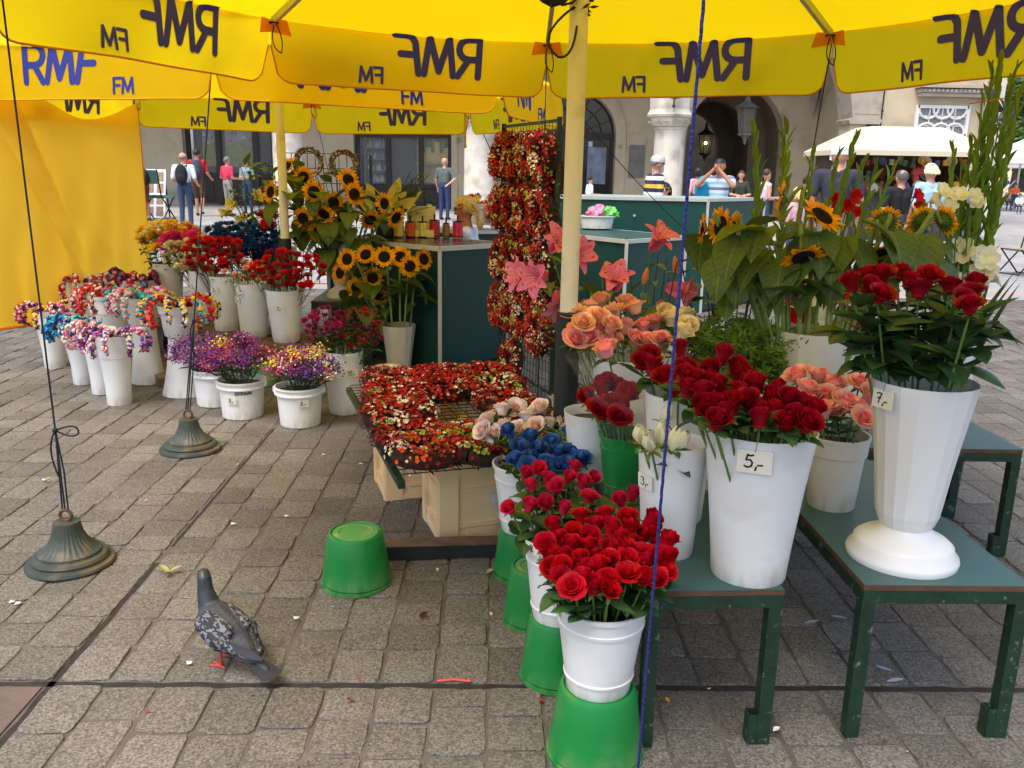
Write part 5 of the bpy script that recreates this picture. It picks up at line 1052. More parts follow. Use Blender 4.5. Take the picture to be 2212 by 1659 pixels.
for px, py, fc in ((585, 415, (-.6, -.7, .2)), (655, 383, (-.1, -1, .3)), (678, 415, (.15, -1, .15)), (720, 438, (.05, -1, .1)), (740, 483, (.2, -1, .1)), (655, 472, (-.3, -1, -.1)), (752, 388, (.5, -.8, .3)), (830, 440, (.7, -.6, .1)), (765, 420, (.6, -.8, .1)), (620, 360, (-.5, -.6, .5)), (700, 462, (-.2, -.8, -.6)), (855, 470, (.7, -.6, -.4)), (690, 500, (.1, -1, -.2)), (800, 475, (.3, -.8, -.6))):
    h = atY(px, py, 6.72+rnd(-.15, .15)); sunflower(foot_in('ped', h.x, h.y), h, fc, .053, 'open sunflower high in the white pedestal vase behind', 'sunflowers in the far pedestal vase', 4, .20, (.5, .98))
for px, py, fc in ((805, 600, (-.1, -1, .15)), (885, 575, (.1, -1, .15)), (750, 560, (-.4, -.9, .2)), (770, 622, (-.3, -1, -.1)), (735, 590, (-.6, -.8, .1)), (830, 555, (0, -.9, .4)), (865, 555, (.2, -.9, .5)), (915, 560, (.7, -.7, .2)), (790, 550, (-.2, -.8, .5)), (820, 640, (0, -.8, -.6))):
    h = atY(px, py, 6.42+rnd(-.1, .1)); sunflower(foot_in('S1', h.x, h.y), h, fc, .051, 'sunflower in the cream vase beside the dark counter', 'sunflowers by the counter', 3, .19, (.55, .95))
# ================================================================ LILIES
LPK = pet('pink_lily_petal', (240, 128, 166), .2, .12, 14); LCR = pet('cream_lily_petal', (236, 222, 130), .3, .1, 12); STA = mat('lily_anther', srgb((150, 84, 30)), .8); FIL = mat('lily_filament', srgb((226, 214, 150)), .6)
LIPS = {}
for nm, mm in (('p', LPK), ('c', LCR)):
    LIPS[nm] = []
    for L, Wd, bd in ((1, .17, -1.9), (1, .25, -1.7)):
        mb = MB(); mb.patch((0, 0, 0), (0, 0, 1), (-1, 0, 0), L, Wd, -abs(bd)*1.0, .35, 8, 4, lambda q: math.sin(math.pi*(q*.86+.10))**.75, 0, .035, .25); LIPS[nm].append(mb.mesh('petal', [mm]))
mb = MB()
for k in range(6): a = k*math.pi/3; e = Vector((math.cos(a)*.3, math.sin(a)*.3, .75)); mb.tube(bez((0, 0, .05), (math.cos(a)*.06, math.sin(a)*.06, .5), e, 5), .008, 4); mb.ball(e, (.05, .02, .02), 1, 5, 4)
mb.tube([(0, 0, 0), (0, 0, .9)], .012, 5); STAM = mb.mesh('stamens', [FIL, STA])
def lily(foot, head, face, size, nm, label, group, leaves=4):
    foot, head = Vector(foot), Vector(head); t = thing('lily', label, 'lily', foot, 0, group); q = head-foot; R = aim(face, rnd(0, 6)); link(STM, 'stem', t, seg_M((0, 0, 0), q))
    for k in range(6): link(LIPS[nm][k % 2], 'petal', t, TM(q, R @ Quaternion((0, 0, 1), math.pi/3*k) @ Quaternion((0, 1, 0), rnd(-.12, .12)), size*rnd(.92, 1.06)))
    link(STAM, 'stamens', t, TM(q, R, size))
    for i in range(leaves): s = rnd(.4, .97); a = rnd(0, 6.28); link(random.choice(LLF), 'leaf', t, leafM(q*s, (math.cos(a), math.sin(a), rnd(-.2, .5)), rnd(.1, .17)))
    return t
vs_('VL', 'white vase of pink lilies behind the roses', (.62, 3.45, 0), .09, .125, .62)
for px, py, Y, fc in ((1190, 540, 3.35, (.4, -.8, .5)), (1180, 595, 3.3, (-.6, -.8, 0)), (1205, 630, 3.3, (.1, -.8, -.6)), (1155, 600, 3.4, (-.8, -.5, .2)), (1325, 625, 3.35, (.0, -.6, .6)), (1405, 540, 3.5, (.4, -.5, .7)), (1440, 620, 3.5, (.8, -.5, -.1)), (1225, 560, 3.4, (.5, -.7, .3)), (1425, 650, 3.5, (.3, -.6, -.7))):
    h = atY(px, py, Y); lily(foot_in('VL', h.x, h.y), h, fc, .145, 'p', 'pink lily with curled petals beside the cream pole', 'pink lilies')
LBUD = MB(); LBUD.lathe([(.0, 0), (.1, .05), (.17, .3), (.16, .6), (.08, .9), (0, 1)], 8); LB = LBUD.mesh('bud', [pet('lily_bud', (236, 150, 100), .2)])
for px, py, Y in ((1390, 615, 3.45), (1300, 600, 3.5), (1460, 590, 3.5)):
    h = atY(px, py, Y); f = foot_in('VL', h.x, h.y); t = thing('lily_bud', 'closed orange pink lily bud among the open lilies', 'lily', f, 0, 'lily buds'); link(STM, 'stem', t, seg_M((0, 0, 0), h-f)); link(LB, 'bud', t, TM(h-f, aim((rnd(-.3, .3), -.2, 1)), .075))
for px, py, fc in ((512, 440, (-.5, -.8, .0)), (560, 425, (.1, -.9, .2)), (580, 455, (.4, -.8, -.2)), (530, 465, (-.2, -.8, -.4)), (500, 455, (-.7, -.6, -.2))):
    h = atY(px, py, 7.15); lily(foot_in('ped2', h.x, h.y), h, fc, .115, 'c', 'large cream lily leaning out beside the far pole', 'cream lilies', 3)
def foliage(name, label, cat, key, cx, cy, Y, rx, rz, n, L, leafset, group=None, stems=12, mat_=None, up=.4):
    """leafy bunch: stems from the vessel with single leaves spread through its volume"""
    c = atY(cx, cy, Y); p, r0, r1, h = VES[key]; base = Vector((p.x, p.y, p.z+h*.4)); t = thing(name, label, cat, base, 0, group); mb = MB(); tips = []
    for k in range(stems):
        e = c+Vector((rnd(-1, 1)*rx, rnd(-1, 1)*rx*.8, rnd(-1, 1)*rz)); tips.append(e); mb.tube(bez((0, 0, 0), (e-base)*.5+Vector((0, 0, .05)), e-base, 6), .003, 5)
    mb.obj('stems', DKST, t)
    for i in range(n):
        e = random.choice(tips); s = rnd(.45, 1.02); q = (e-base)*s+Vector((rnd(-.03, .03),)*3); a = rnd(0, 6.28)
        if len(leafset) and i < 90: link(random.choice(leafset), 'leaf', t, leafM(q, (math.cos(a), math.sin(a), rnd(-.3, .6)+up*.3), L*rnd(.7, 1.2)))
    return t
foliage('lily_foliage', 'bunch of green lily buds and leaves beside the far pole', 'foliage', 'ped2', 545, 385, 7.1, .22, .16, 80, .17, LLF, stems=16)
foliage('sunflower_foliage', 'dense sunflower leaves round the far pedestal vase', 'foliage', 'ped', 660, 400, 6.75, .26, .2, 40, .18, SLF, stems=14)
foliage('lily_leaves', 'pale green lily leaves against the teal counter', 'foliage', 'VL', 1350, 590, 3.55, .22, .12, 46, .15, LLF, stems=10)
STR = mat('striped_leaf', srgb((44, 66, 30)), .4, .2, 8, trans=.1); STY = mat('leaf_cream_edge', srgb((206, 196, 110)), .5)
vs_('VQ', 'dark pot of striped leaves on the black counter', tuple(atY(835, 500, 7.3)[:2])+(.955,), .09, .12, .2, m_=mat('dark_pot', srgb((40, 34, 30)), .5), cat='pot', group='pots on the counter')
p = VES['VQ'][0]; t = thing('striped_plant', 'fan of dark striped leaves with cream edges on the counter', 'plant', p+Vector((0, 0, .15)))
for k in range(13):
    a = rnd(-1.2, 1.2); d = Vector((math.sin(a), rnd(-.4, .3), math.cos(a)*.8+.2)); mb = MB(); mb.patch((0, 0, 0), d, (rnd(-.3, .3), -1, .2), rnd(.25, .38), .05, rnd(-.3, .3), .3, 6, 2); mb.patch((0, .004, 0), d, (rnd(-.3, .3), -1, .2), rnd(.26, .39), .058, rnd(-.3, .3), .3, 6, 2, None, 1); mb.obj('leaf', [STR, STY], t)
foliage('parsley_like_greens', 'airy yellow green filler foliage behind the striped leaves', 'foliage', 'VQ', 895, 410, 7.35, .14, .16, 90, .06, LLF, stems=22)
# leafy branch and feathery fern behind the front roses
vs_('VF', 'hidden white bucket of fern and leafy branches', (1.0, 3.55, 0), .1, .13, .45, group='white buckets', kind='bucket', cat='bucket')
foliage('leafy_branches', 'leafy green branches with rounded leaves before the teal counter', 'foliage', 'VF', 1565, 615, 3.5, .20, .17, 90, .085, [leafmesh('leaf', LLEAF, 1, .45, -.4, .2)], stems=18)
FERN = mat('feathery_fern', srgb((104, 134, 44)), .6, .2, 20, trans=.3, isl=.3)
c = atY(1592, 768, 3.25); t = thing('fern_bunch', 'bushy feathery asparagus fern between the rose vases', 'fern', (VES['VF'][0].x, VES['VF'][0].y, .4)); mb = MB(); b0 = Vector((VES['VF'][0].x, VES['VF'][0].y, .4))
for k in range(230):
    e = c+Vector((rnd(-1, 1)*.20, rnd(-1, 1)*.2, rnd(-.8, 1)*.13))-b0; s = c-b0+Vector((rnd(-.06, .06), 0, -.2)); pts = bez(s, s.lerp(e, .6)+Vector((0, 0, .1)), e, 8); mb.tube(pts, .0012, 3)
    for i in range(3, 9):
        for q in range(7):
            p = pts[i]; d = Vector((random.gauss(0, 1), random.gauss(0, 1), random.gauss(.3, .6))); mb.patch(p, d, (0, -1, .5), rnd(.022, .040), .0032, rnd(-.5, .5), 0, 2, 1)
mb.obj('fronds', FERN, t)['kind'] = 'stuff'
# ================================================================ GLADIOLI
GLG = mat('gladiolus_green', srgb((120, 148, 52)), .5, .15, 14, trans=.2, isl=.2); GLW = pet('gladiolus_white', (250, 248, 226), .35, .05); GLR = pet('gladiolus_red', (206, 24, 18), .25)
def gspike():
    mb = MB(); mb.tube([(0, 0, 0), (0, 0, .55), (.03, 0, 1)], [.012, .009, .004], 6)
    for k in range(15): z = .16+.83*k/15; a = (k % 2)*math.pi+rnd(-.5, .5); d = Vector((math.cos(a)*.4, math.sin(a)*.4, 1)); mb.patch((.01*z, 0, z-.02), d, (math.cos(a), math.sin(a), 0), .15*(1.15-z*.5), .024*(1.25-z*.6), .35, -.6, 4, 2)
    return mb.mesh('spike', [GLG])
GSP = [gspike() for _ in range(4)]
def gbloom(m_):
    mb = MB()
    for k in range(6): a = k*math.pi/3; d = Vector((math.cos(a)*.6, math.sin(a)*.6, 1)); mb.patch((0, 0, 0), d, (-math.cos(a), -math.sin(a), .5), 1, .38, -.8, .3, 5, 3, lambda q: math.sin(math.pi*(q*.75+.14))**.7, 0, .06)
    mb.lathe([(.03, -.5), (.12, 0)], 8); return mb.mesh('bloom', [m_])
GBW, GBR = gbloom(GLW), gbloom(GLR); GLFm = leafmesh('leaf', mat('sword_leaf', srgb((74, 104, 58)), .45, .15, 10, trans=.15), 1, .045, -.3, .3, 7)
def gladiolus(foot, tip, label, group, blooms, bm, leaves=1, lean=None):
    foot, tip = Vector(foot), Vector(tip); t = thing('gladiolus', label, 'gladiolus', foot, 0, group); q = tip-foot; s0 = q*.38; mb = MB(); mb.tube([(0, 0, 0), s0], .006, 6); mb.obj('stem', GLG, t); link(random.choice(GSP), 'spike', t, TM(s0, aim(q, rnd(0, 6)), (q.length*.62*.8, q.length*.62*.8, q.length*.62)))
    for i in range(blooms): p = q*(.44+.06*i); a = rnd(2.8, 6.5); link(bm, 'bloom', t, TM(p+Vector((math.cos(a)*.02, math.sin(a)*.02, 0)), aim((math.cos(a), math.sin(a)-.3, .5)), rnd(.055, .075)))
    for i in range(leaves): a = rnd(0, 6.28); link(GLFm, 'leaf', t, leafM(q*.05, (math.cos(a)*.35, math.sin(a)*.35, 1), rnd(.45, .6)))
for i, (px, py) in enumerate(((2190, 130), (2165, 105), (2150, 130), (2205, 175), (2120, 260), (2060, 300), (2100, 290), (2135, 190), (2085, 340), (2180, 215), (2110, 330), (2150, 260))):
    h = atY(px, py, 3.4+rnd(-.06, .1)); gladiolus(foot_in('V10', h.x, h.y), h, 'tall budding gladiolus tied in the leaning bunch', 'leaning gladioli', 2 if i > 5 else (1 if i % 3 == 0 else 0), GBW, 2)
mb = MB(); o = atY(2132, 218, 3.4); mb.tube([o+Vector((.062*math.cos(a*.5), .05*math.sin(a*.5), .01*math.cos(a*.5))) for a in range(14)], .0022, 5); tag(mb.obj('rubber_band', mat('orange_rubber', srgb((206, 110, 50)), .6)), 'orange rubber band round the gladiolus bunch', 'rubber band')
for px, py in ((2070, 428), (2030, 420), (2100, 425), (2010, 435), (2110, 445), (2050, 450)):
    h = atY(px, py, 3.35); f_ = foot_in('V10', h.x, h.y); t = thing('gladiolus_bloom', 'open white gladiolus flower low in the bunch', 'gladiolus', f_, 0, 'open white gladiolus flowers'); link(STM, 'stem', t, seg_M((0, 0, 0), h-f_)); link(GBW, 'bloom', t, TM(h-f_, aim((rnd(-.9, .9), -1, rnd(.2, 1.2))), rnd(.036, .05)))
vs_('VR', 'white bucket of loose gladioli behind the sunflowers', (1.5, 4.3, 0), .11, .14, .5, kind='bucket', cat='bucket', group='white buckets')
for px, py, c in ((1630, 255, 0), (1705, 250, 0), (1700, 275, 0), (1755, 310, 1), (1810, 315, 1), (1850, 280, 2), (1865, 330, 2), (1905, 340, 1), (1645, 320, 0), (1935, 335, 2), (1990, 430, 1)):
    h = atY(px, py, 4.15+rnd(-.2, .2)); gladiolus(foot_in('VR', h.x, h.y), h, ('slender bare gladiolus spike before the passage', 'gladiolus spike opening red at its foot', 'gladiolus spike opening white at its foot')[c], ('bare gladioli', 'red gladioli', 'white gladioli')[c], 0 if c == 0 else 3, GBR if c == 1 else GBW, 1)
for px, py in ((1800, 430), (1830, 445), (1850, 460), (1840, 425), (1975, 425), (1985, 445), (1805, 460)):
    h = atY(px, py, 4.1); f_ = foot_in('VR', h.x, h.y); t = thing('gladiolus_bloom', 'open red gladiolus flower behind the sunflowers', 'gladiolus', f_, 0, 'open red gladiolus flowers'); link(STM, 'stem', t, seg_M((0, 0, 0), h-f_)); link(GBR, 'bloom', t, TM(h-f_, aim((rnd(-.5, .5), -1, rnd(0, .6))), rnd(.035, .05)))
# ================================================================ CARNATIONS, CHRYSANTHEMUMS
def carn(m_, k):
    r = random.Random(k); mb = MB()
    for lay, (n, el, L) in enumerate(((8, .25, 1.0), (7, .7, .95), (6, 1.3, .85), (4, 2.5, .8))):
        for i in range(n): a = 2*math.pi*(i+.4*lay)/n+r.uniform(-.2, .2); d = Vector((math.cos(a), math.sin(a), el)); mb.patch((0, 0, .15), d, (0, 0, 1) if el < 1 else (-math.cos(a), -math.sin(a), .2), L*r.uniform(.85, 1.1), .36, r.uniform(-.3, .6), .25, 3, 4, lambda q: .2+.9*q**.7, 0, .14)
    mb.lathe([(.1, -.75), (.2, -.5), (.22, -.1), (.3, .12)], 7, m=1); return mb.mesh('bloom', [m_, LLEAF])
CRED = pet('carnation_red', (206, 26, 38), .15); CCR = pet('carnation_cream', (240, 228, 190), .3); CPK = pet('carnation_pink', (246, 190, 168), .3)
for q_ in (CRED, CCR, CPK): radial(q_, q_.node_tree.nodes['Principled BSDF'].inputs['Base Color'].links[0].from_node.inputs['Color'].default_value[:3] if False else {'carnation_red': srgb((216, 40, 54)), 'carnation_cream': srgb((246, 236, 200)), 'carnation_pink': srgb((250, 206, 186))}[q_.name], .1, .9, .6, .25)
CAR = {k: [carn(mm, i) for i in range(2)] for k, mm in (('r', CRED), ('c', CCR), ('p', CPK))}
def mums(m_, k, n=3):
    r = random.Random(k); mb = MB()
    for lay, (n, el, L) in enumerate(((14, .1, 1.0), (12, .5, .85), (9, 1.2, .65))):
        for i in range(n): a = 2*math.pi*(i+.5*lay)/n+r.uniform(-.1, .1); d = Vector((math.cos(a), math.sin(a), el)); mb.patch(d*.12, d, (0, 0, 1), L, .14, r.uniform(.0, .6), .3, 3, 1, lambda q: math.sin(math.pi*(q*.8+.15))**.6)
    mb.ball((0, 0, .1), (.2, .2, .14), 1, 7, 4); return mb.mesh('bloom', [m_, mat('mum_eye', srgb((150, 130, 40)), .8)])
MUM = {k: mums(mm, i) for i, (k, mm) in enumerate((('y', pet('mum_yellow', (246, 206, 14), .2)), ('b', pet('mum_blue', (28, 74, 150), .15, .2)), ('m', pet('mum_magenta', (222, 50, 150), .2)), ('d', pet('mum_plum', (150, 22, 84), .2)), ('e', pet('mum_dark_red', (150, 20, 48), .2)), ('i', pet('mum_ivory', (236, 222, 160), .2))))}
mb = MB(); mb.lathe([(.08, -.5), (.16, -.2), (.15, .2), (.04, .4)], 6, (0, 0, 0), 0); mb.ball((0, 0, .38), (.1, .1, .2), 1, 5, 4); CBUD = {c: mb.mesh('bud', [LLEAF, mm]) for c, mm in (('p', CPK), ('c', CCR))}
def spray(key, pts, Y, bms, size, label, group, nm, cat, leaves=1, jit=.08, ll=.06, ls=None):
    p, r0, r1, h = VES[key]
    for a, b in pts:
        top = atY(a, b, Y+rnd(-jit, jit)); rose(foot_in(key, top.x, top.y, .5), top, size*rnd(.85, 1.15), random.choice(bms), label, group, leaves, ll, nm=nm, cat=cat, stm=STM2, sep=False, leafset=ls or LLF, lz=(.45, .95))
spray('v3a', grid(545, 700, 548, 622, 38, 5), 6.04, CAR['r'], .040, 'red carnation in the white vase nearest the sunflowers', 'red carnations nearest the sunflowers', 'carnation', 'carnation', 1, .12)
spray('v3c', grid(400, 525, 516, 590, 34, 6), 6.40, CAR['r'], .042, 'red carnation between the cream and pink ones', 'red carnations beside the cream ones', 'carnation', 'carnation', 1, .12)
spray('v3d', grid(352, 440, 525, 585, 20, 8), 6.70, CAR['c'], .043, 'cream carnation beneath the magenta chrysanthemums', 'cream carnations', 'carnation', 'carnation', 1, .1)
spray('v3b', grid(485, 585, 565, 612, 16, 9), 6.15, CAR['p']+[CBUD['p'], CBUD['c']], .03, 'pale pink carnation in the narrow white vase', 'pale pink carnations', 'carnation', 'carnation', 1, .1)
spray('v3e', grid(300, 432, 480, 538, 56, 10, 6), 7.05, [MUM['y']]*5+[MUM['i']], .050, 'yellow chrysanthemum in the greyish vase', 'yellow chrysanthemums', 'chrysanthemum', 'flower', 2, .12, .07, RLF)
spray('v3g', grid(350, 434, 498, 550, 24, 11), 6.95, [MUM['m']], .055, 'magenta chrysanthemum below the yellow ones', 'magenta chrysanthemums', 'chrysanthemum', 'flower', 1, .1)
spray('v3f', grid(438, 602, 482, 560, 70, 12, 6), 6.95, [MUM['b']], .052, 'dyed blue chrysanthemum behind the red carnations', 'blue chrysanthemums', 'chrysanthemum', 'flower', 2, .15, .06, RLF)
spray('V15', grid(655, 745, 668, 745, 30, 13), 5.2, [MUM['d']], .030, 'plum chrysanthemum on the bushy left of the sticker 15 vase', 'plum chrysanthemums', 'chrysanthemum', 'flower', 3, .12, .05, RLF)
spray('V15', grid(730, 828, 668, 752, 34, 14), 5.3, [MUM['e']], .024, 'small dark red chrysanthemum in the vase with the sticker 15', 'dark red chrysanthemums', 'chrysanthemum', 'flower', 3, .12, .05, RLF)
for f, tp in bloomsin('ped', [(582, 470), (575, 488), (590, 455), (570, 470), (585, 495)], 7.0): rose(f, tp, .06, CAR['r'][0], 'dark red carnation behind the far pole', 'red carnations behind the far pole', 1, nm='carnation', cat='carnation', sep=False)
# ================================================================ STATICE
def statice(key, cx, cy, Y, rx, rz, n, cols, label):
    p, r0, r1, h = VES[key]; b = Vector((p.x, p.y, p.z+h*.5)); t = thing('statice_bunch', label, 'statice', b); c = atY(cx, cy, Y)-b; ms = [mat('statice_%d_%d_%d' % q, srgb(q), .8, .15, 30, isl=.25) for q in cols]; mb = MB(); st = MB(); lf = MB()
    cl = []
    for k in range(46):
        d = Vector((random.gauss(0, 1), random.gauss(0, 1), abs(random.gauss(0, .9)))).normalized(); e = c+Vector((d.x*rx, d.y*rx*.8, d.z*rz*1.1-rz*.45))*rnd(.75, 1.05); cl.append((e, random.randrange(len(cols)))); st.tube(bez((rnd(-.05, .05), rnd(-.05, .05), 0), e*.45+Vector((0, 0, .03)), e, 6), .0018, 4)
        for i in range(2): lf.patch(e*rnd(.4, .8), (rnd(-1, 1), rnd(-1, 1), rnd(0, 1)), (0, -1, 1), rnd(.04, .08), .006, -.5, .2, 3, 1)
    for i in range(n):
        e, q = random.choice(cl); o = e+Vector((random.gauss(0, 1)*.030, random.gauss(0, 1)*.028, random.gauss(0, 1)*.017)); d = Vector((rnd(-1, 1), rnd(-1, .3), rnd(.2, 1))).normalized(); dd, s, u = frame(d); w = rnd(.005, .0085)
        mb.add([o, o+(s+d*.9)*w, o+(u+d*.9)*w, o+(-s+d*.9)*w, o+(-u+d*.9)*w], [(0, 1, 2), (0, 2, 3), (0, 3, 4), (0, 4, 1), (1, 2, 3, 4)], q if rnd(0, 1) < .85 else random.randrange(len(cols)))
    mb.obj('florets', ms, t, False)['kind'] = 'stuff'; st.obj('stems', DKST, t); lf.obj('leaves', RLEAF, t)
PU, LI, YE, WH, PK = (98, 44, 112), (150, 106, 146), (224, 196, 24), (206, 194, 166), (168, 48, 94)
statice('B8c', 440, 755, 5.42, .20, .13, 2400, [LI, LI, PU, (122, 74, 126)], 'bunch of pale lilac statice spilling over the rear tub')
statice('B8a', 510, 765, 5.12, .21, .15, 3400, [PU, PU, (140, 40, 100), YE, PK], 'bunch of purple and yellow statice in the tub with a printed sticker')
statice('B8b', 652, 785, 4.98, .20, .13, 3200, [PU, PK, (76, 52, 136), YE, WH, (180, 84, 116)], 'bunch of mixed pink, violet and white statice nearest the open joint')
# ================================================================ DRIED FLOWER WREATHS
WB = mat('wreath_moss', srgb((58, 34, 22)), .95, .4, 40); WR = [mat('dried_red', srgb((204, 40, 28)), .8, .2, 60, isl=.25), mat('dried_white', srgb((246, 238, 216)), .8, .1, 60, isl=.12), mat('dried_brick', srgb((150, 26, 24)), .8, .2, 60), mat('dried_cream', srgb((212, 190, 130)), .8, .15, 60), mat('dried_lime', srgb((160, 176, 50)), .8, .2, 60), mat('dried_orange', srgb((222, 96, 30)), .8, .2, 60)]
def wreath(seed, pal, Ro=.105, ro=.048):
    r = random.Random(seed); base = MB(); fl = MB()
    base.tube([(Ro*math.cos(a*math.pi/12), Ro*math.sin(a*math.pi/12), ro*.5) for a in range(25)], ro*.62, 8, cap=False)
    for i in range(230): a, b = r.uniform(0, 6.28), r.uniform(-.9, 3.9); n = Vector((math.cos(a)*math.cos(b), math.sin(a)*math.cos(b), math.sin(b))); p = Vector((Ro*math.cos(a), Ro*math.sin(a), ro*.5))+n*ro*.6; base.patch(p, n+Vector((r.uniform(-.8, .8), r.uniform(-.8, .8), r.uniform(-.3, .6))), (0, 0, 1), .022, .006, .3, 0, 2, 1)
    cl_ = []
    for i in range(44): a, b = r.uniform(0, 6.28), r.gauss(1.57, .8); n = Vector((math.cos(a)*math.cos(b), math.sin(a)*math.cos(b), math.sin(b))); cl_.append((Vector((Ro*math.cos(a), Ro*math.sin(a), ro*.5))+n*ro, r.choices(range(6), pal)[0]))
    for i in range(440):
        a, b = r.uniform(0, 6.28), r.gauss(1.57, .8); n = Vector((math.cos(a)*math.cos(b), math.sin(a)*math.cos(b), math.sin(b))); p = Vector((Ro*math.cos(a), Ro*math.sin(a), ro*.5))+n*ro*r.uniform(.75, 1.1); k = min(cl_, key=lambda c: (c[0]-p).length_squared)[1] if r.random() < .72 else r.choices(range(6), pal)[0]; d, s, u = frame(n); w = r.uniform(.0058, .0095)
        if k in (1, 3) and r.random() < .6: fl.ball(p, w*.62, k, 5, 4)
        else:
            e = r.uniform(0, 6); ps = [p+n*w*.1]
            for q in range(10): an = e+q*math.pi/5; rr = w*(1.15 if q % 2 else .8); ps.append(p+(s*math.cos(an)+u*math.sin(an))*rr+n*(w*.75 if q % 2 else w*.45))
            fl.add(ps, [(0, 1+q, 1+(q+1) % 10) for q in range(10)], k)
    return base.mesh('moss_ring', [WB]), fl.mesh('dried_flowers', WR, False)
WRE = [wreath(k, (9, 3.4, 7, 1.6, .8, .9)) for k in range(4)]+[wreath(9, (7, 2, 3, 2, 5, 1))]; WREH = [wreath(20+k, q) for k, q in enumerate(((8, 3, 7, 3, .6, .4), (7, 2.5, 7, 3, 1.5, 1.5), (6, 3, 9, 3, 1.2, .3)))]
def put_wreath(M, k, label, group, sets):
    t = thing('dried_flower_wreath', label, 'wreath', (0, 0, 0), 0, group); t.matrix_basis = M
    a, b = sets[k % len(sets)]; link(a, 'moss_ring', t); link(b, 'dried_flowers', t)['kind'] = 'stuff'
TM_ = Matrix.Translation((-.34, 3.05, 0)) @ Matrix.Rotation(rad(17), 4, 'Z'); i = 0
for (x, y, k) in ((.12, .09, 4-3), (.33, .06, 4), (.10, .33, 1), (.55, .13, 2), (.10, .57, 3), (.34, .36, 0) if False else (.60, .40, 0), (.13, .82, 1), (.62, .66, 3), (.17, 1.06, 0), (.41, 1.02, 2), (.65, .93, 1), (.20, 1.30, 3), (.45, 1.28, 0), (.68, 1.20, 2), (.34, .22, 3)):
    i += 1; M = TM_ @ TM((x, y, TZ+.012+.012*(i % 3)), Quaternion((0, 0, 1), rnd(0, 6)) @ Quaternion((1, 0, 0), rnd(-.09, .09)), rnd(1.05, 1.2))
    put_wreath(M, k, 'red and white dried flower wreath lying on the wire table' if k != 4 else 'lime speckled dried flower wreath at the front of the wire table', 'wreaths lying on the wire table', WRE)
pn = Vector((-pd.y, pd.x, 0)); pn = pn if pn.y < 0 else -pn
for row in range(5):
    for c_ in range(4):
        if row == 4 and c_ not in (0, 2, 3): continue
        z = 1.58-row*.34; s = PW*(.12+.25*c_); n = pn*1.0
        if row == 4 and c_ == 3: s = PW*.86; z = .58
        if row == 4 and c_ == 0: z = .5; s = PW*.1
        p = PR+pd*s+Vector((0, 0, z))+n*.02; M = TM(p, aim(n+Vector((rnd(-.15, .15), 0, rnd(-.1, .2))), rnd(0, 6)), rnd(1.05, 1.15)); put_wreath(M, random.randrange(3), 'dried flower wreath hanging on the green mesh stand', 'wreaths hanging on the mesh stand', WREH)
        if row < 3 and c_ < 3:
            M = TM(PR+pd*(s+PW*.1)-n*.06+Vector((0, 0, z-.12)), aim(n, rnd(0, 6)), 1.3); put_wreath(M, random.randrange(3), 'dried flower wreath hung on the far side of the mesh stand', 'wreaths on the far side of the stand', WREH)
# ================================================================ FLOWER CROWNS
CC = {n: mat('crown_'+n, srgb(c), .75, .12, 60, isl=.2) for n, c in dict(red=(196, 30, 36), white=(214, 200, 192), pink=(222, 120, 146), navy=(30, 44, 110), aqua=(50, 160, 200), violet=(104, 70, 170), mint=(90, 190, 170), yellow=(236, 200, 50), plum=(110, 30, 70), blush=(214, 168, 168), coral=(224, 84, 76)).items()}; BAND = mat('crown_band', srgb((26, 26, 28)), .7)
def crown(cols, seed):
    r = random.Random(seed); bd = MB(); fl = MB(); Rr = .082
    bd.tube([(Rr*math.cos(a), Rr*math.sin(a), 0) for a in [rad(-40+260*i/20) for i in range(21)]], .004, 5)
    for i in range(84):
        a = rad(r.uniform(-30, 210)); b = r.uniform(0, 6.28); n = Vector((math.cos(a)*math.cos(b), math.sin(a)*math.cos(b), math.sin(b))); p = Vector((Rr*math.cos(a), Rr*math.sin(a), 0))+n*r.uniform(.006, .014); k = r.randrange(len(cols)); w = r.uniform(.0085, .012); fl.ball(p, w, k, 6, 4, 1, frame(n)[0].to_track_quat('Z', 'Y').to_matrix())
        for q in range(3): an = r.uniform(0, 6); d, s, u = frame(n); fl.patch(p+n*w*.4, s*math.cos(an)+u*math.sin(an), n, w*1.3, w*.7, .9, .2, 2, 1, None, k)
    return bd.mesh('band', [BAND]), fl.mesh('paper_flowers', [CC[c] for c in cols], False)
CRW = {}
def crowns(key, schemes, label, a0=200, a1=340, n=6, off=0., sc=1.):
    p, r0, r1, h = VES[key]
    for i in range(n):
        s = schemes[i % len(schemes)]; q = (tuple(s), i % 2)
        if q not in CRW: CRW[q] = crown(s, sum(map(ord, str(q))) % 999)
        a = rad(a0+(a1-a0)*(i+.5)/n)+rnd(-.08, .08); d = Vector((math.cos(a), math.sin(a), 0)); x = d; y = Vector((0, 0, 1)); z = x.cross(y)
        R = Matrix((x, y, z)).transposed() @ Matrix.Rotation(rnd(-.25, .35)-.4, 3, 'Z') @ Matrix.Rotation(rnd(-.25, .25), 3, 'Y')
        t = thing('flower_headband', label+' '+' and '.join(s[:2])+' paper flowers', 'flower headband', (0, 0, 0), 0, 'crowns: '+label); t.matrix_basis = TM(p+d*(r1+.012+off)+Vector((0, 0, h-.045+rnd(-.01, .02))), R, sc*rnd(.95, 1.1))
        link(CRW[q][0], 'band', t); link(CRW[q][1], 'paper_flowers', t)['kind'] = 'stuff'
crowns('L1', [('violet', 'white', 'pink'), ('pink', 'violet', 'white'), ('white', 'violet', 'plum')], 'crown hung on the collared front vase with', 150, 390, 8)
crowns('L1b', [('pink', 'blush', 'white')], 'crown hung on the half hidden vase with', 170, 330, 5)
crowns('L2', [('navy', 'aqua'), ('aqua', 'white', 'navy'), ('aqua', 'navy', 'mint')], 'crown hung on the turquoise vase with', 150, 360, 8)
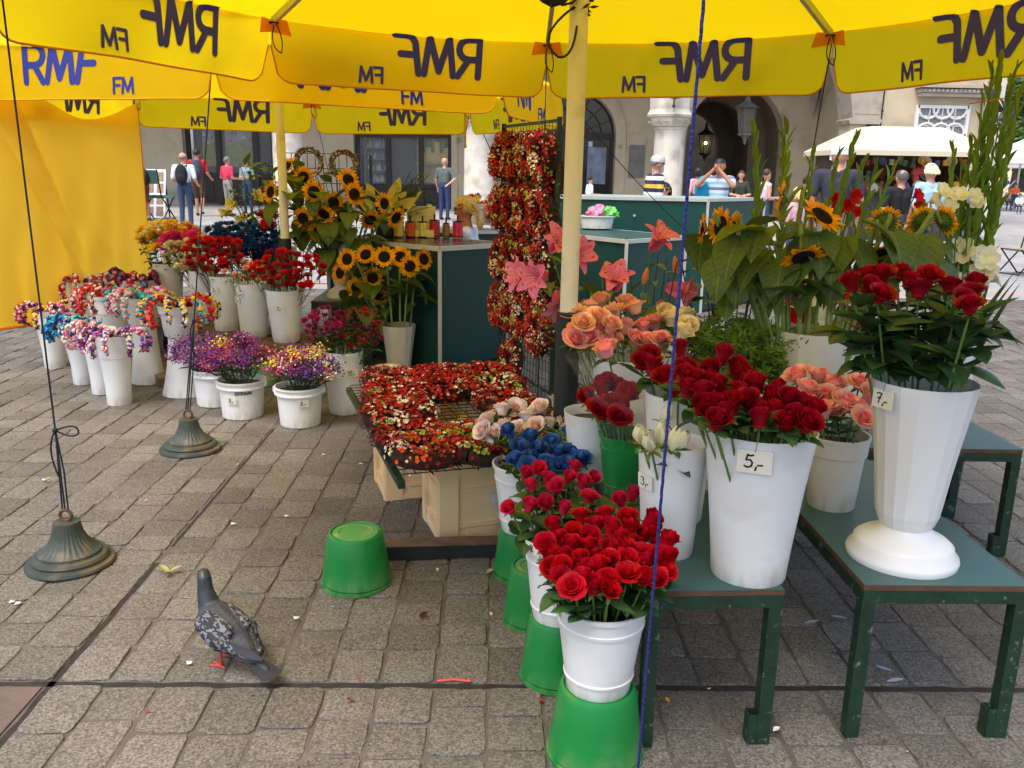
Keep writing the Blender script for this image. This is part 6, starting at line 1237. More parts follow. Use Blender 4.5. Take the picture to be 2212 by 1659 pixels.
crowns('L3', [('pink', 'plum', 'yellow'), ('red', 'white'), ('plum', 'navy', 'pink')], 'crown hung on the row-end vase with', 150, 380, 7)
crowns('L5', [('yellow', 'navy', 'white'), ('navy', 'white', 'yellow'), ('aqua', 'yellow', 'red'), ('coral', 'red')], 'crown hung on the raised front pot with', 150, 390, 9, 0, 1.1)
crowns('L6', [('white', 'mint', 'blush'), ('mint', 'aqua'), ('blush', 'pink', 'white'), ('pink', 'white')], 'crown hung on the raised mint pot with', 150, 380, 9, 0, 1.1)
crowns('L7', [('red', 'white'), ('red', 'white', 'plum')], 'crown hung on the bucket near the curtain with', 160, 380, 8, 0, 1.15)
crowns('L8', [('plum', 'red', 'navy'), ('red', 'plum', 'blush'), ('pink', 'plum', 'aqua')], 'crown hung on the dark red bucket with', 160, 390, 9, 0, 1.15)
crowns('L9', [('red', 'white'), ('red', 'coral')], 'crown hung on the red and white pot with', 150, 380, 9, 0, 1.15)
# ================================================================ PEOPLE AND BIRDS (one continuous skin grown over tapered limbs)
def capsule(mb, a, b, r0, r1, seg=12, fl=(1, 1)):
    a, b = Vector(a), Vector(b); d = b-a; L = d.length
    if L < 1e-6: d = Vector((0, 0, 1))
    dd, s, u = frame(d); pts = []; rs = []
    for i in range(4): t = math.pi/2*i/3.3; pts.append(a-dd*r0*math.cos(t)); rs.append(max(r0*math.sin(t), .0006))
    for i in range(3, -1, -1): t = math.pi/2*i/3.3; pts.append(b+dd*r1*math.cos(t)); rs.append(max(r1*math.sin(t), .0006))
    mb.tube(pts, rs, seg)
def grow(name, prims, mats, voxel, parent, smooth=3):
    """prims: (a, b, r0, r1, material index) - joined, remeshed to one skin, each face takes the material of its limb"""
    mb = MB()
    for a, b, r0, r1, k in prims: capsule(mb, a, b, r0, r1)
    me = mb.mesh('tmp', [], False); o = bpy.data.objects.new('tmp', me); COL.objects.link(o)
    md = o.modifiers.new('r', 'REMESH'); md.mode = 'VOXEL'; md.voxel_size = voxel; md.use_smooth_shade = True
    sm = o.modifiers.new('s', 'SMOOTH'); sm.iterations = smooth; sm.factor = .5
    dg = bpy.context.evaluated_depsgraph_get(); ev = o.evaluated_get(dg); nm = bpy.data.meshes.new_from_object(ev); bpy.data.objects.remove(o)
    for x in mats: nm.materials.append(x)
    n = len(nm.polygons); c = np.empty(n*3, np.float32); nm.polygons.foreach_get('center', c); c = c.reshape(-1, 3); best = np.full(n, 1e9); idx = np.zeros(n, np.int32)
    for a, b, r0, r1, k in prims:
        a, b = np.array(a, np.float32), np.array(b, np.float32); ab = b-a; l2 = max(float(ab @ ab), 1e-9); t = np.clip((c-a) @ ab/l2, 0, 1); d = np.linalg.norm(c-(a+t[:, None]*ab), axis=1)-(r0+(r1-r0)*t)
        w = d < best; best[w] = d[w]; idx[w] = k
    nm.polygons.foreach_set('material_index', idx); nm.polygons.foreach_set('use_smooth', [True]*n); nm.name = name
    return link(nm, name, parent)
def cloth(c, n=None): return mat('cloth_%d_%d_%d' % c, srgb(c), .85, .08, 12, .3, 90)
SKIN = mat('skin', srgb((206, 150, 122)), .5, .05, 20, trans=.06); SKIN2 = mat('skin_tan', srgb((182, 124, 94)), .5, .05, 20, trans=.06)
def stripes(name, cols, sc, off=0.):
    if name in MATS: return MATS[name]
    M = mat(name, srgb(cols[0]), .85, .05, 20); t = M.node_tree; N = t.nodes; L = t.links; b = N['Principled BSDF']; tc = N.new('ShaderNodeTexCoord'); sp = N.new('ShaderNodeSeparateXYZ'); L.new(tc.outputs['Object'], sp.inputs[0])
    mu = N.new('ShaderNodeMath'); mu.operation = 'MULTIPLY_ADD'; mu.inputs[1].default_value = sc; mu.inputs[2].default_value = off; L.new(sp.outputs['Z'], mu.inputs[0]); fr = N.new('ShaderNodeMath'); fr.operation = 'FRACT'; L.new(mu.outputs[0], fr.inputs[0])
    rp = N.new('ShaderNodeValToRGB'); rp.color_ramp.interpolation = 'CONSTANT'; L.new(fr.outputs[0], rp.inputs[0]); e = rp.color_ramp.elements; e[0].color = (*srgb(cols[0]), 1); e[1].position = 1/len(cols); e[1].color = (*srgb(cols[1]), 1)
    for i in range(2, len(cols)): k = e.new(i/len(cols)); k.color = (*srgb(cols[i]), 1)
    L.new(rp.outputs[0], b.inputs['Base Color']); return M
SHOE = cloth((52, 50, 52))
def person(label, loc, head_z, rz, shirt, trouser, hair=None, skin=SKIN, sleeve=.5, short=1.0, pose=None, shoe=SHOE, hat=None, long_hair=0, build=1., seated=False, female=False, glasses=False, cut=None, stride=0., voxel=.0145, group='passers-by on the square', bald=False, skirt=None):
    """standing figure facing local +Y; pose overrides joints given for a 1.75 m body; head_z sets the height"""
    loc = Vector(loc); k = (head_z-loc.z)/1.75 if not seated else head_z-loc.z; k = k if not seated else (head_z-loc.z)/1.33; t = thing('person', label, 'person', loc, rz, group)
    sw = (.165 if female else .19)*build; J = dict(pel=(0, 0, .97), wai=(0, .0, 1.10), che=(0, .01, 1.32), nec=(0, 0, 1.48), hea=(0, .025, 1.625), shL=(-sw, 0, 1.42), shR=(sw, 0, 1.42), elL=(-sw-.06, -.02, 1.13), elR=(sw+.06, -.02, 1.13), wrL=(-sw-.05, .08, .90), wrR=(sw+.05, .08, .90), hiL=(-.09, 0, .93), hiR=(.09, 0, .93), knL=(-.10, .02+stride, .50), knR=(.10, .02-stride*.4, .50), anL=(-.105, -.02+stride*1.4, .08), anR=(.105, -.02-stride*1.6, .09+abs(stride)*.3))
    if seated:
        dz = .44
        for q in J: J[q] = (J[q][0], J[q][1], J[q][2]-dz+.02)
        J.update(knL=(-.1, .42, .52), knR=(.1, .42, .52), anL=(-.1, .40, .08), anR=(.1, .40, .08), wrL=(-.12, .3, .62), wrR=(.12, .3, .62), elL=(-sw-.06, .08, .72), elR=(sw+.06, .08, .72))
    if pose: J.update(pose)
    J = {q: Vector(v)*k for q, v in J.items()}; Pm = []; b = build*k; A = lambda a, c, r0, r1, m: Pm.append((tuple(a), tuple(c), r0*b, r1*b, m))
    X = (J['shR']-J['shL']).normalized()
    for s in (-1, 1):
        A(J['pel']+X*.065*s*k, J['wai']+X*.05*s*k, .105, .092, 1 if short else 0); A(J['wai']+X*.05*s*k, J['che']+X*.075*s*k, .092 if female else .10, .105, 0); A(J['che']+X*.075*s*k, J['shR' if s > 0 else 'shL'] - X*.05*s*k, .10, .065, 0)
    A(J['shL'], J['shR'], .058, .058, 0); A(J['nec']-Vector((0, 0, .05))*k, J['hea']-Vector((0, 0, .07))*k, .052, .05, 2)
    up = (J['hea']-J['nec']).normalized(); fw = Vector((0, 1, 0)); 
    if 'look' in (pose or {}): fw = Vector(pose['look']).normalized()
    A(J['hea']+up*.035*k-fw*.01*k, J['hea']-up*.0*k+fw*.004*k, .088, .084, 2); A(J['hea']-up*.03*k+fw*.02*k, J['hea']-up*.085*k+fw*.045*k, .07, .045, 2); A(J['hea']+fw*.09*k+up*.01*k, J['hea']+fw*.105*k-up*.02*k, .011, .016, 2)
    for s in ('L', 'R'):
        sg = 1 if s == 'R' else -1; el, sh, wr = J['el'+s], J['sh'+s], J['wr'+s]; cutp = sh.lerp(el, min(1, sleeve*1.6)) if sleeve < .62 else el
        if sleeve > 0: A(sh, cutp, .06, .052, 0)
        A(sh if sleeve <= 0 else cutp, el, .047, .040, 2 if sleeve < .62 else 0); A(el, wr, .040, .028, 0 if sleeve > .8 else 2)
        d = (wr-el).normalized(); sd = d.cross(Vector((0, 0, 1)) if abs(d.z) < .9 else Vector((0, 1, 0))).normalized(); pm_ = wr+d*.075*k; A(wr, pm_, .028, .032, 2)
        for f in range(4): o = sd*(.022*(f-1.5))*k; q = d*(.085-.008*abs(f-1.4))*k; A(pm_+o, pm_+o+q*.55+Vector((0, .012*k, 0)), .0105, .0095, 2); A(pm_+o+q*.55+Vector((0, .012*k, 0)), pm_+o+q+Vector((0, .03*k, 0)), .0095, .008, 2)
        A(wr+d*.02*k, wr+d*.055*k-sd*sg*.045*k+Vector((0, .02*k, 0)), .013, .011, 2); A(wr+d*.055*k-sd*sg*.045*k+Vector((0, .02*k, 0)), wr+d*.09*k-sd*sg*.05*k+Vector((0, .03*k, 0)), .011, .009, 2)
        hi, kn, an = J['hi'+s], J['kn'+s], J['an'+s]; ce = hi.lerp(kn, .35) if short < .5 else (kn.lerp(an, (short-.5)*2) if short < 1 else an)
        A(hi, kn, .088, .064, 1); sp_ = kn.lerp(an, max(0, (short-.5)*2)) if short >= .5 else kn
        A(kn, sp_, .062, .05, 1)
        if short < 1: A(sp_, an, .052, .034, 2)
        toe = an+Vector((0, .15, -.045))*k; A(an-Vector((0, .03, .035))*k, toe, .038, .034, 3)
    bo = grow('body', Pm, [shirt, trouser, skin, shoe], voxel, t)
    hc = J['hea']+up*.025*k; R = Matrix((fw.cross(up).normalized(), fw, up)).transposed()
    if hair is not None:
        mb = MB(); seg, rg = 18, 10; vs = []
        for i in range(rg+1):
            for j in range(seg):
                th, ph = math.pi*i/rg, 2*math.pi*j/seg; v = Vector((math.sin(th)*math.cos(ph), math.sin(th)*math.sin(ph), math.cos(th))); back = -v.y
                lim = .1-.9*back if not bald else -.05-.5*back
                z = max(v.z, -(.35+.45*back)) if not bald else v.z
                rr = 1.0+.04*math.sin(ph*5+i)*(.5)
                vs.append(hc+R @ (Vector((v.x*.097*rr, v.y*.108*rr-.008, z*.105*rr+.006))*k))
        fs = []
        for i in range(rg):
            for j in range(seg):
                th, ph = math.pi*(i+.5)/rg, 2*math.pi*(j+.5)/seg; vy, vz = math.sin(th)*math.sin(ph), math.cos(th)
                keep = (vz > .25 and vy < .9) or (vy < .15 and vz > -.55)
                if bald: keep = vy < .2 and -.6 < vz < .12
                if keep: fs.append((i*seg+j, i*seg+(j+1) % seg, (i+1)*seg+(j+1) % seg, (i+1)*seg+j))
        mb.add(vs, fs)
        if long_hair:
            for q in range(26):
                a = math.pi*(1+q/25); o = hc+R @ (Vector((.09*math.cos(a), .085*math.sin(a), .02))*k); mb.tube(bez(o, o+R @ (Vector((.02*math.cos(a), -.03, -.08))*k), o+R @ (Vector((rnd(-.02, .02), -.02+rnd(-.02, .02), -long_hair))*k), 5), [.02*k, .022*k, .022*k, .02*k, .016*k, .008*k], 5)
        mb.obj('hair', hair, t)
    for s in (-1, 1):
        mb = MB(); mb.ball(J['hea']+R @ (Vector((.033*s, .084, .012))*k), .0095*k, 0, 6, 5); mb.obj('eye', mat('eye_dark', (.02, .015, .012), .3), t)
        mb = MB(); mb.ball(J['hea']+R @ (Vector((.088*s, -.005, -.005))*k), (.012*k, .02*k, .03*k), 0, 7, 5, 1, R); mb.obj('ear', skin, t)
    mb = MB(); mb.tube([J['hea']+R @ (Vector((x, .083-abs(x)*.5, -.052))*k) for x in (-.024, -.01, .01, .024)], .005*k, 5); mb.obj('mouth', mat('lips', srgb((160, 90, 80)), .5), t)
    if glasses:
        mb = MB()
        for s in (-1, 1):
            mb.lathe([(.0, 0), (.026*k, .002*k), (.028*k, 0)], 10); 
        mb = MB()
        for s in (-1, 1): mb.ball(J['hea']+R @ (Vector((.034*s, .094, .012))*k), (.028*k, .006*k, .022*k), 0, 9, 6, 1, R); mb.tube([J['hea']+R @ (Vector((.058*s, .09, .015))*k), J['hea']+R @ (Vector((.09*s, .0, .012))*k)], .004*k, 4)
        mb.obj('sunglasses', mat('black_lens', (.01, .01, .01), .15), t)
    if hat:
        hm, peak = hat; mb = MB(); mb.lathe([(.11*k, -.005*k), (.112*k, .03*k), (.098*k, .075*k), (.06*k, .105*k), (0, .112*k)], 16); mb.patch((0, .085*k, .0), (0, 1, -.12), (0, 0, 1), peak*k, .085*k, -.2, -.25, 4, 4, lambda q: math.sqrt(max(0, 1-q*q*.8))); mb.obj('hat', hm, t, True, TM(hc+up*.005*k, R))
    if skirt: mb = MB(); mb.lathe([(.13*k, J['pel'].z+.1*k), (.2*k, J['pel'].z-.2*k), (.26*k, J['pel'].z-.45*k)], 18, scallop=lambda a, z: 1+.06*math.sin(a*7)); mb.obj('skirt', skirt, t)
    return t, J, k
def backpack(pt, J, k, col, label, w=.15):
    """worn on the back of person pt"""
    t = thing('backpack', label, 'backpack', pt.location, pt.rotation_euler.z, 'backpacks'); c = (J['che']+J['wai'])/2+Vector((0, -.17*k, .03*k)); mb = MB(); mb.ball(c, (w*k, .10*k, .25*k), 0, 14, 10); mb.obj('bag', col, t); mb = MB(); mb.ball(c+Vector((0, -.08*k, -.08*k)), (w*.75*k, .05*k, .11*k), 0, 12, 8); mb.obj('pocket', col, t)
    for s in (-1, 1): mb = MB(); mb.tube(bez(c+Vector((s*.07*k, .05*k, .2*k)), J['shL' if s < 0 else 'shR']+Vector((-s*.06*k, .0, .09*k)), J['che']+Vector((s*.12*k, .13*k, 0)), 8)+[c+Vector((s*.14*k, .1*k, -.15*k))], .017*k, 6); mb.obj('strap', col, t)
def pz(px, py, Y): return atY(px, py, Y).z
def at(px, Y): p = atY(px, 400, Y); return (p.x, Y, gz(Y))
HB, HD, HG, HBL = mat('hair_brown', srgb((64, 46, 34)), .5, .3, 60, .4), mat('hair_dark', srgb((28, 22, 20)), .5, .3, 60, .4), mat('hair_grey', srgb((110, 104, 98)), .6, .3, 60, .4), mat('hair_blonde', srgb((222, 188, 128)), .5, .25, 40, .4)
JEAN = cloth((52, 70, 96)); WHTC = cloth((226, 228, 234)); BLKC = cloth((28, 28, 32))
g = Gs(405, 492); T_, J_, k_ = person('balding man in white shirt and jeans wearing a black backpack', g, pz(405, 330, g.y), 0, WHTC, JEAN, mat('hair_thin_brown', srgb((132, 104, 82)), .6, .3, 60), bald=True, pose=dict(wrL=(-.2, .2, 1.05), wrR=(.25, .18, 1.03)), build=1.08); backpack(T_, J_, k_, BLKC, 'black backpack on the man in the white shirt')
g = Gs(433, 467); T_, J_, k_ = person('man in red polo and brown shorts striding with a grey backpack', g, pz(427, 322, g.y), .15, cloth((190, 34, 40)), cloth((96, 70, 52)), HD, short=.55, stride=.16, pose=dict(wrR=(.3, .25, 1.0))); backpack(T_, J_, k_, cloth((62, 64, 78)), 'grey backpack on the man in the red polo')
g = Gs(316, 478); T_, J_, k_ = person('stooping man in white T-shirt and olive shorts beside the picture boards', g, pz(300, 338, g.y)+.12, 1.2, WHTC, cloth((92, 88, 70)), HB, short=.55, pose=dict(nec=(0, .38, 1.36), hea=(0, .48, 1.44), che=(0, .26, 1.26), wai=(0, .1, 1.10), shL=(-.18, .3, 1.32), shR=(.18, .3, 1.32), elL=(-.22, .34, 1.04), elR=(.22, .34, 1.04), wrL=(-.15, .5, .9), wrR=(.15, .5, .9)))
tb = thing('shoulder_bag', 'black shoulder bag on the stooping man', 'bag', g); mb = MB(); mb.ball((.18, -.28, .98), (.1, .14, .17), 0, 12, 8); mb.obj('bag', BLKC, tb); mb = MB(); mb.tube(bez((.18, -.28, 1.1), (.0, -.15, 1.5), (-.3, .1, 1.5), 8), .012, 5); mb.obj('strap', BLKC, tb)
g = Gs(496, 467); person('man in raspberry polo shirt with a grey rucksack', g, pz(497, 338, g.y), -.6, cloth((206, 60, 92)), cloth((150, 146, 138)), HG, short=.6, pose=dict(wrR=(.2, .3, 1.1), wrL=(-.15, .32, 1.1)))
person('dark haired woman looking down beside the shop window', at(534, 23.0), pz(534, 342, 23.0), 3.0, cloth((130, 150, 150)), JEAN, HD, female=True, long_hair=.12, pose=dict(wrL=(-.1, .3, 1.15), wrR=(.1, .3, 1.15), look=(0, 1, -.35)))
g = Gs(960, 475); person('elderly man in grey-green shirt and jeans with a hand behind his back', g, pz(963, 341, g.y), -.35, cloth((86, 98, 94)), cloth((44, 60, 100)), mat('hair_thin_grey', srgb((170, 150, 134)), .6, .3, 60), bald=True, build=1.05, pose=dict(elR=(.36, -.08, 1.16), wrR=(.22, -.22, 1.02)))
person('person in green patterned sleeves half behind the column', at(1032, 26.6), pz(1022, 350, 26.6), -.2, stripes('green_pattern', [(90, 130, 50), (170, 190, 90)], 30), JEAN, HD, sleeve=1, female=True, pose=dict(elL=(-.42, 0, 1.12), wrL=(-.62, .02, 1.24)))
person('person in a white top bent over a phone near the portal', at(1274, 21), pz(1276, 382, 21), -1.2, WHTC, JEAN, HD, female=True, pose=dict(wrR=(.12, .35, 1.12), wrL=(-.1, .35, 1.12), look=(0, 1, -.5)))
T_, J_, k_ = person('bearded man in checked flat cap and yellow navy striped polo', at(1414, 13.5), pz(1414, 336, 13.5), -1.35, stripes('rugby_stripes', [(236, 232, 226), (38, 44, 74), (222, 180, 60), (38, 44, 74)], 4.2, .15), JEAN, HG, hat=(mat('checked_cap', srgb((190, 184, 176)), .8, .4, 60), .07), glasses=True, build=1.1)
mb = MB(); mb.ball(J_['hea']+Vector((0, .075, -.075))*k_, (.05, .04, .06), 0, 9, 7); mb.obj('beard', mat('beard_grey', srgb((190, 186, 180)), .8, .2, 60), T_)
mb = MB(); o = Vector((.2455, .03, 1.315))*k_; glyphs('9', -.03, -.05, .09, .017, lambda x, y, e: (o.x+e+.02, o.y+x, o.z+y), mb, (.001,)); mb.obj('shirt_number', BLKC, T_, False)
person('seated woman with dark hair and sunglasses behind the tall counter', at(1437, 14.6), pz(1437, 394, 14.6), 2.9, BLKC, JEAN, HD, female=True, seated=True, glasses=True, long_hair=.2)
T_, J_, k_ = person('man in blue and white striped T-shirt wiping his face', at(1553, 14.3), pz(1550, 343, 14.3), 2.6, stripes('pool_stripes', [(206, 226, 236), (150, 200, 222), (206, 226, 236), (110, 118, 146)], 5.5), JEAN, HD, skin=SKIN2, build=1.08, pose=dict(elL=(-.3, .22, 1.32), elR=(.3, .22, 1.32), wrL=(-.07, .2, 1.55), wrR=(.07, .2, 1.55)))
tb = thing('turquoise_backpack', 'turquoise bag on the back of the man in striped T-shirt', 'bag', T_.location); mb = MB(); mb.ball((-.22, .12, 1.22), (.15, .13, .24), 0, 12, 8); mb.obj('bag', cloth((20, 140, 170)), tb)
person('black haired woman in a pink blouse in the passage', at(1507, 18.5), pz(1509, 362, 18.5), .3, cloth((206, 160, 160)), JEAN, HD, female=True, long_hair=.14)
person('young woman with long hair and olive printed T-shirt, arms folded', at(1600, 19), pz(1600, 369, 19), 2.9, cloth((48, 56, 44)), JEAN, HB, female=True, long_hair=.22, pose=dict(elL=(-.26, .05, 1.12), elR=(.26, .05, 1.12), wrL=(.04, .2, 1.05), wrR=(-.04, .22, 1.08), look=(0, 1, .4)))
person('woman with a bun and pale top looking at her phone', at(1653, 16.5), pz(1655, 366, 16.5), -1.3, cloth((206, 190, 200)), JEAN, HB, female=True, sleeve=0, pose=dict(wrR=(.1, .38, 1.14), wrL=(-.1, .38, 1.14), look=(0, 1, -.4)))
person('dark haired woman in a black top stooping by the souvenir kiosk', at(1742, 14.5), pz(1740, 384, 14.5), -1.2, BLKC, JEAN, HD, female=True, pose=dict(look=(0, 1, -.5)))
person('fair haired child before the souvenir kiosk', at(1728, 12.5), pz(1728, 405, 12.5), .3, cloth((210, 170, 180)), JEAN, HBL, female=True, long_hair=.14)
person('broad man in white cap and charcoal T-shirt seen from behind', at(1808, 11.6), pz(1822, 317, 11.6), -.35, cloth((52, 52, 66)), cloth((120, 110, 96)), None, hat=(WHTC, .08), build=1.15, short=.55)
person('curly grey haired person in black at the souvenir kiosk', at(1948, 13.0), pz(1953, 368, 13.0), .1, BLKC, JEAN, mat('hair_curly', srgb((92, 88, 84)), .7, .5, 120, .9), build=1.1)
person('blonde woman in an off-shoulder light blue blouse at the kiosk', at(2010, 12.6), pz(2010, 353, 12.6), .15, cloth((164, 200, 228)), JEAN, mat('hair_pale', srgb((232, 214, 172)), .5, .2, 40, .4), female=True, long_hair=.06, build=1.1)
g = Gs(2072, 592); person('person in rolled up jeans behind the gladioli', g, g.z+1.62, .5, cloth((150, 190, 220)), cloth((74, 106, 156)), HB, short=.82, shoe=SHOE, female=True)
# seated flower seller
SH = mat('seller_hair', srgb((206, 170, 100)), .5, .3, 40, .5)
p = atY(997, 480, 7.75); T_, J_, k_ = person('flower seller with tied blonde hair and glasses in a white vest', (p.x+.06, 7.75, 0), pz(1000, 424, 7.75), 1.35, WHTC, JEAN, SH, skin=SKIN2, female=True, seated=True, sleeve=0, pose=dict(look=(.0, 1, -.12), wrL=(-.1, .38, .86), wrR=(.05, .38, .86), elL=(-.26, .2, .80), elR=(.26, .2, .80)), voxel=.011, group='stall holders')
mb = MB()
for q in range(40):
    a = rnd(0, 6.28); o = J_['hea']+Vector((rnd(-.07, .07), -.06, rnd(-.02, .09)))*k_; mb.tube(bez(o, o+Vector((rnd(-.03, .03), -.06, -.02)), J_['hea']+Vector((rnd(-.02, .02), -.12, -.1+rnd(-.03, .02)))*k_, 5), .009, 5)
mb.ball(J_['hea']+Vector((0, -.135, -.12))*k_, (.035, .035, .05), 0, 8, 6); mb.obj('tied_hair', SH, T_)
mb = MB()
for s in (-1, 1): mb.tube([J_['hea']+Vector((.036*s+.026*math.cos(a*.63), .098, .012+.02*math.sin(a*.63)))*k_ for a in range(11)], .003, 4); mb.tube([J_['hea']+Vector((.062*s, .095, .015))*k_, J_['hea']+Vector((.09*s, 0, .012))*k_], .003, 4)
mb.obj('glasses', BLKC, T_)
# far cafe guests
for px, py, Y, c, lab, st in ((2195, 396, 36, (232, 110, 50), 'cafe guest in an orange T-shirt', False), (2158, 412, 33, (180, 60, 90), 'small girl with a pink sun hat near the pushchair', False), (2207, 418, 33, (190, 220, 215), 'cafe guest in a mint top seated beside the pushchair', True), (2183, 405, 37, (210, 170, 160), 'cafe guest in a pale top behind the pushchair', True)):
    z = pz(px, py, Y); person(lab, at(px, Y), z if z > .9 else 1.0, 2.8, cloth(c), JEAN, HB, seated=st, voxel=.03, group='cafe guests', hat=(cloth((236, 120, 160)), .05) if 'hat' in lab else None)
# ---------------------------------------------------------------- pigeons
PG = mat('pigeon_grey', srgb((62, 64, 70)), .6, .15, 60, .4, 120); PGN2 = mat('pigeon_neck', srgb((52, 56, 62)), .4, .3, 40); PGT = mat('pigeon_tail', srgb((48, 50, 58)), .6, .15, 40); FEET = mat('pigeon_feet', srgb((206, 70, 66)), .6); BEAK = mat('pigeon_beak', (.03, .03, .03), .5)
PGW = mat('pigeon_chequered', srgb((40, 40, 44)), .65, .1, 30); 
def _chk(M):
    t = M.node_tree; N = t.nodes; L = t.links; b = N['Principled BSDF']; tc = N.new('ShaderNodeTexCoord'); vo = N.new('ShaderNodeTexVoronoi'); vo.inputs['Scale'].default_value = 200; mp = N.new('ShaderNodeMapping'); mp.inputs['Scale'].default_value = (1, .45, .8); L.new(tc.outputs['Object'], mp.inputs[0]); nz = N.new('ShaderNodeTexNoise'); nz.inputs['Scale'].default_value = 30; L.new(mp.outputs[0], nz.inputs['Vector'])
    ma = N.new('ShaderNodeMix'); ma.data_type = 'VECTOR'; ma.inputs[0].default_value = .03; L.new(mp.outputs[0], ma.inputs[4]); L.new(nz.outputs['Color'], ma.inputs[5]); L.new(ma.outputs[1], vo.inputs['Vector'])
    s = N.new('ShaderNodeSeparateColor'); L.new(vo.outputs['Color'], s.inputs[0]); rp = N.new('ShaderNodeValToRGB'); rp.color_ramp.interpolation = 'CONSTANT'; L.new(s.outputs[0], rp.inputs[0]); e = rp.color_ramp.elements; e[0].color = (.02, .02, .023, 1); e[1].position = .6; e[1].color = (.17, .17, .19, 1); L.new(rp.outputs[0], b.inputs['Base Color'])
_chk(PGW)
def pigeon(loc, rz, label, sc=1., headturn=0., flying=False):
    t = thing('pigeon', label, 'pigeon', loc, rz, 'grey pigeons'); t.scale = (sc, sc, sc); hx = .03*math.sin(headturn)
    tl = Vector((0, -.20, .068))
    Pm = [((0, .035, .150), (0, -.045, .125), .056, .052, 0), ((0, -.045, .125), (0, -.115, .098), .050, .027, 0), ((0, .03, .135), (0, .0, .11), .05, .045, 0), ((0, .06, .175), (0, .078, .225), .036, .025, 2), ((0, .078, .225), (hx*.2, .085, .262), .025, .0205, 2), ((hx*.2, .085, .262), (hx*.4, .093, .272), .0225, .020, 2), ((hx*.4, .093, .272), (hx, .113, .270), .018, .012, 2), ((0, -.1, .102), tl, .020, .012, 3)]
    if not flying:
        for s in (-1, 1): Pm += [((s*.046, .03, .150), (s*.05, -.05, .128), .026, .030, 1), ((s*.05, -.05, .128), (s*.022, -.15, .098), .026, .008, 1), ((s*.030, .02, .168), (s*.028, -.06, .150), .026, .025, 1)]
    grow('body', Pm, [PG, PGW, PGN2, PGT], .0042, t, 4)
    mb = MB()
    for q in range(9): a = (q-4)*.055; mb.patch((math.sin(a)*.02, -.12, .094-.002*abs(q-4)), (math.sin(a), -1, -.22), (0, -.2, 1), .125-.003*abs(q-4), .012, -.05, -.1, 4, 2, lambda z: .6+.5*z if z < .9 else .7)
    mb.obj('tail_feathers', PGT, t)
    mb = MB()
    if flying:
        for s in (-1, 1):
            for q in range(11): f = q/10; mb.patch((s*(.03+.12*f), .02, .17+.14*f), (s*.35, -.9+.6*f, .75*f+.1), (s, 0, .3), .15+.05*f, .014, .1, 0, 4, 2)
    else:
        for s in (-1, 1):
            for q in range(6): f = q/5; mb.patch((s*(.058-.012*f), -.02-.015*q, .118+.012*f), (-s*(.28+.05*f), -1, -.22), (s*.9, 0, .5), .15-.008*q, .013, .0, .1, 4, 2, lambda z: (.8 if z < .8 else .8-.6*(z-.8)*5)+.05)
    mb.obj('flight_feathers', PGT, t)
    mb = MB(); mb.lathe([(.0062, 0), (.0045, .011), (.0008, .022)], 7); mb.obj('beak', BEAK, t, True, TM((hx, .123, .268), aim((hx*3, 1, -.25))))
    for s in (-1, 1): mb = MB(); mb.ball((hx*.7+s*.0175, .108, .276), .0042, 0, 6, 4); mb.obj('eye', mat('pigeon_eye', srgb((190, 90, 30)), .3), t)
    for ch in t.children: ch.location.z -= .02
    if not flying:
        for s in (-1, 1):
            mb = MB(); f = Vector((s*.026, -.005+.012*s, .003)); mb.tube([(s*.026, -.012, .09), (s*.026, -.018, .045), f+Vector((0, 0, .004))], [.0075, .0042, .004], 6)
            for a in (-.55, 0, .55): mb.tube([f, f+Vector((math.sin(a)*.036, math.cos(a)*.036, 0))], [.0038, .0022], 5)
            mb.tube([f, f+Vector((0, -.018, 0))], [.0035, .002], 5); mb.obj('leg', FEET, t)
    return t
g = G(480, 1428); pigeon((g.x+.01, g.y, 0), rad(52), 'grey chequered pigeon with pink feet standing on the open setts', 1.04, .6)
g = G(2028, 1092); pigeon((g.x, g.y, 0), rad(-75), 'dark chequered pigeon walking beneath the right-hand bench', 1.0)
pigeon(atY(2172, 275, 12), rad(-60), 'dark pigeon in flight with raised wings beyond the gladioli', 1.35, 0, True)
# ================================================================ SOUVENIR KIOSK
KY = 18.5; kx0, kx1 = ax(1800, KY), ax(2128, KY); zg = gz(KY); zl, zh = pz(1950, 327, KY), pz(1950, 272, KY); kc = (kx0+kx1)/2; kw = kx1-kx0
ki = thing('souvenir_kiosk', 'souvenir kiosk with cream canvas roof and crowded dark display', 'kiosk', (kc, KY, zg)); CAN = mat('cream_canvas', srgb((214, 200, 174)), .8, .04, 3, trans=.1); zl -= zg; zh -= zg
mb = MB(); a = [(-kw/2-.05, -.5, zl), (kw/2+.05, -.5, zl), (kw/2+.05, 1.7, zl), (-kw/2-.05, 1.7, zl)]; b = [(-kw/2+.85, .25, zh), (kw/2-.85, .25, zh), (kw/2-.85, 1.1, zh), (-kw/2+.85, 1.1, zh)]; lo = [(x, y, zl-.10) for x, y, z in a]
mb.add(a+b+lo, [(0, 1, 5, 4), (1, 2, 6, 5), (2, 3, 7, 6), (3, 0, 4, 7), (4, 5, 6, 7), (8, 9, 1, 0), (9, 10, 2, 1), (10, 11, 3, 2), (11, 8, 0, 3)]); mb.obj('roof', CAN, ki, False)
mb = MB(); mb.box((0, 1.5, zl/2), (kw-.4, .06, zl)); mb.box((-kw/2+.2, .9, zl/2), (.06, 1.2, zl)); mb.box((kw/2-.2, .9, zl/2), (.06, 1.2, zl)); mb.obj('wall', mat('kiosk_dark_wood', srgb((74, 58, 48)), .8, .3, 6), ki, False)
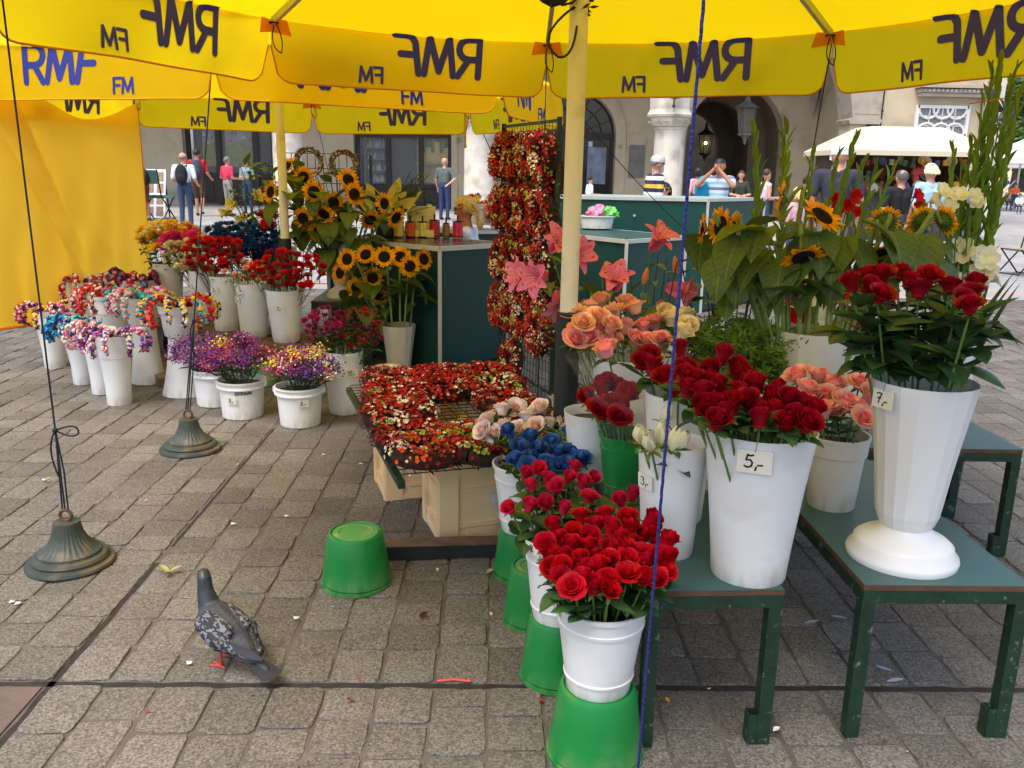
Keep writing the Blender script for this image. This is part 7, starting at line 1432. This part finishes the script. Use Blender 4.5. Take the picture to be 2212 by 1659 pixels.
mb = MB(); mb.box((0, .55, .5), (kw-.5, .8, 1.0)); mb.box((0, .5, 1.02), (kw-.4, .95, .04)); mb.obj('sales_counter', mat('kiosk_counter', srgb((60, 56, 56)), .7), ki, False)
for x in (-kw/2+.1, kw/2-.1): mb = MB(); mb.bar((x, -.35, 0), (x, -.35, zl), .06); mb.obj('post', ALU, ki, False)
SV = [mat('souvenir_%d' % i, srgb(c), .45, .2, 20) for i, c in enumerate(((150, 140, 120), (110, 50, 40), (60, 80, 120), (190, 180, 160), (180, 60, 50), (60, 90, 60), (200, 150, 60)))]
r = random.Random(5)
for row in range(4):
    for j in range(15):
        x = -kw/2+.45+(kw-.9)*j/14+r.uniform(-.05, .05); z = 1.12+row*.27+r.uniform(-.03, .03); y = (1.38 if row % 2 else .2)-.08*(row == 0); q = r.random()
        if z > zl-.12: continue
        mb = MB()
        if q < .45: mb.lathe([(.0, 0), (.07, .012), (.105, .03)], 14); M = TM((x, y, z), aim((0, -1, .2)), r.uniform(.8, 1.25)); nm, lab, ct = 'souvenir_plate', 'painted souvenir plate hung in the kiosk', 'plate'
        elif q < .75: mb.lathe([(.05, 0), (.05, .1), (.06, .12)], 9, caps=(True, False)); mb.tube([(.05, 0, .02), (.09, 0, .06), (.05, 0, .1)], .008, 5); M = TM((x, y-.1, z-.08)); nm, lab, ct = 'souvenir_mug', 'small souvenir mug on the kiosk shelf', 'mug'
        else:
            mb.ball((0, 0, .12), .05, 0, 8, 6); mb.lathe([(.07, -.06), (.03, .08)], 9); M = TM((x, y-.08, z-.06)); nm, lab, ct = 'souvenir_doll', 'small souvenir doll in the kiosk', 'doll'
        o = mb.obj(nm, r.choice(SV), None, True, Matrix.Translation(ki.location) @ M); tag(o, lab, ct, 'souvenirs in the kiosk')
FAN = [mat('pinwheel_%d' % i, srgb(c), .5) for i, c in enumerate(((220, 70, 150), (150, 110, 200), (240, 230, 240), (230, 180, 60), (90, 160, 210)))]
for j in range(26):
    x, z = -kw/2-.12+r.uniform(-.08, .12), .6+.046*j; mb = MB()
    for q in range(5): a = q*1.257; mb.patch((0, 0, 0), (math.cos(a), -.2, math.sin(a)), (0, -1, 0), .085, .04, .5, .3, 3, 2)
    o = mb.obj('pinwheel', r.choice(FAN), None, True, Matrix.Translation(ki.location) @ TM((x, -.42, z))); tag(o, 'bright toy pinwheel hung at the corner of the kiosk', 'pinwheel', 'toy pinwheels on the kiosk corner')
for j in range(9):
    mb = MB(); x, z = kw*.12+r.uniform(-.18, .18), zl-.35+r.uniform(-.2, .1); mb.lathe([(.01, .1), (.05, .03), (.055, -.06), (.0, -.1)], 8); o = mb.obj('red_ornament', SV[4], None, True, Matrix.Translation(ki.location) @ TM((x, .2, z))); tag(o, 'red hanging ornament in the kiosk front', 'ornament', 'red hanging ornaments')
# ================================================================ CHAIRS, PUSHCHAIR, BIN, CAFE PARASOLS
def folding_chair(loc, rz, label, seatm, sc=1., back=True):
    t = thing('folding_chair', label, 'chair', loc, rz, 'folding chairs'); t.scale = (sc,)*3
    for s in (-.2, .2):
        for a, b in (((s, -.2, .02), (s, .2, .42)), ((s, .2, .02), (s, -.2, .42))): mb = MB(); mb.tube([a, b], .012, 6); mb.obj('leg', IRON, t)
    for y in (-.2, .2): mb = MB(); mb.tube([(-.2, y, .03), (.2, y, .03)], .011, 6); mb.obj('rail', IRON, t)
    mb = MB(); n = 6; mb.add([(x, -.21+.42*i/n, .43-.05*math.sin(math.pi*i/n)) for x in (-.22, .22) for i in range(n+1)], [(i, i+1, n+2+i, n+1+i) for i in range(n)]); mb.obj('seat', seatm, t)
    if back:
        for s in (-.2, .2): mb = MB(); mb.tube([(s, .2, .42), (s, .28, .85)], .012, 6); mb.obj('back_post', IRON, t)
        mb = MB(); mb.add([(-.2, .25, .62), (.2, .25, .62), (.2, .285, .84), (-.2, .285, .84)], [(0, 1, 2, 3)]); mb.obj('backrest', seatm, t)
    return t
g = Gs(2192, 596); folding_chair((g.x+.1, g.y+.1, g.z), rad(-75), 'folding chair with a taupe seat on the open paving', cloth((150, 134, 112)), 1.0)
g = Gs(343, 478); folding_chair(g, rad(170), 'green canvas camp chair beside the picture boards', cloth((52, 84, 74)), 1.35)
# picture boards
g = Gs(303, 474); t = thing('picture_board', 'sloping white board covered with small framed pictures beside the curtain', 'display board', g, rad(8)); mb = MB(); M = Matrix.Rotation(rad(-22), 3, 'X'); mb.box(M @ Vector((0, 0, .62)), (1.1, .03, 1.2), 0, M=M); mb.obj('board', WHTC, t, False)
for i in range(5):
    for j in range(4): mb = MB(); mb.box(M @ Vector((-.43+.215*i, -.02, .2+.28*j)), (.15, .012, .22), 0, M=M); mb.obj('picture', mat('sepia_print', srgb((150, 120, 96)), .7, .5, 30), t, False)
for s in (-.5, .5): mb = MB(); mb.bar((s, 0.02, 0), M @ Vector((s, .02, 1.2)), .03); mb.bar((s, .75, 0), M @ Vector((s, .03, 1.15)), .03); mb.obj('prop', WOOD, t, False)
# pushchair
g = Gs(2163, 452); t = thing('pushchair', 'blue pushchair with pale tubes near the cafe', 'pushchair', g, rad(60)); t.scale = (1.25,)*3
mb = MB(); mb.patch((0, .25, .32), (0, -.4, 1), (0, 1, .4), .65, .2, .1, .5, 6, 4, lambda q: 1); mb.patch((0, .30, .35), (0, 1, .2), (0, 0, 1), .3, .19, 0, .3, 3, 3, lambda q: 1); mb.obj('seat', cloth((30, 80, 160)), t)
mb = MB(); mb.lathe([(.24, 0), (.22, .12), (.12, .2), (0, .22)], 12); mb.obj('hood', cloth((24, 60, 130)), t, True, TM((0, .05, .8), Quaternion((1, 0, 0), -.4)))
for s in (-.2, .2):
    mb = MB(); mb.tube([(s, .5, .08), (s, .0, .6), (s, -.3, 1.0)], .014, 6); mb.tube([(s, -.35, .08), (s, .12, .5)], .014, 6); mb.obj('frame', ALU, t)
    for y in (.5, -.35): mb = MB(); mb.tube([(s+.0, y+.07*math.cos(a*.5236), .075+.065*math.sin(a*.5236)) for a in range(13)], .015, 6); mb.obj('wheel', BLKC, t)
g = Gs(2122, 448); t = thing('litter_bin', 'dark green litter bin beside the stone corner pier', 'bin', g); mb = MB(); mb.lathe([(.2, 0), (.26, .1), (.27, .8), (.24, .82)], 18); mb.obj('drum', GRN, t); mb = MB(); mb.lathe([(.26, .9), (.22, 1.02), (.1, 1.1), (0, 1.12)], 18); 
for a in range(4): mb.bar((.23*math.cos(a*1.57), .23*math.sin(a*1.57), .8), (.23*math.cos(a*1.57), .23*math.sin(a*1.57), .92), .03)
mb.obj('lid', GRN, t)
for i, (px, Y, zz, lab) in enumerate(((2205, 36, 2.9, 'white cafe parasol before the green trees'), (2128, 40, 2.8, 'white cafe parasol half behind the stone pier'))):
    p = Vector((ax(px, Y), Y, gz(Y))); t = thing('cafe_parasol', lab, 'parasol', p, 0, 'white cafe parasols'); mb = MB(); mb.tube([(0, 0, 0), (0, 0, zz)], .04, 8); mb.obj('pole', ALU, t)
    mb = MB(); mb.lathe([(1.75, zz-1.0), (1.75, zz-.8), (0, zz)], 8); mb.obj('canopy', mat('white_canvas', srgb((236, 234, 226)), .8, .03, 2, trans=.3), t, False)
# ================================================================ ON THE COUNTERS
zc_ = .957
RIB = [('orange_foil', (206, 90, 50)), ('gold_foil_ribbon', (220, 180, 70)), ('red_foil', (190, 50, 60)), ('yellow_ribbon', (232, 214, 110)), ('cerise_ribbon', (214, 60, 90)), ('brown_core', (150, 110, 70))]
for i, (px, ck, hh, dsc) in enumerate(((860, 1, .15, 'tall gold spool'), (885, 0, .125, 'orange foil spool'), (912, 3, .125, 'pale yellow spool'), (938, 2, .14, 'red foil spool'), (963, 5, .115, 'nearly empty brown spool'), (988, 4, .13, 'cerise pink spool'))):
    p = G(px, 513, zc_); t = thing('ribbon_spool', dsc+' of curling ribbon on the black counter', 'ribbon', (p.x, p.y+.05, zc_), 0, 'ribbon spools'); nm, c = RIB[ck]; mb = MB(); rr = .043 if ck != 5 else .03
    prof = [(rr*.2, .004)]+[(rr*(1+.035*(q % 2)), .008+(hh-.016)*q/16) for q in range(17)]+[(rr*.2, hh-.004)]; mb.lathe(prof, 18); mb.obj('ribbon', mat(nm, srgb(c), .25, .2, 50, metal=.35), t)
    mb = MB(); mb.lathe([(rr*1.05, 0), (rr*1.05, .006)], 16, (0, 0, 0), 0, (True, True)); mb.lathe([(rr*1.05, hh-.003), (rr*1.05, hh+.003)], 16, (0, 0, 0), 0, (True, True)); mb.tube([(0, 0, hh), (0, 0, hh+.05)], .008, 6); mb.obj('spindle', BLKC, t)
p = atY(908, 462, 7.35); t = thing('lunch_box', 'open pale yellow foam lunch box on the black counter', 'box', (p.x, p.y, zc_)); YF_ = mat('pale_yellow_foam', srgb((226, 212, 146)), .6); mb = MB(); mb.box((0, 0, .03), (.24, .2, .06)); mb.obj('tray', YF_, t, False); mb = MB(); mb.box((0, .1, .15), (.24, .05, .19)); mb.box((0, .072, .15), (.18, .012, .14)); mb.obj('lid', YF_, t, False)
for dx in (-.07, .07): mb = MB(); mb.box((dx, .11, .253), (.04, .02, .02)); mb.obj('clasp', YF_, t, False)
# pot of paper flower garlands
p = atY(1043, 480, 8.5); vs_('PF', 'white bucket of bright paper flower garlands behind the seller', (p.x, 8.5, p.z-.02), .12, .145, .2, kind='pot', cat='bucket', group='white buckets')
pc = [CC['red'], CC['yellow'], CC['white'], CC['navy'], CC['coral']]; FLW = [mums(m_, 40+i).copy() for i, m_ in enumerate(pc)]
for j in range(24):
    a = rnd(2.6, 6.8); rr = rnd(.06, .16); z = rnd(.18, .27) if j < 17 else rnd(.02, .18); rr = rr if j < 17 else .155; q = thing('paper_flower', 'bright paper flower on the garlands behind the seller', 'paper flower', Vector((p.x+rr*math.cos(a if j < 17 else -1.2), 8.5+rr*math.sin(a if j < 17 else -1.2), p.z-.02+z)), 0, 'paper flower garlands'); link(FLW[j % 5], 'bloom', q, TM((0, 0, 0), aim((rnd(-.4, .4), -1, .4)), .04))
# basin with plastic bags
p = G(1292, 497, .95); t = thing('plastic_basin', 'white oval basin on the teal counter', 'basin', (p.x, p.y+.13, .952)); mb = MB(); mb.lathe([(.11, 0), (.14, .01), (.155, .12), (.17, .125), (.17, .135), (.15, .135), (.13, .02)], 28, caps=(True, False)); mb.obj('bowl', PWH, t, True, TM((0, 0, 0), None, (1.1, .8, 1)))
for nm, c, o, rr, lab in (('plastic_bag', (236, 160, 190), (-.02, 0, .15), .095, 'crumpled pink plastic bag in the white basin'), ('plastic_bag', (130, 220, 110), (.13, .02, .16), .085, 'crumpled lime green plastic bag over the basin edge'), ('plastic_bag', (236, 236, 240), (.03, .05, .2), .06, 'crumpled white plastic bag on the basin')):
    mb = MB(); rr_ = random.Random(len(lab)); vs = []; seg, rg = 18, 11
    for i in range(rg+1):
        for j in range(seg): th, ph = math.pi*i/rg, 2*math.pi*j/seg; q = rr*(1+.18*math.sin(ph*4+i*1.3)+.12*math.sin(ph*7-i*2.1)+rr_.uniform(-.08, .08)); vs.append((q*math.sin(th)*math.cos(ph), q*math.sin(th)*math.sin(ph), q*.7*math.cos(th)))
    mb.add(vs, [(i*seg+j, i*seg+(j+1) % seg, (i+1)*seg+(j+1) % seg, (i+1)*seg+j) for i in range(rg) for j in range(seg)]); ob = mb.obj(nm, mat('bag_%d' % c[0], srgb(c), .3, .1, 20, trans=.35), None, rad(20)); ob.location = Vector((p.x, p.y+.13, .952))+Vector(o); tag(ob, lab, 'bag', 'crumpled plastic bags')
# wire fence with leaf wreaths behind the sunflowers
fy = 9.2; a, b = atY(612, 330, fy), atY(800, 340, fy); t = thing('wire_screen', 'dark wire grid screen behind the sunflowers', 'screen', (a.x, fy, 0)); L = b.x-a.x; mb = MB()
for k in range(12): mb.tube([(L*k/11, 0, .3), (L*k/11, 0, a.z)], .004, 4)
for k in range(10): mb.tube([(0, 0, .3+(a.z-.3)*k/9), (L, 0, .3+(a.z-.3)*k/9)], .004, 4)
mb.obj('wire_mesh', IRON, t)
for x in (0, L): mb = MB(); mb.bar((x, .02, 0), (x, .02, a.z), .03); mb.obj('post', GRN, t, False)
for px, py in ((667, 350), (742, 355)):
    p = atY(px, py, fy-.05); t = thing('leaf_wreath', 'dry brown leaf wreath hung on the wire screen', 'wreath', p, 0, 'leaf wreaths on the wire screen'); mb = MB(); mb.tube([(.115*math.cos(q*math.pi/12), 0, .115*math.sin(q*math.pi/12)) for q in range(25)], .02, 6, cap=False)
    for i in range(240): an = rnd(0, 6.28); o = Vector((.115*math.cos(an), 0, .115*math.sin(an))); mb.patch(o, (math.cos(an+rnd(-1.5, 1.5)), rnd(-.8, .3), math.sin(an+rnd(-1.5, 1.5))), (0, -1, 0), .05, .012, .4, .2, 3, 1)
    mb.obj('leaves', mat('dry_leaf', srgb((110, 88, 44)), .8, .3, 20, isl=.3), t)
# ---------------------------------------------------------------- litter on the setts
PAPW = mat('paper_scrap', srgb((214, 206, 192)), .8, .1, 30); DRYL = mat('fallen_leaf', srgb((150, 150, 92)), .7, .2, 30); FEA = mat('feather_grey', srgb((176, 178, 186)), .8)
for px, py in ((620, 1118), (640, 1340), (410, 1437), (25, 1305), (40, 1308), (700, 985), (95, 1040), (505, 1135), (950, 1180), (780, 1005)):
    p = G(px, py); mb = MB(); mb.add([(rnd(-.012, -.006), rnd(-.01, -.004), .002), (rnd(.006, .013), rnd(-.01, -.004), .005), (rnd(.004, .013), rnd(.004, .012), .003), (rnd(-.012, -.004), rnd(.004, .01), .007)], [(0, 1, 2, 3)]); o = mb.obj('paper_scrap', PAPW, None, False); o.location = (p.x, p.y, .006); tag(o, 'tiny pale scrap of paper lying on the setts', 'scrap', 'pale scraps on the setts')
for px, py, lab in ((365, 1240, 'sprig of fallen green leaves between the weight and the pigeon'), (1050, 1243, 'small fallen green leaf beside the upturned buckets'), (95, 1043, 'curled grey leaf on the setts behind the weight'), (905, 1338, 'dry brown crumb of leaf on the setts')):
    p = G(px, py); t = thing('fallen_leaf', lab, 'leaf', (p.x, p.y, .006))
    for q in range(3 if 'sprig' in lab else 1): mb = MB(); a = q*2.2+.4; mb.patch((0, 0, .003), (math.cos(a), math.sin(a)*.8, .12), (0, 0, 1), .05 if q or 'sprig' in lab else .035, .013, .5, .5, 5, 2); mb.obj('leaf_blade', DRYL if 'brown' not in lab else WB, t)
for px, py, a in ((1795, 1335, -.6), (1890, 1443, -.9), (1737, 1352, .2), (1915, 1478, .1)):
    p = G(px, py); mb = MB(); mb.patch((0, 0, .004), (math.cos(a), math.sin(a), .03), (0, 0, 1), .055, .009, .2, .3, 5, 2); o = mb.obj('feather', FEA); o.location = (p.x, p.y, .005); tag(o, 'small grey feather on the setts beneath the benches', 'feather', 'fallen feathers')
p = G(980, 1474); mb = MB(); mb.tube([(-.05, 0, .004), (0, .006, .006), (.05, 0, .004)], .004, 5); o = mb.obj('red_ribbon_scrap', CC['coral'], None); o.location = (p.x, p.y, .0); tag(o, 'red ribbon scrap caught in the open joint', 'scrap')
# fallen petals and trimmings round the stall
PETS = [RED, DRED, SUNP, PPK, LLEAF, WR[1]]; r = random.Random(21); pm2 = []
for m_ in PETS: mb = MB(); mb.patch((-.009, 0, .002), (1, 0, .1), (0, 0, 1), .018, .007, .6, .6, 3, 2); pm2.append(mb.mesh('petal', [m_]))
for k in range(34):
    px, py = r.uniform(250, 2150), r.uniform(900, 1640); p = G(px, py); o = link(r.choice(pm2), 'fallen_petal', None, TM((p.x, p.y, .003), Quaternion((0, 0, 1), r.uniform(0, 6.28)), r.uniform(.6, 1.3))); tag(o, 'tiny fallen petal or trimming on the setts round the stall', 'petal', 'fallen petals round the stall')
print('script seconds', round(time.time()-T0, 1), 'objects', len(S.objects))
